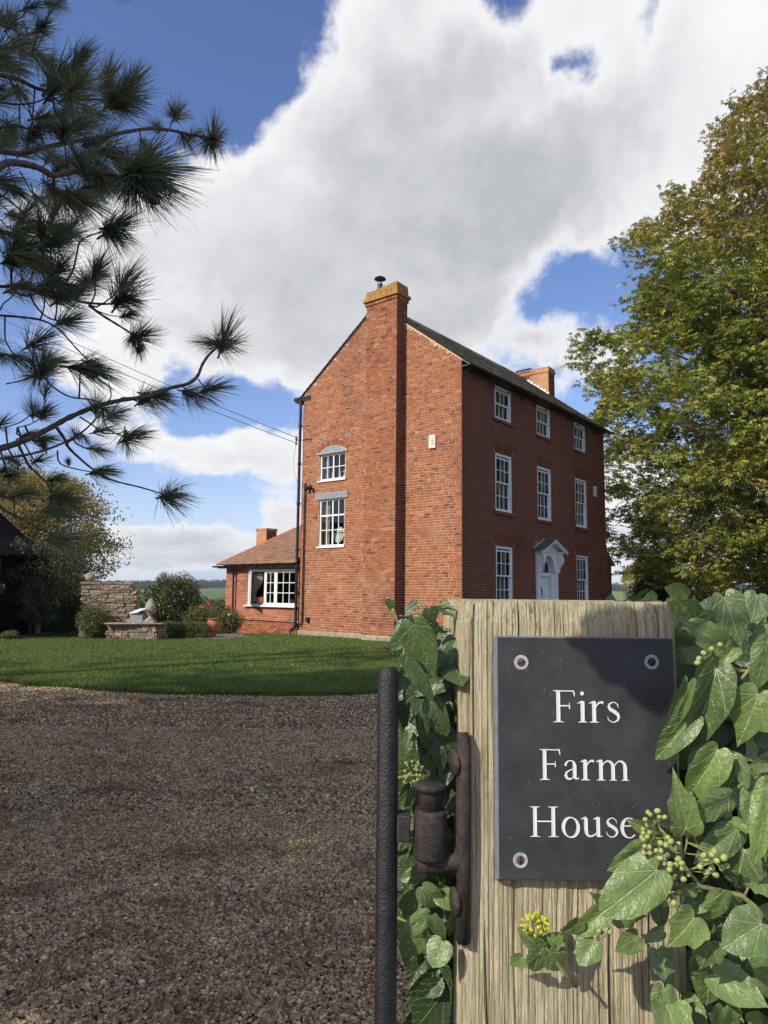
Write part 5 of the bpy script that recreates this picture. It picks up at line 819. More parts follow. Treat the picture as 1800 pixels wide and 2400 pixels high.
# wing window
q=MB(); wW=wh[1]-wh[0]; wH=wh[3]-wh[2]; f=.05
q.box((0,-.03,0),(f,.08,wH)); q.box((wW-f,-.03,0),(wW,.08,wH)); q.box((f,-.03,wH-f),(wW-f,.08,wH)); q.box((f,-.03,0),(wW-f,.08,f)); q.box((.86,-.028,f),(.93,.08,wH-f)); q.box((1.42,-.028,f),(1.48,.08,wH-f)); q.box((-.05,-.045,wH),(wW+.02,.05,wH+.03))
wf=part('window',q,M['white'],wing,(X0,wh[1],wh[2]),R(-90),bevel=.003); wf['label']='wide white casement window with its left leaf open'
MB().box((-.14,-.12,-.05),(wW+.03,.02,-.002)).build('sill',M['white'],wf)
room(wf,wW,wH,1.2,.10)
def leafframe(w,h,cols,rows,name='casement'):
    q=MB(); f=.045
    q.box((0,0,0),(f,.035,h)); q.box((w-f,0,0),(w,.035,h)); q.box((f,0,h-f),(w-f,.035,h)); q.box((f,0,0),(w-f,.035,f))
    for k in range(1,cols): x=f+(w-2*f)*k/cols; q.box((x-.012,.003,f),(x+.012,.03,h-f))
    for k in range(1,rows): z=f+(h-2*f)*k/rows; q.box((f,.002,z-.012),(w-f,.031,z+.012))
    o=q.build(name,M['white'],wf)
    for i in range(cols):
        for k in range(rows):
            a=f+(w-2*f)*i/cols+.01;c_=f+(w-2*f)*(i+1)/cols-.01;z0=f+(h-2*f)*k/rows+.01;z1=f+(h-2*f)*(k+1)/rows-.01
            pq=bpy.data.objects.new('pane',_pm); COL.objects.link(pq); pq.parent=wf; pq['_l']=1
            pq.matrix_local=Matrix.Translation(Vector((0,0,0))); o_list.append((pq,o,(a,.018,z0),(c_-a,1,z1-z0)))
    return o
o_list=[]
h_=wH-2*f
c1=leafframe(.80,h_,3,3); c1.location=(f,-.03,f); c1.rotation_euler=(0,0,R(-38)); c1['label']='open casement leaf'
c2=leafframe(.49,h_,2,3); c2.location=(.93,-.02,f)
c3=leafframe(wW-f-1.48,h_,3,3); c3.location=(1.48,-.02,f)
for pq,o,l,s in o_list:
    del pq['_l']; mm=Matrix.Translation(o.location)@o.rotation_euler.to_matrix().to_4x4()@Matrix.Translation(Vector(l))@Matrix.Diagonal(Vector((s[0],1,s[2],1))); pq.matrix_local=mm
curtain_mb(f,.62,.1,wH-.08,.16,.03,.10,1).build('curtain',M['curtain'],wf); curtain_mb(wW-.30,wW-.08,.1,wH-.1,.45,.02,.08).build('curtain',M['curtain_dark'],wf)
# eaves, gutter, downpipe
MB().box((-.20,W0-.0,2.36),(X0-.003,W1+.25,2.41)).build('eaves_board',M['grey_wood'],wing)
q=MB(); vs=[]
for i,y_ in enumerate((W0+.02,W1+.42)):
    for k in range(9): a=math.pi+math.pi*k/8; vs.append((-.26+.062*math.cos(a),y_,2.45+.062*math.sin(a)))
q.add(vs,[(k,k+1,10+k,9+k) for k in range(8)]+[tuple(range(9)),tuple(range(9,18))]); gq=q.build('gutter',M['black'],wing)
for y_ in (7.6,8.5,9.2,10.2): MB().box((-.335,y_-.03,2.36),(-.19,y_+.03,2.47)).build('gutter_bracket',M['black'],gq)
q=MB(); q.tube([(-.26,9.93,2.40),(-.26,9.93,2.33),(-.10,9.93,2.22),(-.07,9.93,.26),(-.14,9.93,.12),(-.24,9.95,.07)],.036,10); q.tube([(-.07,9.93,2.10),(-.07,9.93,2.22)],.045,10); q.build('downpipe',M['black'],wing)
MB().box((-.03,9.84,.08),(X0,10.0,.22)).build('drain_box',M['black'],wing)
# roof of the wing
RX,RZ=-.22,2.49; tn=.70; run=3.05; yH=W1+.28
q=MB(); q.add([(RX,W0,RZ),(RX,yH,RZ),(RX+run,yH-run,RZ+run*tn),(RX+run,W0,RZ+run*tn),(RX+2*run,yH,RZ),(RX+2*run,W0,RZ)],[(0,3,2,1),(1,2,4),(2,3,5,4)]); wr=q.build('roof',M['tile'],wing)
sc_=math.hypot(1,tn); gauge=.10; tw=.165; tiles=[]; rr=random.Random(77)
nrow=int(run*sc_/gauge)
for r_ in range(nrow):
    d=r_*gauge; dx_=d/sc_; ymax=yH-dx_; y=W0-(0 if r_%2 else tw/2)
    while y<ymax:
        a=max(y,W0+.003); c_=min(y+tw,ymax+.02)
        if c_-a>.03: tiles.append((d,a+.002,c_-.002,rr.random(),rr.uniform(0,.006)))
        y+=tw
def tileverts(d,a,c_,li):
    def TP(dd,yy,hh): return (RX+dd/sc_-hh*tn/sc_,yy,RZ+dd*tn/sc_+hh/sc_)
    return [TP(d-.01,a,.026+li),TP(d-.01,c_,.026+li),TP(d+.15,c_,.006),TP(d+.15,a,.006),TP(d-.01,a,.010+li),TP(d-.01,c_,.010+li),TP(d+.15,c_,-.01),TP(d+.15,a,-.01)]
q=MB(); FT=[(0,1,2,3),(4,5,1,0),(1,5,6,2),(4,0,3,7)]
tm=bpy.data.meshes.new('tile'); base=tileverts(0,0,tw-.004,.002); tm.from_pydata([(p[0]-RX,p[1],p[2]-RZ) for p in base],[],FT); tm.materials.append(M['tile'])
for i,(d,a,c_,rv,li) in enumerate(tiles):
    if i<300 and c_-a>.12:
        o=bpy.data.objects.new('tile',tm); COL.objects.link(o); o.parent=wr; o.location=(RX+d/sc_-li*tn/sc_,a,RZ+d*tn/sc_+li/sc_); o.scale=(1,(c_-a)/(tw-.004),1); o.rotation_euler=(rr.uniform(-.02,.02),0,0)
    else: q.add(tileverts(d,a,c_,li),FT,rv)
q.build('tiles',M['tile'],wr,kind='stuff')
nh=27
for k in range(nh):
    t=k*.165/math.sqrt(2+tn*tn); t2=(k+1.25)*.165/math.sqrt(2+tn*tn)
    p0=Vector((RX+t,yH-t,RZ+t*tn+.055)); p1=Vector((RX+t2,yH-t2,RZ+t2*tn+.03))
    s=MB(); vs=[]; sd=Vector((1,1,0)).normalized()
    for P_,w_,h_2 in ((p0,.10,.02),(p1,.065,-.01)):
        for e in (-1,-.5,0,.5,1): vs.append(P_+sd*w_*e*1.2+Vector((0,0,h_2-.09*abs(e)**1.5)))
    s.add(vs,[(i,i+1,i+6,i+5) for i in range(4)]+[tuple(range(5))],rnd=random.random()); s.build('hip_tile',M['hip_tile'],wr)
ch=MB(); ch.box((1.25,9.68,2.4),(1.78,10.27,3.95),skip=()); cho=ch.build('chimney',M['mortar'],wing)
lay_bricks(cho,((1.25,0,0),(0,1,0),(-1,0,0)),9.68,10.27,2.9,3.86,M['brick_far'],seed=61,name='chimney_brickwork',bond='FL')
lay_bricks(cho,((0,9.68,0),(1,0,0),(0,-1,0)),1.25,1.78,2.9,3.86,M['brick_shaded'],seed=62,name='chimney_brickwork',bond='FL')
course_ring(1.23,1.80,9.66,10.29,3.86,3.96,M['brick_far'],'cap_course',cho)
# pot on the wing window sill
q=MB(); q.lathe([(.10,0),(.125,.03),(.14,.12),(.13,.20),(.11,.22),(.12,.24),(.10,.245),(.09,.2),(.0,.19)],20); p=q.build('sill_pot',M['terracotta'],None,smooth=True); p.location=local_to_world(X0-.02,8.50,1.022+.05); setp(p,'squat terracotta pot in the open leaf of the kitchen window','pot')
# service cables from the bracket away over the garden
for k,(dx_,dz_,lab) in enumerate(((0,0,'upper of two thin black cables running up left from the gable bracket'),(.12,-.22,'lower of two thin black cables running up left from the gable bracket'))):
    A_=Vector(local_to_world(-.14,6.74,6.90 if k==0 else 6.70)); B_=Vector((-20.5,24.2+dx_,14.9-k*.45)); pts=[]
    for i in range(25):
        t=i/24; p=A_.lerp(B_,t); p.z-=4*t*(1-t)*.35; pts.append(p)
    o=MB().tube(pts,.011,5).build('overhead_cable',M['black']); setp(o,lab,'cable','cables from the gable bracket')
# ------------------------------------------------------------------ planting helpers
def leafblade(fold=.25,n=1):
    """a folded leaf of two quads lying along +x, unit length"""
    return np.array([(0,0,0),(.45,.28,fold*.3),(1,0,-.12),(.45,-.28,fold*.3)],float),np.array([[0,1,2],[0,2,3]])
def palmate():
    V=[];F=[]
    for k,(an,L) in enumerate(((-75,.62),(-38,.85),(0,1),(38,.85),(75,.62))):
        a=math.radians(an); d=np.array([math.cos(a),math.sin(a),0]);p=np.array([-math.sin(a),math.cos(a),0]); o=len(V)
        V+= [d*.06,d*.62*L+p*.17*L+np.array([0,0,-.16*L]),d*L+np.array([0,0,-.55*L]),d*.62*L-p*.17*L+np.array([0,0,-.16*L])]
        F+= [[o,o+1,o+2],[o,o+2,o+3]]
    return np.array(V),np.array(F)
def foliage(name,parent,centers,radii,n_each,tmpl,size,mt,tilt=None,flat=1.0,kind='stuff'):
    tv,tf=tmpl; C_=np.repeat(centers,n_each,0); Rr=np.repeat(radii,n_each); N=len(C_)
    d=rng.normal(size=(N,3)); d/=np.linalg.norm(d,axis=1)[:,None]; r=rng.random(N)**(.45)
    P=C_+d*(Rr*r)[:,None]*np.array([1,1,flat]); Mx=randrot(N,tilt); S=rng.uniform(size*.65,size*1.25,N)
    V,F=scatter(tv,tf,P,Mx,S); return npmesh(name,V,F,mt,parent,np.repeat(rng.random(N),len(tf)),kind)
def limb(q,p0,p1,r0,r1,sag=.0,wob=.08,n=6,sides=6):
    p0=Vector(p0);p1=Vector(p1);L=(p1-p0).length;pts=[];rs_=[]
    for i in range(n+1):
        t=i/n; p=p0.lerp(p1,t); p.z+=sag*L*4*t*(1-t)
        if 0<i<n: p+=Vector((random.uniform(-1,1),random.uniform(-1,1),random.uniform(-1,1)))*wob*L*.35
        pts.append(p);rs_.append(r0+(r1-r0)*t)
    q.tube(pts,rs_,sides,cap=False); return pts
# ------------------------------------------------------------------ horse chestnut on the right
TX,TY=18.3,31.5
tr=empty('chestnut_tree','huge broad tree with drooping green and yellowing leaves right of the house','tree',(TX,TY,0))
q=MB(); trunk=[Vector((0,0,-.1)),Vector((.1,0,2)),Vector((0,.1,5)),Vector((.2,0,9)),Vector((0,0,14)),Vector((.1,.1,19)),Vector((0,0,24))]
q.tube(trunk,[.75,.55,.5,.42,.3,.16,.05],12); q.build('trunk',M['bark'],tr,smooth=True)
def crown_r(z):   # outline of the crown by height
    pts=[(1.5,3.0),(3,7.2),(5,8.9),(8,9.4),(11,9.3),(14,8.6),(17,7.4),(20,5.8),(23,3.9),(25.5,1.6),(27,.2)]
    if z<=pts[0][0]: return pts[0][1]*.4
    for (a,ra),(c_,rc) in zip(pts,pts[1:]):
        if a<=z<=c_: return ra+(rc-ra)*(z-a)/(c_-a)
    return 0
cl=[];q=MB();tw_=MB();k=0
while len(cl)<2300:
    z=random.uniform(2.0,26.6); a=random.uniform(0,2*math.pi); rr_=crown_r(z)*(.93+.12*math.sin(a*5+z*.9)+.08*math.sin(a*11+z*2.3))
    if random.random()<(crown_r(z)/9.4):
        f_=random.random()**.38; 
        if math.cos(a+1.05)<-.55 and random.random()<.6: continue     # fewer on the far side
        cl.append((rr_*f_*math.cos(a),rr_*f_*math.sin(a),z-.6*f_))
cl=np.array(cl)
for i,c_ in enumerate(cl):
    if i%3==0:
        h=max(2.5,min(21,c_[2]*.78-1.0)); limb(tw_,(0,0,h),c_,.035 if i%9 else .11,.008,.05,.10,6,4)
    else:
        j=max(0,i-i%3); limb(tw_,tuple(cl[j]*.6+np.array([0,0,c_[2]*.12])),c_,.02,.006,.02,.14,4,3)
tw_.build('branches',M['pale_bark'],tr,kind='stuff')
rad=rng.uniform(.5,.95,len(cl)); up_=cl[:,2]>16.5+rng.normal(0,1.2,len(cl)); edge=np.hypot(cl[:,0],cl[:,1])
dens=np.where(cl[:,2]>17,24,np.where(cl[:,2]>12,40,44))
pt=palmate()
for nm,sel,mt in (('lower_foliage',~up_,M['chestnut']),('upper_foliage',up_,M['chestnut_up'])):
    foliage(nm,tr,np.repeat(cl[sel],1,0),rad[sel],int(dens[sel].mean()),pt,.235,mt,R(60),.66)
foliage('outer_sprays',tr,cl[edge>5]+rng.normal(0,.5,(int((edge>5).sum()),3)),np.full(int((edge>5).sum()),.55),12,pt,.25,M['chestnut'],R(50),.5)
# ------------------------------------------------------------------ garden trees and shrubs on the left
def tree(name,label,cat,loc,h,cw,trunkh,mt,nclump,nleaf,size,barkm,lean=0,flat=.8,tr_r=.14,zmin=None,group=None):
    t=empty(name,label,cat,loc,0,group)
    q=MB(); q.tube([(0,0,-.05),(lean*.4,0,trunkh*.6),(lean,0,trunkh),(lean*1.2,.1,h*.8)],[tr_r*1.25,tr_r,tr_r*.8,.02],8); q.build('trunk',barkm,t,smooth=True)
    cs=[];zm=trunkh*.8 if zmin is None else zmin
    while len(cs)<nclump:
        z=random.uniform(zm,h); tt=(z-zm)/(h-zm); r_=cw*(math.sin(math.pi*(.12+.80*tt))**.7)*(1+.2*math.sin(tt*17+len(cs)))
        a=random.uniform(0,6.283); f_=random.random()**.5; cs.append((lean+r_*f_*math.cos(a),r_*f_*math.sin(a),z))
    cs=np.array(cs); b2=MB()
    for c_ in cs[::2]: limb(b2,(lean,0,max(trunkh*.6,c_[2]*.6)),c_,.025,.005,.03,.1,4,3)
    b2.build('branches',barkm,t,kind='stuff')
    foliage('crown',t,cs,rng.uniform(.25,.5,len(cs))*cw/2.0,nleaf,leafblade(),size,mt,None,flat)
    return t
tree('birch_tree','golden brown autumn tree rising behind the garden, left of the stone wall','tree',(-14.7,28.5,0),6.0,3.5,1.8,M['gold_leaf'],600,85,.125,M['pale_bark'],.2,.8,.12,1.4)
tree('apple_tree','dark leafy tree with a leaning trunk beside the black barn','tree',(-11.15,22.6,0),3.0,1.75,.75,M['dark_leaf'],190,70,.075,M['bark'],.1,.75,.075,.55)
tree('yew_tree','dark green tree filling the gap behind the stone ruin','tree',(-12.6,26.2,0),2.9,2.0,.9,M['dark_leaf'],150,60,.08,M['bark'],0,.8,.1,.7)
def bush(name,label,cat,loc,rx,ry,h,mt,n,size,stemm=True,base=.05,boxy=False,tilt=None,fill=.9,group=None):
    t=empty(name,label,cat,loc,0,group); tv,tf=leafblade(.4)
    N=n; d=rng.normal(size=(N,3)); d/=np.linalg.norm(d,axis=1)[:,None]
    if boxy: d=d/np.max(np.abs(d),axis=1)[:,None]*(1+.0*d[:,:1])
    d[:,2]=np.where(d[:,2]<-.8,-.8,d[:,2]); lump=1+.08*np.sin(d[:,0]*7+d[:,2]*5)+.07*np.sin(d[:,1]*9+d[:,2]*8+1)+rng.normal(0,.035,N)
    r=(1-(rng.random(N)**2.0)*(1-fill)*3).clip(.3)*lump
    P=d*r[:,None]*np.array([rx,ry,h/2])+np.array([0,0,h/2+base]); P[:,2]=np.maximum(P[:,2],.04)
    V,F=scatter(tv,tf,P,randrot(N,tilt),rng.uniform(size*.7,size*1.3,N)); npmesh('foliage',V,F,mt,t,np.repeat(rng.random(N),2),'stuff')
    q=MB()
    for k in range(9): a=k*.7; limb(q,(.05*math.cos(a),.05*math.sin(a),0),(rx*.6*math.cos(a),ry*.6*math.sin(a),h*.75),.02,.006,.05,.1,4,4)
    q.build('stems',M['bark'],t)
    # inner mass of larger leaves, darker tones only, so the shrub is not hollow
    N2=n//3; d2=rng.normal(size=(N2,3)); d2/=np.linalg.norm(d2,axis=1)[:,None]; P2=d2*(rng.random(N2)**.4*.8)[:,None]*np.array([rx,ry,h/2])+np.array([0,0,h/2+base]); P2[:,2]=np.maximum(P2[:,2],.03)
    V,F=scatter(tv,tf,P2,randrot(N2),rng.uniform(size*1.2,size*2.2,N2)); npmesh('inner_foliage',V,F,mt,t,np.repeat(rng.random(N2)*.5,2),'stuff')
    return t
bush('round_shrub','big rounded glossy evergreen shrub behind the low box hedge','shrub',(-7.55,25.6,0),.92,.85,2.05,M['bush_leaf'],15000,.062)
hb=bush('box_hedge','low clipped box hedge between the stone wall and the urn','hedge',(-6.25,22.3,0),.78,.42,.50,M['box_leaf'],22000,.028,base=.02,boxy=True,fill=.97); hb.rotation_euler=(0,0,R(6))
bush('wall_shrub','grey green leafy shrub growing against the foot of the ruined wall','shrub',(-8.75,21.6,0),.46,.40,1.0,M['rose_leaf'],4200,.045)
bush('low_plant','small leafy plant at the foot of the barn corner','plant',(-10.75,20.7,0),.22,.2,.25,M['rose_leaf'],900,.05)
bush('barn_climber','dark blue-green climber spreading over the barn wall','climber',(-11.45,20.45,1.25),.55,.30,.40,M['dark_leaf'],2200,.05)
bush('hedge_bush','dim green undergrowth left of the tree trunk','shrub',(-12.2,23.6,0),.9,.6,1.0,M['dark_leaf'],4200,.06)
bush('garden_bush','dark bush in the shade right of the leaning trunk','shrub',(-10.3,23.2,0),.95,.6,1.35,M['dark_leaf'],5200,.06)
for k,(x,y,rx,h,lab,mt) in enumerate(((-6.45,24.9,.55,.95,'thorny rose bush with red blooms left of the wing','rose_leaf'),(-5.35,24.7,.55,.85,'pale leafy rose bush behind the terracotta urn','rose_leaf'),(-5.9,27.5,1.0,1.25,'green shrub behind the rose bed','box_leaf'),(-8.0,29,1.3,1.15,'grey green shrub beyond the round evergreen','rose_leaf'))):
    bush('rose_bush' if k<2 else 'border_shrub',lab,'shrub',(x,y,0),rx,.45,h,M[mt],3800,.05,fill=.6)
def rose(x,z,y,mt,s,lab):
    q=MB()
    for k in range(11):
        a=k*2.4; r_=.25+.07*k; v=[(math.cos(a)*r_*.2,math.sin(a)*r_*.2,.2),(math.cos(a-.6)*r_*.8,math.sin(a-.6)*r_*.8,.55-.03*k),(math.cos(a)*r_*1.1,math.sin(a)*r_*1.1,.6-.05*k),(math.cos(a+.6)*r_*.8,math.sin(a+.6)*r_*.8,.55-.03*k)]
        q.add([tuple(c_*s for c_ in p) for p in v],[(0,1,2,3)])
    q.tube([(0,0,0),(.01,0,-s*5)],s*.08,5)
    o=q.build('rose_bloom',mt,None); o.location=(x,y,z); o.rotation_euler=(R(50),0,0); setp(o,lab,'rose','rose blooms beside the wing')
for px in ((-5.93,1.06,24.3,'red_petal',.075,'largest red rose bloom, topmost above the urn'),(-6.22,.98,24.3,'red_petal',.055,'red rose bloom at the left of the rose bush'),(-6.12,.985,24.35,'red_petal',.045,'small red rose bloom just right of the leftmost one'),(-5.85,.93,24.3,'red_petal',.05,'lowest red rose bloom on the bush'),(-5.22,.72,24.2,'peach_petal',.06,'peach rose bloom close to the corner of the wing')):
    rose(px[0],px[1],px[2],M[px[3]],px[4],px[5])
# paved path beside the lawn and wing
q=MB().box((-7.4,21.75,.0),(-4.55,24.2,.048)); o=q.build('paved_path',M['mortar_front'],None); setp(o,'small paved path between the box hedge and the wing',None,None,'structure'); rr=random.Random(4)
y=21.85
while y<24.1:
    x=-7.3+rr.uniform(0,.3); d=rr.uniform(.16,.34)
    while x<-4.7:
        w=rr.uniform(.22,.55)
        cxw,cyw=x+w/2,y+d/2; lx=(cxw-HC[0])*math.cos(HR)+(cyw-HC[1])*math.sin(HR); ly=-(cxw-HC[0])*math.sin(HR)+(cyw-HC[1])*math.cos(HR)
        if not(lx>-.3 and ly<10.8): MB().box((x,y,.04),(x+w-.02,y+d-.02,.062+rr.uniform(0,.012)),rnd=rr.random(),j=.008).build('paving_stone',M['paving'],o)
        x+=w
    y+=d
# ruined stone wall
def rubble(parent,p0,p1,z0,topf,thick,seed,hmin=.04,hmax=.10,wmin=.08,wmax=.30,special=()):
    rr=random.Random(seed); p0=Vector(p0);p1=Vector(p1); S=(p1-p0).normalized(); Nn=Vector((S.y,-S.x,0)); L=(p1-p0).length; Z=Vector((0,0,1)); t=z0; n=0
    core=MB(); core.add([p0+Nn*-.03+Z*z0,p1+Nn*-.03-S*.12+Z*z0,p1-Nn*.03-S*.12+Z*(topf(L)-.06),p0-Nn*.03+Z*(topf(0)-.06),p0-Nn*thick+Z*z0,p1-Nn*thick-S*.12+Z*z0,p1-Nn*thick-S*.12+Z*(topf(L)-.06),p0-Nn*thick+Z*(topf(0)-.06)],[(0,1,2,3),(4,7,6,5),(0,4,5,1),(3,2,6,7),(1,5,6,2),(0,3,7,4)]).build('wall_core',M['mortar_front'],parent)
    while t<max(topf(0),topf(L))-.02:
        h=rr.uniform(hmin,hmax); s=rr.uniform(-.06,.0)
        while s<L:
            w=rr.uniform(wmin,wmax)*(1 if rr.random()<.7 else .6); e=min(s+w,L+rr.uniform(-.06,.08)); hh=h
            if e-s>.05 and t+h*.6<topf((s+e)/2):
                o_=rr.uniform(.0,.05); jt=min(.014,h*.14); q=MB()
                P=[p0+S*u+Nn*v+Z*w_ for u,v,w_ in ((s+.006,o_,t+.005),(e-.006,o_+rr.uniform(-.015,.015),t+.005),(e-.006,o_+rr.uniform(-.015,.015),t+hh-.005),(s+.006,o_,t+hh-.005),(s+.006,-thick*.6,t+.005),(e-.006,-thick*.6,t+.005),(e-.006,-thick*.6,t+hh-.005),(s+.006,-thick*.6,t+hh-.005))]
                P=[p+Vector((rr.uniform(-jt,jt),rr.uniform(-jt,jt),rr.uniform(-jt,jt))) for p in P]
                rv=rr.random()*.9
                for (sa,sb,za,zb,rs) in special:
                    if sa<s<sb and za<t<zb: rv=rs
                q.add(P,[(0,1,2,3),(4,7,6,5),(0,4,5,1),(3,2,6,7),(1,5,6,2),(0,3,7,4)],rv); q.build('stone',M['rubble'],parent,bevel=.008); n+=1
            s=e if e>s+.04 else s+.1
        t+=h
    return n
ru=empty('ruined_wall','ruined rubble stone wall with ragged end standing on the lawn','wall',(0,0,0))
rubble(ru,(-9.32,22.05,0),(-7.62,21.95,0),.0,lambda s:1.69-.02*s-(.10 if s>1.55 else 0),.42,12,.035,.10,.09,.34,special=((1.0,1.35,1.0,1.14,1.0),(.9,1.5,.45,.62,.93)))
for x in np.arange(-9.36,-7.9,.33): MB().box((x,21.60+.38,1.69),(x+.31,22.52,1.745),rnd=random.random(),j=.012).build('coping_stone',M['rubble'],ru,bevel=.01)
lw=empty('low_stone_wall','low rubble stone wall in front of the ruin carrying the pineapple finial','wall',(0,0,0))
rubble(lw,(-8.15,21.25,0),(-6.72,21.12,0),.0,lambda s:.50,.40,15,.04,.10,.09,.30,special=((.3,.9,.1,.3,.97),))
rubble(lw,(-6.72,21.10,0),(-6.52,21.55,0),.0,lambda s:.50,.30,16,.08,.14,.2,.4)
MB().box((-8.2,21.02,.505),(-6.50,21.55,.55),j=.012).build('coping_stone',M['rubble'],lw,bevel=.01)
q=MB(); q.lathe([(.05,-.02)]+[(.155*math.sin(math.pi*k/16),.145-.145*math.cos(math.pi*k/16)) for k in range(2,17)],28); o=q.build('stone_ball',M['carved'],None,smooth=True); o.location=(-9.16,22.22,1.75); setp(o,'round stone ball on the left end of the ruined wall','ball finial')
# pineapple finial
pf=empty('pineapple_finial','carved stone pineapple finial on a square base on the low wall','finial',(-6.93,21.30,.552))
MB().box((-.16,-.16,0),(.16,.16,.07)).build('base',M['carved'],pf,bevel=.006)
MB().lathe([(.13,.07),(.135,.10),(.07,.13),(.05,.17),(.05,.22),(.09,.245),(.095,.26),(.06,.27)],24).build('stem',M['carved'],pf,smooth=True)
def pine_fn(r,z,an,i):
    t=(z-.27)/.44; 
    return r*(1+.09*(abs(math.sin(an*5.5+t*17))*abs(math.sin(an*5.5-t*17)))**.5*(1 if t>.15 else .4))
prof=[(.155*math.sin(math.pi*(.12+.86*k/44))**.62*(1-.30*(k/44)**2),.27+.44*k/44) for k in range(45)]
MB().lathe(prof,88,fn=pine_fn).build('pineapple',M['carved'],pf,smooth=False)
for k in range(10):
    a=k*.628; c_,s_=math.cos(a),math.sin(a); q=MB(); q.add([(c_*.10-s_*.045,s_*.10+c_*.045,.27),(c_*.10+s_*.045,s_*.10-c_*.045,.27),(c_*.185+s_*.03,s_*.185-c_*.03,.36),(c_*.175,s_*.175,.40),(c_*.185-s_*.03,s_*.185+c_*.03,.36)],[(0,1,2,3,4)]); q.build('leaf',M['carved'],pf)
# lectern-like sundial box with a pale sloping top
sd=empty('garden_lectern','dark wooden garden box with a slanting white top between the finial and the ruin','lectern',(-7.33,21.42,.545))
MB().box((-.17,-.14,0),(.17,.14,.25),j=.004).build('body',M['grey_wood'],sd)
MB().add([(-.22,-.17,.27),(.05,-.22,.30),(.25,.12,.42),(-.02,.17,.39),(-.22,-.17,.29),(.05,-.22,.32),(.25,.12,.44),(-.02,.17,.41)],[(3,2,1,0),(4,5,6,7),(0,1,5,4),(1,2,6,5),(2,3,7,6),(3,0,4,7)]).build('sloping_top',M['white'],sd)
MB().box((.08,-.02,.0),(.12,.02,.38)).build('post',M['black'],sd)
# urn
q=MB(); q.lathe([(.105,0),(.115,.02),(.15,.14),(.195,.27),(.212,.36),(.20,.43),(.155,.49),(.135,.515),(.15,.535),(.18,.55),(.185,.565),(.165,.565),(.13,.53),(.12,.49),(.0,.45)],40); o=q.build('terracotta_urn',M['terracotta'],None,smooth=True); o.location=(-5.44,22.9,.065); o.scale=(.98,.98,1.0); setp(o,'tall terracotta urn standing on the paving near the wing','urn')
# carved pedestal and low garden wall under the trees
pd=empty('stone_pedestal','pale stone pedestal half hidden behind the leaning tree trunk','pedestal',(-11.45,23.4,.05))
MB().box((-.27,-.2,0),(.27,.2,.06)).build('base',M['limestone'],pd); MB().box((-.21,-.15,.06),(.21,.15,.50)).build('shaft',M['limestone'],pd,bevel=.01); MB().box((-.27,-.2,.50),(.27,.2,.56)).build('cap',M['limestone'],pd,bevel=.01)
gwl=empty('garden_wall','low dark brick garden wall under the trees on the left','wall',(-14,25.0,0))
MB().box((0,0,0),(4.4,.22,.42)).build('wall_core',M['mortar_front'],gwl); lay_bricks(gwl,((0,0,0),(1,0,0),(0,-1,0)),0,4.4,.02,.42,M['brick_shaded'],seed=90,name='brickwork')
# barn on the left edge
bn=empty('black_barn','black weatherboarded barn corner with a brick panel at the left edge','barn',(-11.10,20.6,0),R(4))
MB().box((-4,.03,0),(-.02,4,2.5)).build('wall_core',M['tar'],bn)
for k in range(6): z=1.30+k*.205; MB().add([(-4,-.005,z),(0,-.005,z),(0,.022,z+.215),(-4,.022,z+.215),(-4,.03,z),(0,.03,z)],[(0,1,2,3),(4,5,1,0)]).build('weatherboard',M['tar'],bn)
MB().box((-.13,-.02,0),(.0,.12,1.30)).build('corner_post',M['tar'],bn)
lay_bricks(bn,((0,.03,0),(1,0,0),(0,-1,0)),-2,-.14,.25,1.28,M['brick_wing'],seed=91,name='brick_panel'); MB().box((-4,-.03,.0),(-.13,.03,.22)).build('sill_beam',M['black'],bn)
MB().add([(-3.0,-.35,4.9),(-1.0,-.35,3.1),(.20,-.35,2.46),(.33,-.35,2.44),(.33,-.35,2.52),(.18,-.35,2.58),(-1.0,-.35,3.28),(-3.0,-.35,5.1)]+[(-3.0,4,4.9),(-1.0,4,3.1),(.20,4,2.46),(.33,4,2.44),(.33,4,2.52),(.18,4,2.58),(-1.0,4,3.28),(-3.0,4,5.1)],[(0,1,6,7),(1,2,5,6),(2,3,4,5),(8,15,14,9),(0,8,9,1),(1,9,10,2),(2,10,11,3),(3,11,12,4),(4,12,13,5),(5,13,14,6),(6,14,15,7)]).build('roof',M['tar'],bn)
MB().add([(-3,-.0,4.7),(-3,-.0,2.4),(0.0,-.0,2.4),(-1.0,-.0,3.1)],[(0,1,2,3)]).build('gable_boards',M['tar'],bn)
# beyond the far end of the house
bush('dark_hedge','tall clipped dark hedge beyond the far corner of the farmhouse','hedge',(12.1,32.0,0),1.1,1.3,2.5,M['hedge_leaf'],14000,.05)
bush('lime_bush','bright yellow green bush catching the sun behind the dark hedge','shrub',(15.4,40,0),1.9,1.3,3.9,M['lime_leaf'],9000,.10)
bush('copper_bush','purple brown bush in front of the pale boarded shed','shrub',(15.0,36,0),1.5,1.2,2.0,M['copper_leaf'],8000,.08)
bush('shade_bush','dark green bush at the right edge under the big tree','shrub',(21.0,36,0),2.6,1.6,2.8,M['hedge_leaf'],9000,.10)
sh=empty('pale_shed','pale boarded shed glimpsed under the big tree','shed',(18.6,45,0),R(-6))
MB().box((-2.4,.0,0),(3.0,3,2.5)).build('wall_core',M['limewash'],sh)
for k in range(12): z=.1+k*.2; MB().add([(-2.4,-.03,z),(3.0,-.03,z),(3.0,-.004,z+.205),(-2.4,-.004,z+.205),(-2.4,0,z),(3,0,z)],[(0,1,2,3),(4,5,1,0)]).build('weatherboard',M['limewash'],sh)
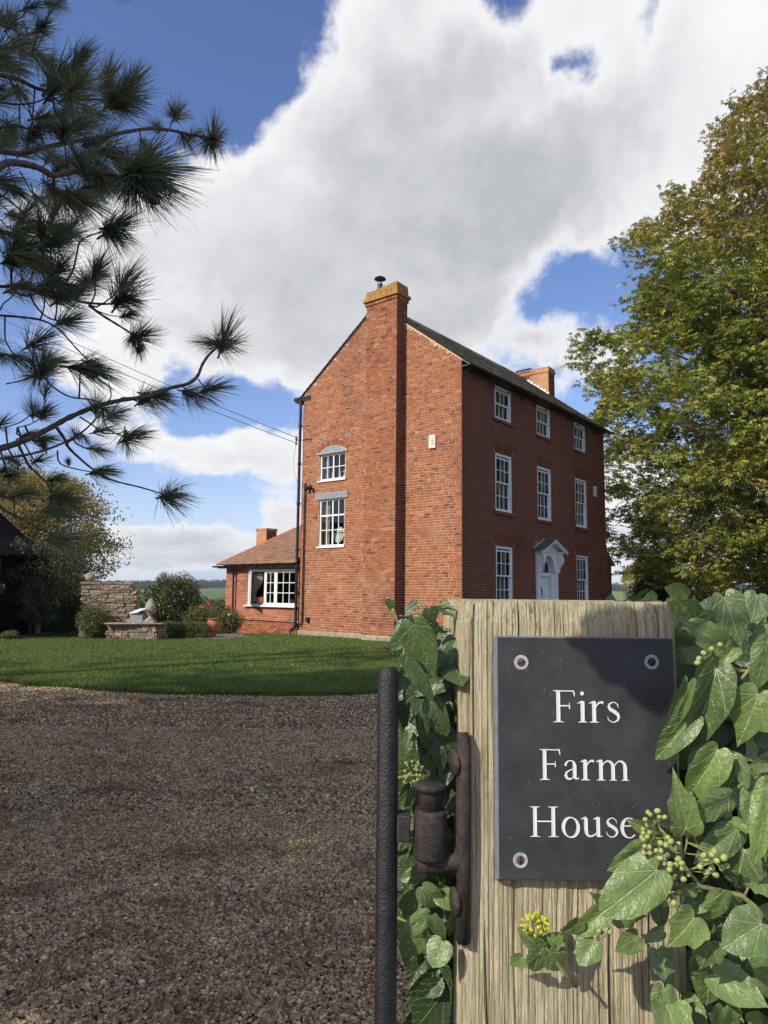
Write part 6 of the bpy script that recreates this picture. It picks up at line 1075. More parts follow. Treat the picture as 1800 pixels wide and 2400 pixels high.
MB().add([(-2.7,-.3,2.45),(3.3,-.3,2.45),(3.3,1.5,3.5),(-2.7,1.5,3.5),(-2.7,3.3,2.45),(3.3,3.3,2.45)],[(0,1,2,3),(3,2,5,4)]).build('roof',M['tile'],sh)
# a few fallen leaves
def fallen(n,xr,yr,z,nm,par,mt):
    tv,tf=leafblade(.5); x=rng.uniform(*xr,n); y=rng.uniform(*yr,n); V,F=scatter(tv,tf,np.stack([x*y,y,np.full(n,z)],1),randrot(n,.5),rng.uniform(.025,.055,n)); o=npmesh(nm,V,F,mt,par,np.repeat(rng.random(n),2),'stuff'); return o
o=fallen(170,(-.56,.02),(2.6,10.2),.024,'fallen_leaves',None,M['gold_leaf']); setp(o,'scattered fallen autumn leaves on the gravel','leaves')
# woods and hedges on the far hills
def wood(name,label,fn,n,size,mt,seed):
    r2=np.random.default_rng(seed); P=[];S=[]
    for _ in range(n):
        x,y,s=fn(r2); P.append((x,y,terrain_z(x,y)+s*.45)); S.append(s)
    P=np.array(P);S=np.array(S); CC=[];
    tv,tf=leafblade(.6); reps=90 if size==1 else 60; N=len(P)*reps; C_=np.repeat(P,reps,0); SS=np.repeat(S,reps); d=rng.normal(size=(N,3)); d/=np.linalg.norm(d,axis=1)[:,None]; d[:,2]*=.75
    V,F=scatter(tv,tf,C_+d*(SS*.55)[:,None]*rng.uniform(.75,1.05,N)[:,None],randrot(N),SS*(.22 if S.max()>2 else .12))
    o=npmesh(name,V,F,mt,None,np.repeat(rng.random(N),2),'stuff'); setp(o,label,'wood'); return o
M['far_leaf']=leaf_mat('far_leaf',[(0,(.035,.06,.025)),(.5,(.06,.09,.035)),(1,(.11,.14,.05))],.1,.8,.1)
M['far_dark']=leaf_mat('far_dark_leaf',[(0,(.018,.035,.02)),(1,(.04,.065,.035))],.1,.8,.1)
def pol(a0,a1,d0,d1,s0,s1):
    def f_(r2):
        a=R(r2.uniform(a0,a1)); d=r2.uniform(d0,d1); return d*math.sin(a),d*math.cos(a),r2.uniform(s0,s1)
    return f_
wood('far_wood','dark woodland along the far hill crest',pol(-32,32,1500,1850,9,17),1400,1,M['far_dark'],1)
wood('field_trees','row of round green trees above the sunlit field',pol(-30,30,1110,1190,8,14),520,1,M['far_leaf'],2)
wood('valley_hedges','dark hedges and trees in the valley below the field',pol(-30,30,330,800,6,12),420,1,M['far_dark'],3)
wood('near_hedge','green hedge and bushes beyond the garden',pol(-24,-2,42,60,.7,1.3),420,1,M['far_leaf'],4)
q=MB(); q.tube([(0,0,-1),(0,0,2.0)],.09,8); q.box((-.3,-.04,1.85),(.3,.04,1.93)); o=q.build('telegraph_pole',M['pale_bark'],None); o.location=(-14.0,61,terrain_z(-14,61)-.8); setp(o,'pale wooden telegraph pole in the valley left of the wing','pole')
# ------------------------------------------------------------------ pine whose boughs hang in from the left
pine=empty('pine_tree','long-needled pine whose boughs hang in from the left','pine tree',(-6.6,2.6,0))
PO=Vector((-6.6,2.6,0))
q=MB(); q.tube([(0,0,-.1),(.05,0,2),(0,.05,5),(.05,0,9),(0,0,15)],[.34,.28,.25,.19,.04],14); q.build('trunk',M['pine_bark'],pine,smooth=True)
for i,bd in enumerate(BR):
    r0,r1=bd[0],bd[1]; pts=[Vector(p)-PO for p in bd[2:]]
    sm=[]
    for k in range(len(pts)-1):
        p0,p1,p2,p3=pts[max(0,k-1)],pts[k],pts[k+1],pts[min(len(pts)-1,k+2)]
        for s_ in range(4):
            t=s_/4; sm.append(.5*((2*p1)+(-p0+p2)*t+(2*p0-5*p1+4*p2-p3)*t*t+(-p0+3*p1-3*p2+p3)*t**3))
    sm.append(pts[-1]); n=len(sm); 
    rad=[(r0+(r1-r0)*k/(n-1))*(1+.10*math.sin(k*2.9)+random.uniform(-.05,.05)) for k in range(n)]
    if Vector(bd[2]).x/Vector(bd[2]).y<-.53 and r0>.0065:
        s0=sm[0]; tp=Vector((0,0,max(1.6,s0.z*.88))); L_=(s0-tp).length; md_=[tp.lerp(s0,t_)+Vector((random.uniform(-.03,.03),random.uniform(-.05,.05),.10*math.sin(t_*3.1+i)))*L_ for t_ in (.25,.5,.75)]; sm=[tp]+md_+sm; rad=[r0*2.3,r0*1.9,r0*1.5,r0*1.2]+rad
    MB().tube(sm,rad,8).build('branch',M['pine_bark'],pine,smooth=True)
def tuft_mesh(k,n=0):
    n=(190,150,210,120,175,200,135)[k]; sf=(1,.8,1.1,.9,1.25,.7,1)[k]
    """needles sprouting from the last stretch of a shoot that runs along +x from the origin; reach 1"""
    r2=np.random.default_rng(100+k); V=[];F=[];Rn=[]
    for i in range(n):
        t=r2.random()**1.2; base=np.array([-.30+.36*t,0,0]); spread=np.clip(r2.normal(.80-.55*t,.27)*sf,.03,1.4); a=r2.uniform(0,6.283)
        d=np.array([math.cos(spread),math.sin(spread)*math.cos(a),math.sin(spread)*math.sin(a)]); L=r2.uniform(.78,1.05)*(1-.22*(1-t))
        side=np.cross(d,[0,0,1.]); side/=np.linalg.norm(side)+1e-6; tw2=r2.uniform(0,3.14); o2=np.cross(d,side); side=side*math.cos(tw2)+o2*math.sin(tw2)
        w=.0074*r2.uniform(.8,1.2); bend=np.array([.10,0,-.08-.10*(k%3)])*L+r2.normal(0,.03,3); rv=r2.random()
        o_=len(V)
        for s_,ww in ((0,1),(.5,1.1),(1,.25)):
            p=base+d*L*s_+bend*s_*s_; V+= [p-side*w*ww,p+side*w*ww]
        F+= [[o_,o_+1,o_+3,o_+2],[o_+2,o_+3,o_+5,o_+4]]; Rn+=[rv,rv]
    # the shoot itself
    m0=MB(); m0.tube([(-.42,0,0),(-.1,0,0),(.06,0,0)],[.028,.03,.018],6)
    o_=len(V); V+=[np.array(p) for p in m0.v]; F+=[[c_+o_ for c_ in f_] for f_ in m0.f if len(f_)==4]; Rn+=[.0]*len([1 for f_ in m0.f if len(f_)==4])
    me=bpy.data.meshes.new('needle_tuft'); me.from_pydata([tuple(p) for p in V],[],F); at=me.attributes.new('rnd','FLOAT','FACE'); at.data.foreach_set('value',[r_*.55 for r_ in Rn]); me.materials.append(M['needle']); return me
TM=[tuft_mesh(k) for k in range(7)]
def place_tuft(b_,e_,reach,par=pine,off=PO,k=None):
    d=(e_-b_).normalized(); x=d; y=Vector((0,0,1)).cross(x); y=y.normalized() if y.length>.1 else Vector((0,1,0)); z=x.cross(y)
    o=bpy.data.objects.new('needle_tuft',TM[random.randrange(7) if k is None else k]); COL.objects.link(o); o.parent=par
    ro=Matrix.Rotation(random.uniform(-.5,.5),4,'X'); mm=Matrix((x,y,z)).transposed().to_4x4()@ro@Matrix.Scale(reach,4); mm.translation=b_-off; o.matrix_local=mm
for t in TF: place_tuft(Vector(t[:3]),Vector(t[3:6]),t[6]*1.12)
FT_=[]
# further tufts on the same boughs at the left edge of the view and just outside it
for k in range(120):
    Y=random.uniform(3.4,5.2); xf=random.uniform(-.75,-.47) if k%3 else random.uniform(-.56,-.42); zf=random.uniform(-.06,.82)
    if zf<.28: continue
    p=Vector((xf*Y,Y,CAMZ+zf*Y)); FT_.append(p); place_tuft(p,p+Vector((random.uniform(.2,1),random.uniform(-.6,.6),random.uniform(-.3,.6))),random.uniform(.18,.27))
# twigs joining every tuft to its bough
BP_=[Vector(p) for bd in BR for p in bd[2:]]+[(Vector(a)+Vector(c_))*.5 for bd in BR for a,c_ in zip(bd[2:],bd[3:])]
for b_ in [Vector(t[:3]) for t in TF]+FT_:
    n_=sorted(BP_,key=lambda p:(p-b_).length+.35*max(0,p.x-b_.x)); p=n_[0]; L=(p-b_).length
    if L<.035: continue
    if L>.5: p=b_+Vector((-.35,.1,.45)); L=.58
    mid=p.lerp(b_,.5)+Vector((random.uniform(-.12,.05)*L,random.uniform(-.1,.1)*L,random.uniform(-.22,-.05)*L)); q1=p.lerp(mid,.5)+Vector((0,0,-.06*L)); q2=mid.lerp(b_,.5)+Vector((0,0,-.05*L))
    MB().tube([v-PO for v in (p,q1,mid,q2,b_)],[.0055,.005,.0045,.0045,.005],6).build('branch',M['pine_bark'],pine,smooth=True)
for c_ in CN:
    q=MB(); 
    prof=[(.0,0)]+[(.5*math.sin(math.pi*(.08+.9*t/14))**.8*(1-.25*t/14)*(1.12 if t%2 else .86),t/14*1.25) for t in range(1,14)]+[(.0,1.27)]
    q.lathe(prof,18,fn=lambda r,z,an,i:r*(1+.14*math.cos(an*9+(i//2)*.6*9))); o=q.build('pine_cone',M['cone'],pine); o.location=Vector(c_[:3])-PO; o.scale=(c_[3],)*3; o.rotation_euler=(R(150+random.uniform(-20,20)),random.uniform(-.4,.4),0)
# crown above and to the left, outside the view: it shades the drive
def crown_mass(par,cs,n,L,nm='crown'):
    N=len(cs)*n; C_=np.repeat(cs,n,0); d=rng.normal(size=(N,3)); d/=np.linalg.norm(d,axis=1)[:,None]; side=np.cross(d,rng.normal(size=(N,3))); side/=np.linalg.norm(side,axis=1)[:,None]
    w=.015; l=rng.uniform(L*.7,L,N)[:,None]; V=np.stack([C_-side*w,C_+side*w,C_+d*l+side*w*.4,C_+d*l-side*w*.4],1).reshape(-1,3); F=np.arange(N*4).reshape(N,4)
    return npmesh(nm,V,F,M['needle'],par,rng.random(N),'stuff')
cs=[]
while len(cs)<2500:
    a=random.uniform(0,6.283); z=random.uniform(2.6,15.5); r_=4.6*(1-(z-2.0)/15.5)**.6*random.random()**.5; p=(r_*math.cos(a),r_*math.sin(a),z)
    wx_,wy_=p[0]-6.6,p[1]+2.6; 
    if wy_>.6 and wx_>-.70*wy_-.35 and wy_<9: continue
    cs.append(p)
crown_mass(pine,np.array(cs),72,.28)
# other pines of the same belt behind the camera to the left; they shade drive and lawn
def side_pine(x,y,h,r_,lab,n=900,z0=3.0):
    t=empty('pine_tree',lab,'pine tree',(x,y,0)); MB().tube([(0,0,-.1),(.1,0,h*.4),(0,0,h)],[.30,.22,.04],10).build('trunk',M['pine_bark'],t)
    cs=[]
    for _ in range(n): z=random.uniform(z0,h); a=random.uniform(0,6.283); rr_=r_*(1-(z-z0)/(h-z0+1))**.6*random.random()**.5; cs.append((rr_*math.cos(a),rr_*math.sin(a),z))
    crown_mass(t,np.array(cs),50,.42); return t
#SHADERS#
side_pine(-12.0,.6,16,4.5,'tallest pine left behind the camera',1200)
side_pine(-9.2,-2.6,13,3.0,'shorter pine behind the camera on the left',900)
side_pine(-12.8,6.6,13,4.0,'tall pine on the left of the drive outside the picture',140)
# ------------------------------------------------------------------ gatepost, slate sign, gate and ivy close to the camera
PY=.862
gp=empty('gatepost','weathered square oak gatepost carrying the slate sign','gatepost',(.225,PY,0))
# grooved, sun-bleached faces: real relief running with the grain
def grain(u,seed):
    return .0005*math.sin(u*410+seed)+.0005*math.sin(u*1113+2*seed)+.0006*math.sin(u*173+seed*3)+.0004*math.sin(u*1900+seed)
hw=.131; dpt=.24; nu=420; nv=60; vs=[];prof=[]
def ringpt(s):
    """rounded-square outline, s in 0..1 from back-left round the front to back-right"""
    per=[(-hw,dpt),(-hw,.012),(-hw+.012,0),(hw-.012,0),(hw,.012),(hw,dpt)]
    ls=[math.dist(a,c_) for a,c_ in zip(per,per[1:])]; T=sum(ls)*s
    for a,c_,l in zip(per,per[1:],ls):
        if T<=l: t=T/l; p=(a[0]+(c_[0]-a[0])*t,a[1]+(c_[1]-a[1])*t); nx,ny=(c_[1]-a[1])/l,-(c_[0]-a[0])/l; return p,(-abs(nx) if a[0]<0 else abs(nx),-abs(ny)),sum(ls)*s
        T-=l
    return per[-1],(1,0),sum(ls)
for j in range(nv+1):
    z=-.05+1.541*j/nv if j<nv else 1.491
    for i in range(nu+1):
        p,nn,u=ringpt(i/nu); uu=u+.0015*math.sin(z*7+u*20)+.001*math.sin(z*19); dsp=grain(uu,1.3)*1.0-sum(.007*math.exp(-((uu-u0-.002*math.sin(z*9+k_))/.0009)**2)*max(0,min(1,(z-z0)*9,(z1-z)*9)) for k_,(u0,z0,z1) in enumerate(((.262,.9,1.16),(.301,1.30,1.6),(.405,.6,1.3),(.447,1.0,1.6),(.475,1.35,1.6),(.35,1.42,1.6),(.245,1.2,1.55))))+.0010*max(0,math.sin(uu*260+.7*math.sin(z*3)))**10*-1.6
        e=.006*math.exp(-(1.491-z)/.01); vs.append((p[0]+nn[0]*(dsp-e),p[1]+nn[1]*(dsp-e),z+(.0015*math.sin(u*170) if j==nv else 0)))
fs=[(j*(nu+1)+i,j*(nu+1)+i+1,(j+1)*(nu+1)+i+1,(j+1)*(nu+1)+i) for j in range(nv) for i in range(nu)]
fs.append(tuple(nv*(nu+1)+i for i in range(nu+1))); fs.append((0,nu,nv*(nu+1)+nu,nv*(nu+1)))
m_,b,bs=mat('weathered_oak',.9,.2); O=opos(b); mp=b.n('ShaderNodeMapping'); mp.inputs['Scale'].default_value=(1,1,.05); b.link(O,mp.inputs['Vector']); V_=mp.outputs[0]
n1_=b.noise(V_,150,7,.7,.3); n2_=b.noise(V_,420,5,.7); n3_=b.noise(O,9,4,.6)
c=b.ramp(n1_,[(.30,(.19,.155,.085)),(.42,(.50,.43,.26)),(.55,(.70,.62,.41)),(.75,(.82,.75,.54))]); c=b.mix(b.mr(n2_,.56,.66,0,.75),c,(.15,.115,.075)); c=b.mix(b.mr(n3_,.5,.72,0,.45,True),c,(.28,.28,.15))
b.link(c,bs.inputs['Base Color']); bump(b,bs,b.m('ADD',n1_,b.m('MULTIPLY',n2_,.8)),.008,1); M['oak']=m_
pm=bpy.data.meshes.new('post'); pm.from_pydata(vs,[],fs); pm.update(); link('post',pm,gp,M['oak'])
# slate sign
m_,b,bs=mat('slate',.55,.4); O=opos(b); n=b.noise(O,35,7,.65); c=b.mix(b.mr(n,.3,.7),(.030,.033,.034),(.052,.056,.057)); c=b.mix(b.mr(b.noise(O,260,3,.6),.70,.76,0,.9),c,(.30,.30,.29)); c=b.mix(b.mr(b.noise(O,12,5,.7),.52,.75,0,.35),c,(.075,.078,.08)); b.link(c,bs.inputs['Base Color']); b.link(b.mr(n,.3,.7,.45,.65),bs.inputs['Roughness']); bump(b,bs,b.noise(O,70,6,.7),.0006,.5); M['slate']=m_
M['slate_edge']=plain('slate_edge',(.16,.18,.20),.6,.2,60,.3,.0005)
m_,b,bs=mat('carved_letter_paint',.5,.4); n=b.noise(opos(b),160,5,.7); c=b.mix(b.mr(n,.56,.66,0,.85),(.80,.79,.76),(.05,.05,.05)); b.link(c,bs.inputs['Base Color']); M['letter']=m_
SGX,SGY,SGZ=.132,PY-.012,1.175; SW,SH,ST=.2115,.2755,.0095
sg=empty('slate_sign','dark slate house sign reading Firs Farm House screwed to the oak post','sign',(SGX,PY-.0045,SGZ),R(0))
q=MB(); ch_=.0035
q.add([(0,-ST,ch_),(SW,-ST,ch_*0),(SW,-ST,SH),(ch_,-ST,SH-ch_*.5)],[]) 
q=MB(); f0=[(ch_,-ST,ch_),(SW-.001,-ST,ch_*.4),(SW-.001,-ST,SH-.001),(ch_,-ST,SH-.001)]; f1=[(0,-ST*.45,0),(SW,-ST*.5,0),(SW,-ST*.5,SH),(0,-ST*.45,SH)]; f2=[(0,.004,0),(SW,.004,0),(SW,.004,SH),(0,.004,SH)]
q.add(f0+f1+f2,[(0,1,2,3)],mi=0); q.add(f0+f1+f2,[(0,3,7,4),(1,0,4,5),(2,1,5,6),(3,2,6,7),(4,7,11,8),(5,4,8,9),(6,5,9,10),(7,6,10,11),(8,11,10,9)],mi=1)
q.build('plate',[M['slate'],M['slate_edge']],sg)
M['cup']=plain('countersunk_cup',(.42,.42,.40),.5,.3,200,.4,.0002)
M['rust']=plain('rusty_screw',(.13,.085,.075),.6,.4,300,.4,.0003,.3)
def screw(x,z,slot,empty_hole=False):
    q=MB(); 
    vs=[];n=24
    for rr_,yy in ((.0086,-ST-.0003),(.0082,-ST-.0006),(.0050,-ST-.00035),(.0050,-ST-.0002)):
        for k in range(n): a=2*math.pi*k/n; vs.append((x+rr_*math.cos(a),yy,z+rr_*math.sin(a)))
    q.add(vs,[(i*n+k,i*n+(k+1)%n,(i+1)*n+(k+1)%n,(i+1)*n+k) for i in range(3) for k in range(n)])
    o=q.build('screw_cup',M['cup'] if not empty_hole else M['lead'],sg,smooth=False)
    q=MB(); hd=[(x+.005*math.cos(2*math.pi*k/n),-ST-.0004,z+.005*math.sin(2*math.pi*k/n)) for k in range(n)]; q.add(hd+[(x,-ST-.0012,z)],[(k,(k+1)%n,n) for k in range(n)])
    o=q.build('screw_hole' if empty_hole else 'screw',M['rust'] if not empty_hole else M['black'],sg)
    if not empty_hole:
        q=MB(); c_,s_=math.cos(slot),math.sin(slot); l,w=.0048,.0006; q.add([(x-c_*l-s_*w,-ST-.0014,z-s_*l+c_*w),(x+c_*l-s_*w,-ST-.0014,z+s_*l+c_*w),(x+c_*l+s_*w,-ST-.0014,z+s_*l-c_*w),(x-c_*l+s_*w,-ST-.0014,z-s_*l-c_*w)],[(0,1,2,3)]); q.build('slot',M['black'],o)

screw(.0315,.2455,.35);screw(.185,.2475,0,True);screw(.028,.0235,1.45);screw(.186,.024,.9)
# carved roman lettering: strokes with a V-cut section
class Glyph:
    def __init__(s): s.q=MB(); s.n=0
    def stroke(s,pts,ws):
        """centre line pts in em (x,z), widths"""
        s.n+=1; vs=[];n=len(pts); y_e=-.00035-.00004*s.n; y_c=-.00008-.00004*s.n
        for i,(x,z) in enumerate(pts):
            a=pts[max(0,i-1)];c_=pts[min(n-1,i+1)]; tx,tz=c_[0]-a[0],c_[1]-a[1]; l=math.hypot(tx,tz) or 1; nx,nz=-tz/l,tx/l; w=ws[i] if isinstance(ws,(list,tuple)) else ws
            vs+= [(x+nx*w/2,'e',z+nz*w/2),(x,'c',z),(x-nx*w/2,'e',z-nz*w/2)]
        s.q.add([(x,y_e if k=='e' else y_c,z) for x,k,z in vs],[f_ for i in range(n-1) for f_ in ((3*i,3*i+1,3*i+4,3*i+3),(3*i+1,3*i+2,3*i+5,3*i+4))]); return s
    def serif(s,x,z,w,up_=1):
        s.n+=1; y=-.00037-.00004*s.n; h=.022; s.q.add([(x-w/2,y,z),(x+w/2,y,z),(x+w/2,y,z+h*up_*.6),(x+w*.16,y,z+h*up_*2.0),(x-w*.16,y,z+h*up_*2.0),(x-w/2,y,z+h*up_*.6)],[(0,1,2,3,4,5)]); return s
def arc(cx,cz,rx,rz,a0,a1,w0,w1=None,n=14,wf=None):
    P=[];Wd=[]
    for k in range(n+1):
        a=R(a0+(a1-a0)*k/n); P.append((cx+rx*math.cos(a),cz+rz*math.sin(a))); Wd.append(wf(a) if wf else w0+((w1 if w1 is not None else w0)-w0)*k/n)
    return P,Wd
SWd=.125; TH=.036
def glyph(ch):
    """returns Glyph and advance, cap height 1, x height .66"""
    g_=Glyph(); X=.66
    def stem(x,z0,z1,foot=True,head=False,hw_=.30):
        g_.stroke([(x,z0),(x,z1)],SWd)
        if foot: g_.serif(x,z0,hw_,1)
        if head: g_.serif(x,z1,hw_,-1)
    def flag(x,z): g_.stroke([(x-.16,z-.055),(x-.06,z-.02),(x+.02,z+.01)],[.015,.06,.05])
    if ch=='F': stem(.20,0,1,True,True,.34); g_.stroke([(.20,.982),(.70,.982)],.036); g_.stroke([(.675,1.0),(.70,.90),(.715,.80)],[.05,.045,.012]); g_.stroke([(.22,.52),(.55,.52)],TH*1.2); g_.stroke([(.55,.62),(.55,.42)],[.016,.05,.016][:2]); return g_,.80
    if ch=='H': stem(.20,0,1,True,True,.34); stem(.80,0,1,True,True,.34); g_.stroke([(.25,.515),(.75,.515)],TH*1.3); return g_,1.06
    if ch=='i': stem(.16,0,X,True,False); flag(.16,X-.005); p,w=arc(.15,.91,.032,.032,0,360,.064); g_.stroke(p,w); return g_,.36
    if ch=='r': stem(.16,0,X,True,False); flag(.16,X-.005); g_.stroke([(.20,.42),(.24,.54),(.32,.625),(.40,.64),(.455,.61)],[.02,.04,.06,.075,.095]); return g_,.52
    if ch=='m':
        stem(.16,0,X,True,False); flag(.16,X-.005)
        for x0 in (.16,.56): g_.stroke([(x0+.04,.45),(x0+.10,.56),(x0+.20,.635),(x0+.30,.62),(x0+.38,.54),(x0+.40,.44)],[.02,.035,.05,.075,.10,SWd]); stem(x0+.40,0,.45,True,False,.26)
        return g_,1.15
    if ch=='u':
        g_.stroke([(.15,.62),(.15,.25),(.17,.12),(.24,.045),(.34,.04),(.44,.10),(.52,.18)],[SWd,SWd,.10,.07,.055,.04,.02]); flag(.15,X-.005); stem(.55,.03,X,False,False); flag(.55,X-.005); g_.stroke([(.53,.05),(.60,.035),(.70,.05)],[.06,.04,.015]); return g_,.76
    if ch=='o':
        p,w=arc(.31,.325,.245,.325,0,360,0,n=28,wf=lambda a:.035+.085*abs(math.cos(a+.25))**1.4); g_.stroke(p,w); return g_,.66
    if ch=='e':
        p,w=arc(.31,.325,.235,.325,12,318,0,n=24,wf=lambda a:.032+.09*max(0,-math.cos(a))**1.2+.03*max(0,math.cos(a))); g_.stroke(p,w); g_.stroke([(.09,.39),(.54,.39)],TH*1.15); return g_,.60
    if ch=='s':
        g_.stroke([(.40,.46),(.385,.56),(.30,.64),(.21,.64),(.12,.58),(.10,.50),(.15,.42),(.27,.35),(.37,.27),(.41,.18),(.37,.08),(.27,.02),(.17,.03),(.08,.10),(.06,.20)],[.012,.03,.03,.035,.06,.085,.11,.115,.11,.085,.06,.035,.03,.03,.012]); return g_,.50
    if ch=='a':
        g_.stroke([(.09,.46),(.10,.54),(.17,.62),(.27,.64),(.36,.59),(.39,.48)],[.07,.075,.045,.035,.07,SWd]); g_.stroke([(.39,.49),(.39,.14),(.41,.07),(.47,.045),(.54,.08)],[SWd,SWd,.09,.05,.015]); g_.stroke([(.37,.38),(.24,.33),(.12,.26),(.09,.15),(.14,.06),(.23,.035),(.32,.08),(.37,.16)],[.025,.04,.06,.10,.085,.06,.035,.02]); return g_,.58
def word(txt,x0,z0,capH,x1):
    gs=[glyph(c_) for c_ in txt]; total=sum(a for _,a in gs)-.06; sx=(x1-x0)/(total*capH)
    x=x0
    for c_,(g_,adv) in zip(txt,gs):
        qq=g_.q; o=qq.build('letter',M['letter'],sg); o.location=(x,-ST-.0004,z0); o.scale=(capH*sx,1,capH); o['label']='letter '+c_; x+=adv*capH*sx
word('Firs',.0665,.1775,.0365,.1455)
word('Farm',.0500,.1125,.0345,.1545)
word('House',.0380,.0495,.0335,.1610)
# gate: stile, hinge and strap
m_,b,bs=mat('rusty_iron',.65,.45); n=b.noise(opos(b),110,6,.7); c=b.mix(b.mr(n,.4,.65),(.018,.016,.016),(.060,.042,.034)); c=b.mix(b.mr(b.noise(opos(b),30,4,.6),.58,.75,0,.5),c,(.11,.07,.05)); b.link(c,bs.inputs['Base Color']); bump(b,bs,b.noise(opos(b),260,6,.75),.0016,1); M['iron']=m_
M['gate_paint']=plain('gate_black_paint',(.014,.014,.015),.42,.6,45,.5,.004)
gt=empty('iron_gate','black iron gate hung left of the oak post','gate',(0,.86,0))
q=MB(); q.tube([(.008,0,.08),(.008,0,.9),(.007,0,1.40),(.007,0,1.412)],[.0125,.0125,.0125,.009],14); q.build('stile',M['gate_paint'],gt,smooth=True)
MB().box((.018,-.012,1.215),(.034,.012,1.246),j=.001).build('hinge_lug',M['iron'],gt,bevel=.002)
q=MB(); q.lathe([(.0185,1.196),(.0200,1.199),(.0196,1.225),(.0192,1.246),(.0182,1.250)],28,(.058,0,0)); q.build('hinge_barrel',M['iron'],gt,smooth=True)
# the rest of the gate hangs open, towards the camera's left, low enough to stay out of view
for k in range(1,9): MB().tube([(.008-.10*k*.35,-.10*k*.95+0,.10),(.008-.10*k*.35,-.10*k*.95,.62)],.008,8).build('bar',M['gate_paint'],gt)
for z in (.12,.60): MB().tube([(.008,0,z),(.008-.8*.35,-.8*.95,z)],.011,8).build('rail',M['gate_paint'],gt)
hg=empty('hinge_strap','rusty iron hinge strap and pin bolted to the left side of the oak post','hinge',(.093,PY,0))
q=MB(); q.tube([(.003,-.004,1.105),(.003,-.006,1.2),(.003,-.006,1.325),(.003,-.004,1.338)],[.0075,.0088,.0088,.006],10); q.build('strap',M['iron'],hg,smooth=True)
MB().box((-.004,-.001,1.10),(.001,.012,1.335),j=.0008).build('back_plate',M['iron'],hg,bevel=.002)
q=MB(); q.tube([(-.050,0,1.190),(-.035,0,1.189),(-.005,-.002,1.192),(.003,-.003,1.200)],[.0125,.0115,.0110,.012],12); q.build('pin_bracket',M['iron'],hg,smooth=True)
q=MB(); q.lathe([(.0135,1.246),(.0135,1.268),(.0145,1.271),(.0185,1.273),(.0190,1.276),(.0180,1.279),(.004,1.2795)],28,(-.035,-.002,0)); q.build('pin',M['iron'],hg,smooth=True)
for z in (1.302,1.148):
    q=MB(); q.lathe([(.0145,-.002),(.0160,.001),(.0145,.0035),(.006,.0055),(.001,.006)],20); o=q.build('bolt_head',M['iron'],hg,smooth=True); o.location=(-.006,-.001,z); o.rotation_euler=(0,R(-90),R(12))
# ivy
def ivy_mat(name,c1,c2,vein):
    m_,b,bs=mat(name,.30,.7); u=attr(b,'luv','Vector'); sx_=b.n('ShaderNodeSeparateXYZ'); b.link(u,sx_.inputs[0]); X_,Y_=sx_.outputs[0],sx_.outputs[1]
    r_=b.m('SQRT',b.m('ADD',b.m('MULTIPLY',X_,X_),b.m('MULTIPLY',Y_,Y_))); an=b.m('ABSOLUTE',b.m('ARCTAN2',Y_,X_))
    wob=b.m('MULTIPLY',b.m('SUBTRACT',b.noise(u,5,3,.5),.5),.10)
    v=None
    for a0,wd in ((0,.016),(.62,.011),(1.25,.010),(1.95,.008)):
        d_=b.m('MULTIPLY',b.m('ABSOLUTE',b.m('ADD',b.m('SUBTRACT',an,a0),wob)),r_); t_=b.mr(d_,wd*.4,wd,1,0); v=t_ if v is None else b.m('MAXIMUM',v,t_)
    # side veins running off the midrib
    ph=b.m('ADD',b.m('MULTIPLY',X_,34),b.m('MULTIPLY',b.m('ABSOLUTE',Y_),-30)); ph=b.m('ADD',ph,b.m('MULTIPLY',b.noise(u,9,3,.6),7))
    sv=b.mr(b.m('SINE',ph),.90,.99,0,.42); v=b.m('MAXIMUM',v,sv)
    c=b.mix(frnd(b),c1,c2); c=b.mix(b.mr(b.noise(wpos(b),60,5,.6),.35,.7,0,.5),c,tuple(.6*k_ for k_ in c1)); c=b.mix(b.m('MULTIPLY',v,.75),c,vein); c=b.mix(b.mr(b.noise(wpos(b),28,6,.7),.60,.70,0,.45,True),c,(.30,.27,.11)); c=b.mix(b.mr(b.noise(wpos(b),420,3,.6),.66,.74,0,.5),c,(.40,.42,.30)); b.link(c,bs.inputs['Base Color'])
    bump(b,bs,b.m('ADD',b.m('MULTIPLY',v,-1.),b.noise(wpos(b),190,4,.6)),.0022,.7)
    o=[n_ for n_ in b.nt.nodes if n_.type=='OUTPUT_MATERIAL'][0]; tl=b.n('ShaderNodeBsdfTranslucent'); mx=b.n('ShaderNodeMixShader'); mx.inputs[0].default_value=.16; b.link(c,tl.inputs[0]); b.link(bs.outputs[0],mx.inputs[1]); b.link(tl.outputs[0],mx.inputs[2]); b.link(mx.outputs[0],o.inputs[0]); return m_
M['ivy']=ivy_mat('ivy_leaf',(.10,.165,.05),(.21,.31,.075),(.46,.54,.26)); M['ivy_stem']=plain('ivy_stem',(.24,.25,.09),.7,.25,90,.3,.001); M['berry']=plain('ivy_berry',(.33,.37,.12),.55,.2,200,.4,.0006); M['yellow']=plain('ivy_flower',(.50,.50,.05),.6,.25,200,.3,.0004)
M['ivy_dark']=ivy_mat('ivy_back_shaded',(.035,.068,.022),(.07,.12,.032),(.18,.25,.10))  # darkest ivy copy: shade among the back leaves put into the colour
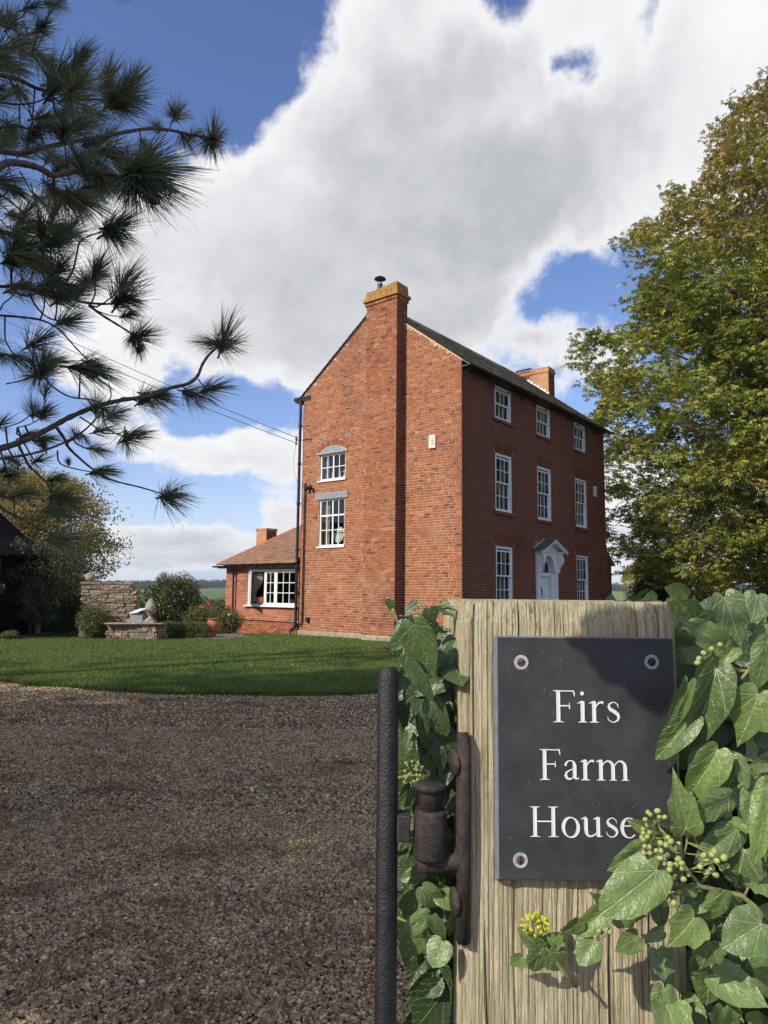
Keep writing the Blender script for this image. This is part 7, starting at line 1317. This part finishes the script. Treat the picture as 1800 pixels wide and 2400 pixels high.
def ivy_geo(kind,na=22,nr=6,curl=.0,fold=.2,seed=0):
    """leaf with its petiole at the origin and tip at (1,0); returns verts, tris"""
    r2=random.Random(seed); V=[(0,0,0)];F=[]
    def outline(a):
        # radius from the petiole along angle a (radians), heart or lobed
        t=abs(a)
        if kind==0: ks=[(0,1.0),(.35,.80),(.62,.70),(.95,.60),(1.3,.50),(1.7,.40),(2.1,.28),(2.45,.14)]
        elif kind==1: ks=[(0,1.0),(.22,.78),(.42,.66),(.62,.74),(.85,.60),(1.15,.52),(1.35,.53),(1.7,.40),(2.2,.24),(2.5,.12)]
        else: ks=[(0,1.0),(.25,.86),(.5,.70),(.8,.55),(1.2,.42),(1.7,.30),(2.2,.18),(2.5,.1)]
        for (a0,r0),(a1,r1) in zip(ks,ks[1:]):
            if t<=a1: return r0+(r1-r0)*(t-a0)/(a1-a0)
        return ks[-1][1]
    A0=2.48
    ph=r2.uniform(0,6)
    for j in range(1,nr+1):
        for i in range(na+1):
            a=-A0+2*A0*i/na; rr_=outline(a)*(j/nr)*(1+.02*math.sin(a*9+ph)*(j/nr)); x=rr_*math.cos(a); y=rr_*math.sin(a)
            z=fold*abs(y)-curl*x*x-.10*y*y*2+.030*math.sin(x*7+ph)*abs(y)*2+.018*math.sin(y*13+ph)+.012*math.cos(x*15)*(j/nr)
            V.append((x,y,z))
    w=na+1
    for i in range(na): F.append((0,1+i,2+i))
    for j in range(nr-1):
        for i in range(na):
            o_=1+j*w+i; F+= [(o_,o_+w,o_+1),(o_+1,o_+w,o_+w+1)]
    return V,F
IVG=[ivy_geo(k%3,curl=(.05,.18,.30,.10,.22,.12)[k%6],fold=(.12,.28,.45,.2,.35,.05)[k%6],seed=k) for k in range(6)]
IVL={}
def ivy_mesh(k,mt):
    key=(k,mt)
    if key not in IVL:
        V,F=IVG[k]; me=bpy.data.meshes.new('leaf'); me.from_pydata(V,[],F); at=me.attributes.new('luv','FLOAT2','POINT'); at.data.foreach_set('vector',[c_ for v in V for c_ in v[:2]]); me.polygons.foreach_set('use_smooth',[True]*len(me.polygons)); me.materials.append(M[mt]); IVL[key]=me
    return IVL[key]
ivy=empty('ivy','glossy green ivy with pale berries growing round the oak gatepost','ivy',(.3,.95,0)); IO=Vector((.3,.95,0))
def ivy_leaf(b_,t_,w,k=None,mt='ivy',up_=None,wscale=1.0):
    L=(t_-b_).length; x=(t_-b_).normalized(); face=up_ if up_ is not None else Vector((random.uniform(-.45,.25),-1,random.uniform(-.1,.55)))
    z=(face-x*face.dot(x)).normalized(); y=z.cross(x); k=random.randrange(6) if k is None else k
    o=bpy.data.objects.new('leaf',ivy_mesh(k,mt)); COL.objects.link(o); o.parent=ivy
    natural=1.12 if k%3==0 else (1.08 if k%3==1 else .85); sy=max(.35,min(1.5,w/(natural*L)))
    mm=Matrix((x*L,y*L*sy,z*L)).transposed().to_4x4(); mm.translation=b_-IO; o.matrix_local=mm
    return o
M['ivy_mid']=ivy_mat('ivy_shade_leaf',(.050,.095,.030),(.105,.175,.045),(.26,.34,.14))  # darker ivy copy: shade on the left side put into the leaf colour
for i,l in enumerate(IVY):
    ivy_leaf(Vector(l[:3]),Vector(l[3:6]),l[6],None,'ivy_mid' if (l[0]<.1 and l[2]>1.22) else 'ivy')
# leaves filling the hedge behind: right, left, behind and below
def fill(n,xr,yr,zr,mt,size=(.03,.065)):
    for _ in range(n):
        p=Vector((random.uniform(*xr),random.uniform(*yr),random.uniform(*zr)))
        d=Vector((random.uniform(-.8,.6),random.uniform(-.6,.1),random.uniform(-1,.1))).normalized(); L=random.uniform(*size)
        ivy_leaf(p,p+d*L,L*random.uniform(.7,1.05),None,mt)
fill(40,(.372,.50),(.86,.93),(1.02,1.475),'ivy'); fill(30,(.30,.50),(.80,.86),(1.0,1.10),'ivy'); fill(26,(.052,.088),(.90,.97),(1.12,1.46),'ivy_dark')
# the mass of the hedge, too many to count
def ivy_mass(N,boxes,mt,size,nm):
    Vt,Ft=ivy_geo(1,10,2,.15,.25,3); tv=np.array(Vt);tf=np.array(Ft); P=[];
    for (x0,x1,y0,y1,z0,z1,w) in boxes: n=int(N*w); P.append(np.stack([rng.uniform(x0,x1,n),rng.uniform(y0,y1,n),rng.uniform(z0,z1,n)],1))
    P=np.concatenate(P); n=len(P); x=np.stack([rng.uniform(-.8,.8,n),rng.uniform(-.5,.3,n),rng.uniform(-1.2,.2,n)],1); x/=np.linalg.norm(x,axis=1)[:,None]
    f_=np.stack([rng.normal(-.1,.5,n),-np.ones(n),rng.normal(.3,.5,n)],1); z=f_-x*(f_*x).sum(1)[:,None]; z/=np.linalg.norm(z,axis=1)[:,None]; y=np.cross(z,x); Mx=np.stack([x,y,z],2)
    V,F=scatter(tv,tf,P,Mx,rng.uniform(size*.7,size*1.3,n)); npmesh(nm,V-np.array([.3,.95,0]),F,M[mt],ivy,np.repeat(rng.random(n),len(tf)),'stuff',uv=np.tile(tv[:,:2],(n,1)))
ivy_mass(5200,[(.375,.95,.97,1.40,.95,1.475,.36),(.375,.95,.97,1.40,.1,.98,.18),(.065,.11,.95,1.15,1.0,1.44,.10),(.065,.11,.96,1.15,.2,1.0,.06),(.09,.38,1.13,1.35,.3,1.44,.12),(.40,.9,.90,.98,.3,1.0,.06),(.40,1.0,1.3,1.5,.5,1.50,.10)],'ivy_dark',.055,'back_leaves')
# stems, berries and flower heads
for s in STEM:
    w=s[0]; pts=[Vector(p)-IO for p in s[1:]]; MB().tube(pts,[w*(1.25-.5*i/(len(pts)-1)) for i in range(len(pts))],8).build('stem',M['ivy_stem'],ivy,smooth=True)
bm_=None
def ball(nm,mt):
    q=MB(); q.lathe([(.05,-1.0)]+[(math.sin(math.pi*k/8),-math.cos(math.pi*k/8)) for k in range(1,7)]+[(.62,.80),(.50,.90),(.18,.86),(.10,1.02)],12); me=bpy.data.meshes.new(nm); me.from_pydata(q.v,[],q.f); me.materials.append(mt); me.polygons.foreach_set('use_smooth',[True]*len(me.polygons)); return me
bme=ball('berry',M['berry'])
for x,y,z,r_ in BERRY:
    o=bpy.data.objects.new('berry',bme); COL.objects.link(o); o.parent=ivy; o.location=Vector((x,y,z))-IO; o.scale=(r_,r_,r_*1.15); o.rotation_euler=(random.uniform(.6,1.6),random.uniform(-.8,.8),random.uniform(0,3))
q=MB(); 
for i,(x,y,z,r_) in enumerate(BERRY):      # little stalks back to the head of each cluster
    c_=min(STEM,key=lambda s:min((Vector(p)-Vector((x,y,z))).length for p in s[1:])); p=min((Vector(p) for p in c_[1:]),key=lambda p:(p-Vector((x,y,z))).length)
    if (p-Vector((x,y,z))).length<.06: q.tube([Vector((x,y,z))-IO,p-IO],.0007,5,cap=False)
q.build('berry_stalks',M['ivy_stem'],ivy)
q=MB(); q1=q; q2=MB()
for x,y,z,r_ in FLOWER:
    q=q1 if x>.1 else q2
    n=6; vs=[(x-IO.x+r_*math.sin(math.pi*j/4)*math.cos(2*math.pi*k/n),y-IO.y+r_*math.sin(math.pi*j/4)*math.sin(2*math.pi*k/n),z+r_*math.cos(math.pi*j/4)) for j in (1,2,3) for k in range(n)]
    q.add(vs,[(j*n+k,j*n+(k+1)%n,(j+1)*n+(k+1)%n,(j+1)*n+k) for j in range(2) for k in range(n)]+[tuple(range(n)),tuple(range(2*n,3*n))])
q1.build('flower_heads',M['yellow'],ivy)
q=q2; q.build('flower_heads',M['berry'],ivy)
# twiggy main stems of the ivy at ground level
q=MB()
for k in range(7): x=.42+.07*k; limb(q,(x-.3,.1,.0),(x-.3+random.uniform(-.1,.1),.05,1.3),.008,.003,0,.1,6,6)
q.build('main_stems',M['bark'],ivy)

# ivy leaves added out of view, laid out to cast the sign's slanting shadow
sp=empty('sign_shade_ivy','unseen ivy leaves added overhead to shade the sign','ivy',(1.0,-.9,0)); so_=Vector((1.0,-.9,0))
A3,B3,D3=(.205,1.492),(.385,1.492),(.325,1.362)
for i in range(46):
    u,v=random.random(),random.random()
    if u+v>1: u,v=1-u,1-v
    x=A3[0]+(B3[0]-A3[0])*u+(D3[0]-A3[0])*v; z=A3[1]+(B3[1]-A3[1])*u+(D3[1]-A3[1])*v
    c_=Vector((x,PY-.02,z))+sundir*(.90+.04*(i%3)); d=Vector((D3[0]-A3[0],0,D3[1]-A3[1])).normalized(); L=.062
    o=bpy.data.objects.new('leaf',ivy_mesh(i%6,'ivy')); COL.objects.link(o); o.parent=sp
    zx=(sundir-d*sundir.dot(d)).normalized(); yy=zx.cross(d); mm=Matrix((d*L,yy*L*.8,zx*L)).transposed().to_4x4(); mm.translation=c_-d*L*.5-so_; o.matrix_local=mm
c0=Vector((.32,PY-.02,1.45))+sundir*.93; c1=c0+sundir*.55; c2=c1+Vector((.55,-.2,-.1)); c3=Vector((1.0,-.9,0))
MB().tube([p-so_ for p in (c3,c3.lerp(c2,.5)+Vector((.06,0,0)),c2,c1.lerp(c2,.4)+Vector((0,0,.06)),c1,c0)],[.016,.011,.006,.005,.004,.0015],8).build('stem',M['ivy_stem'],sp)

# ------------------------------------------------------------------ air between here and the far hills
hm=bpy.data.materials.new('haze_air'); hm.use_nodes=True; hm.node_tree.nodes.clear(); hb_=NB(hm.node_tree); ho=hb_.n('ShaderNodeOutputMaterial'); pv=hb_.n('ShaderNodeVolumePrincipled'); pv.inputs['Color'].default_value=(.80,.88,1,1); pv.inputs['Density'].default_value=.00016; pv.inputs['Anisotropy'].default_value=.2; hb_.link(pv.outputs[0],ho.inputs['Volume'])
hz=MB().box((-5200,-5200,-70),(5200,5200,46)).build('haze',hm); hz['kind']='stuff'; hz['label']='pale haze over the far hills'
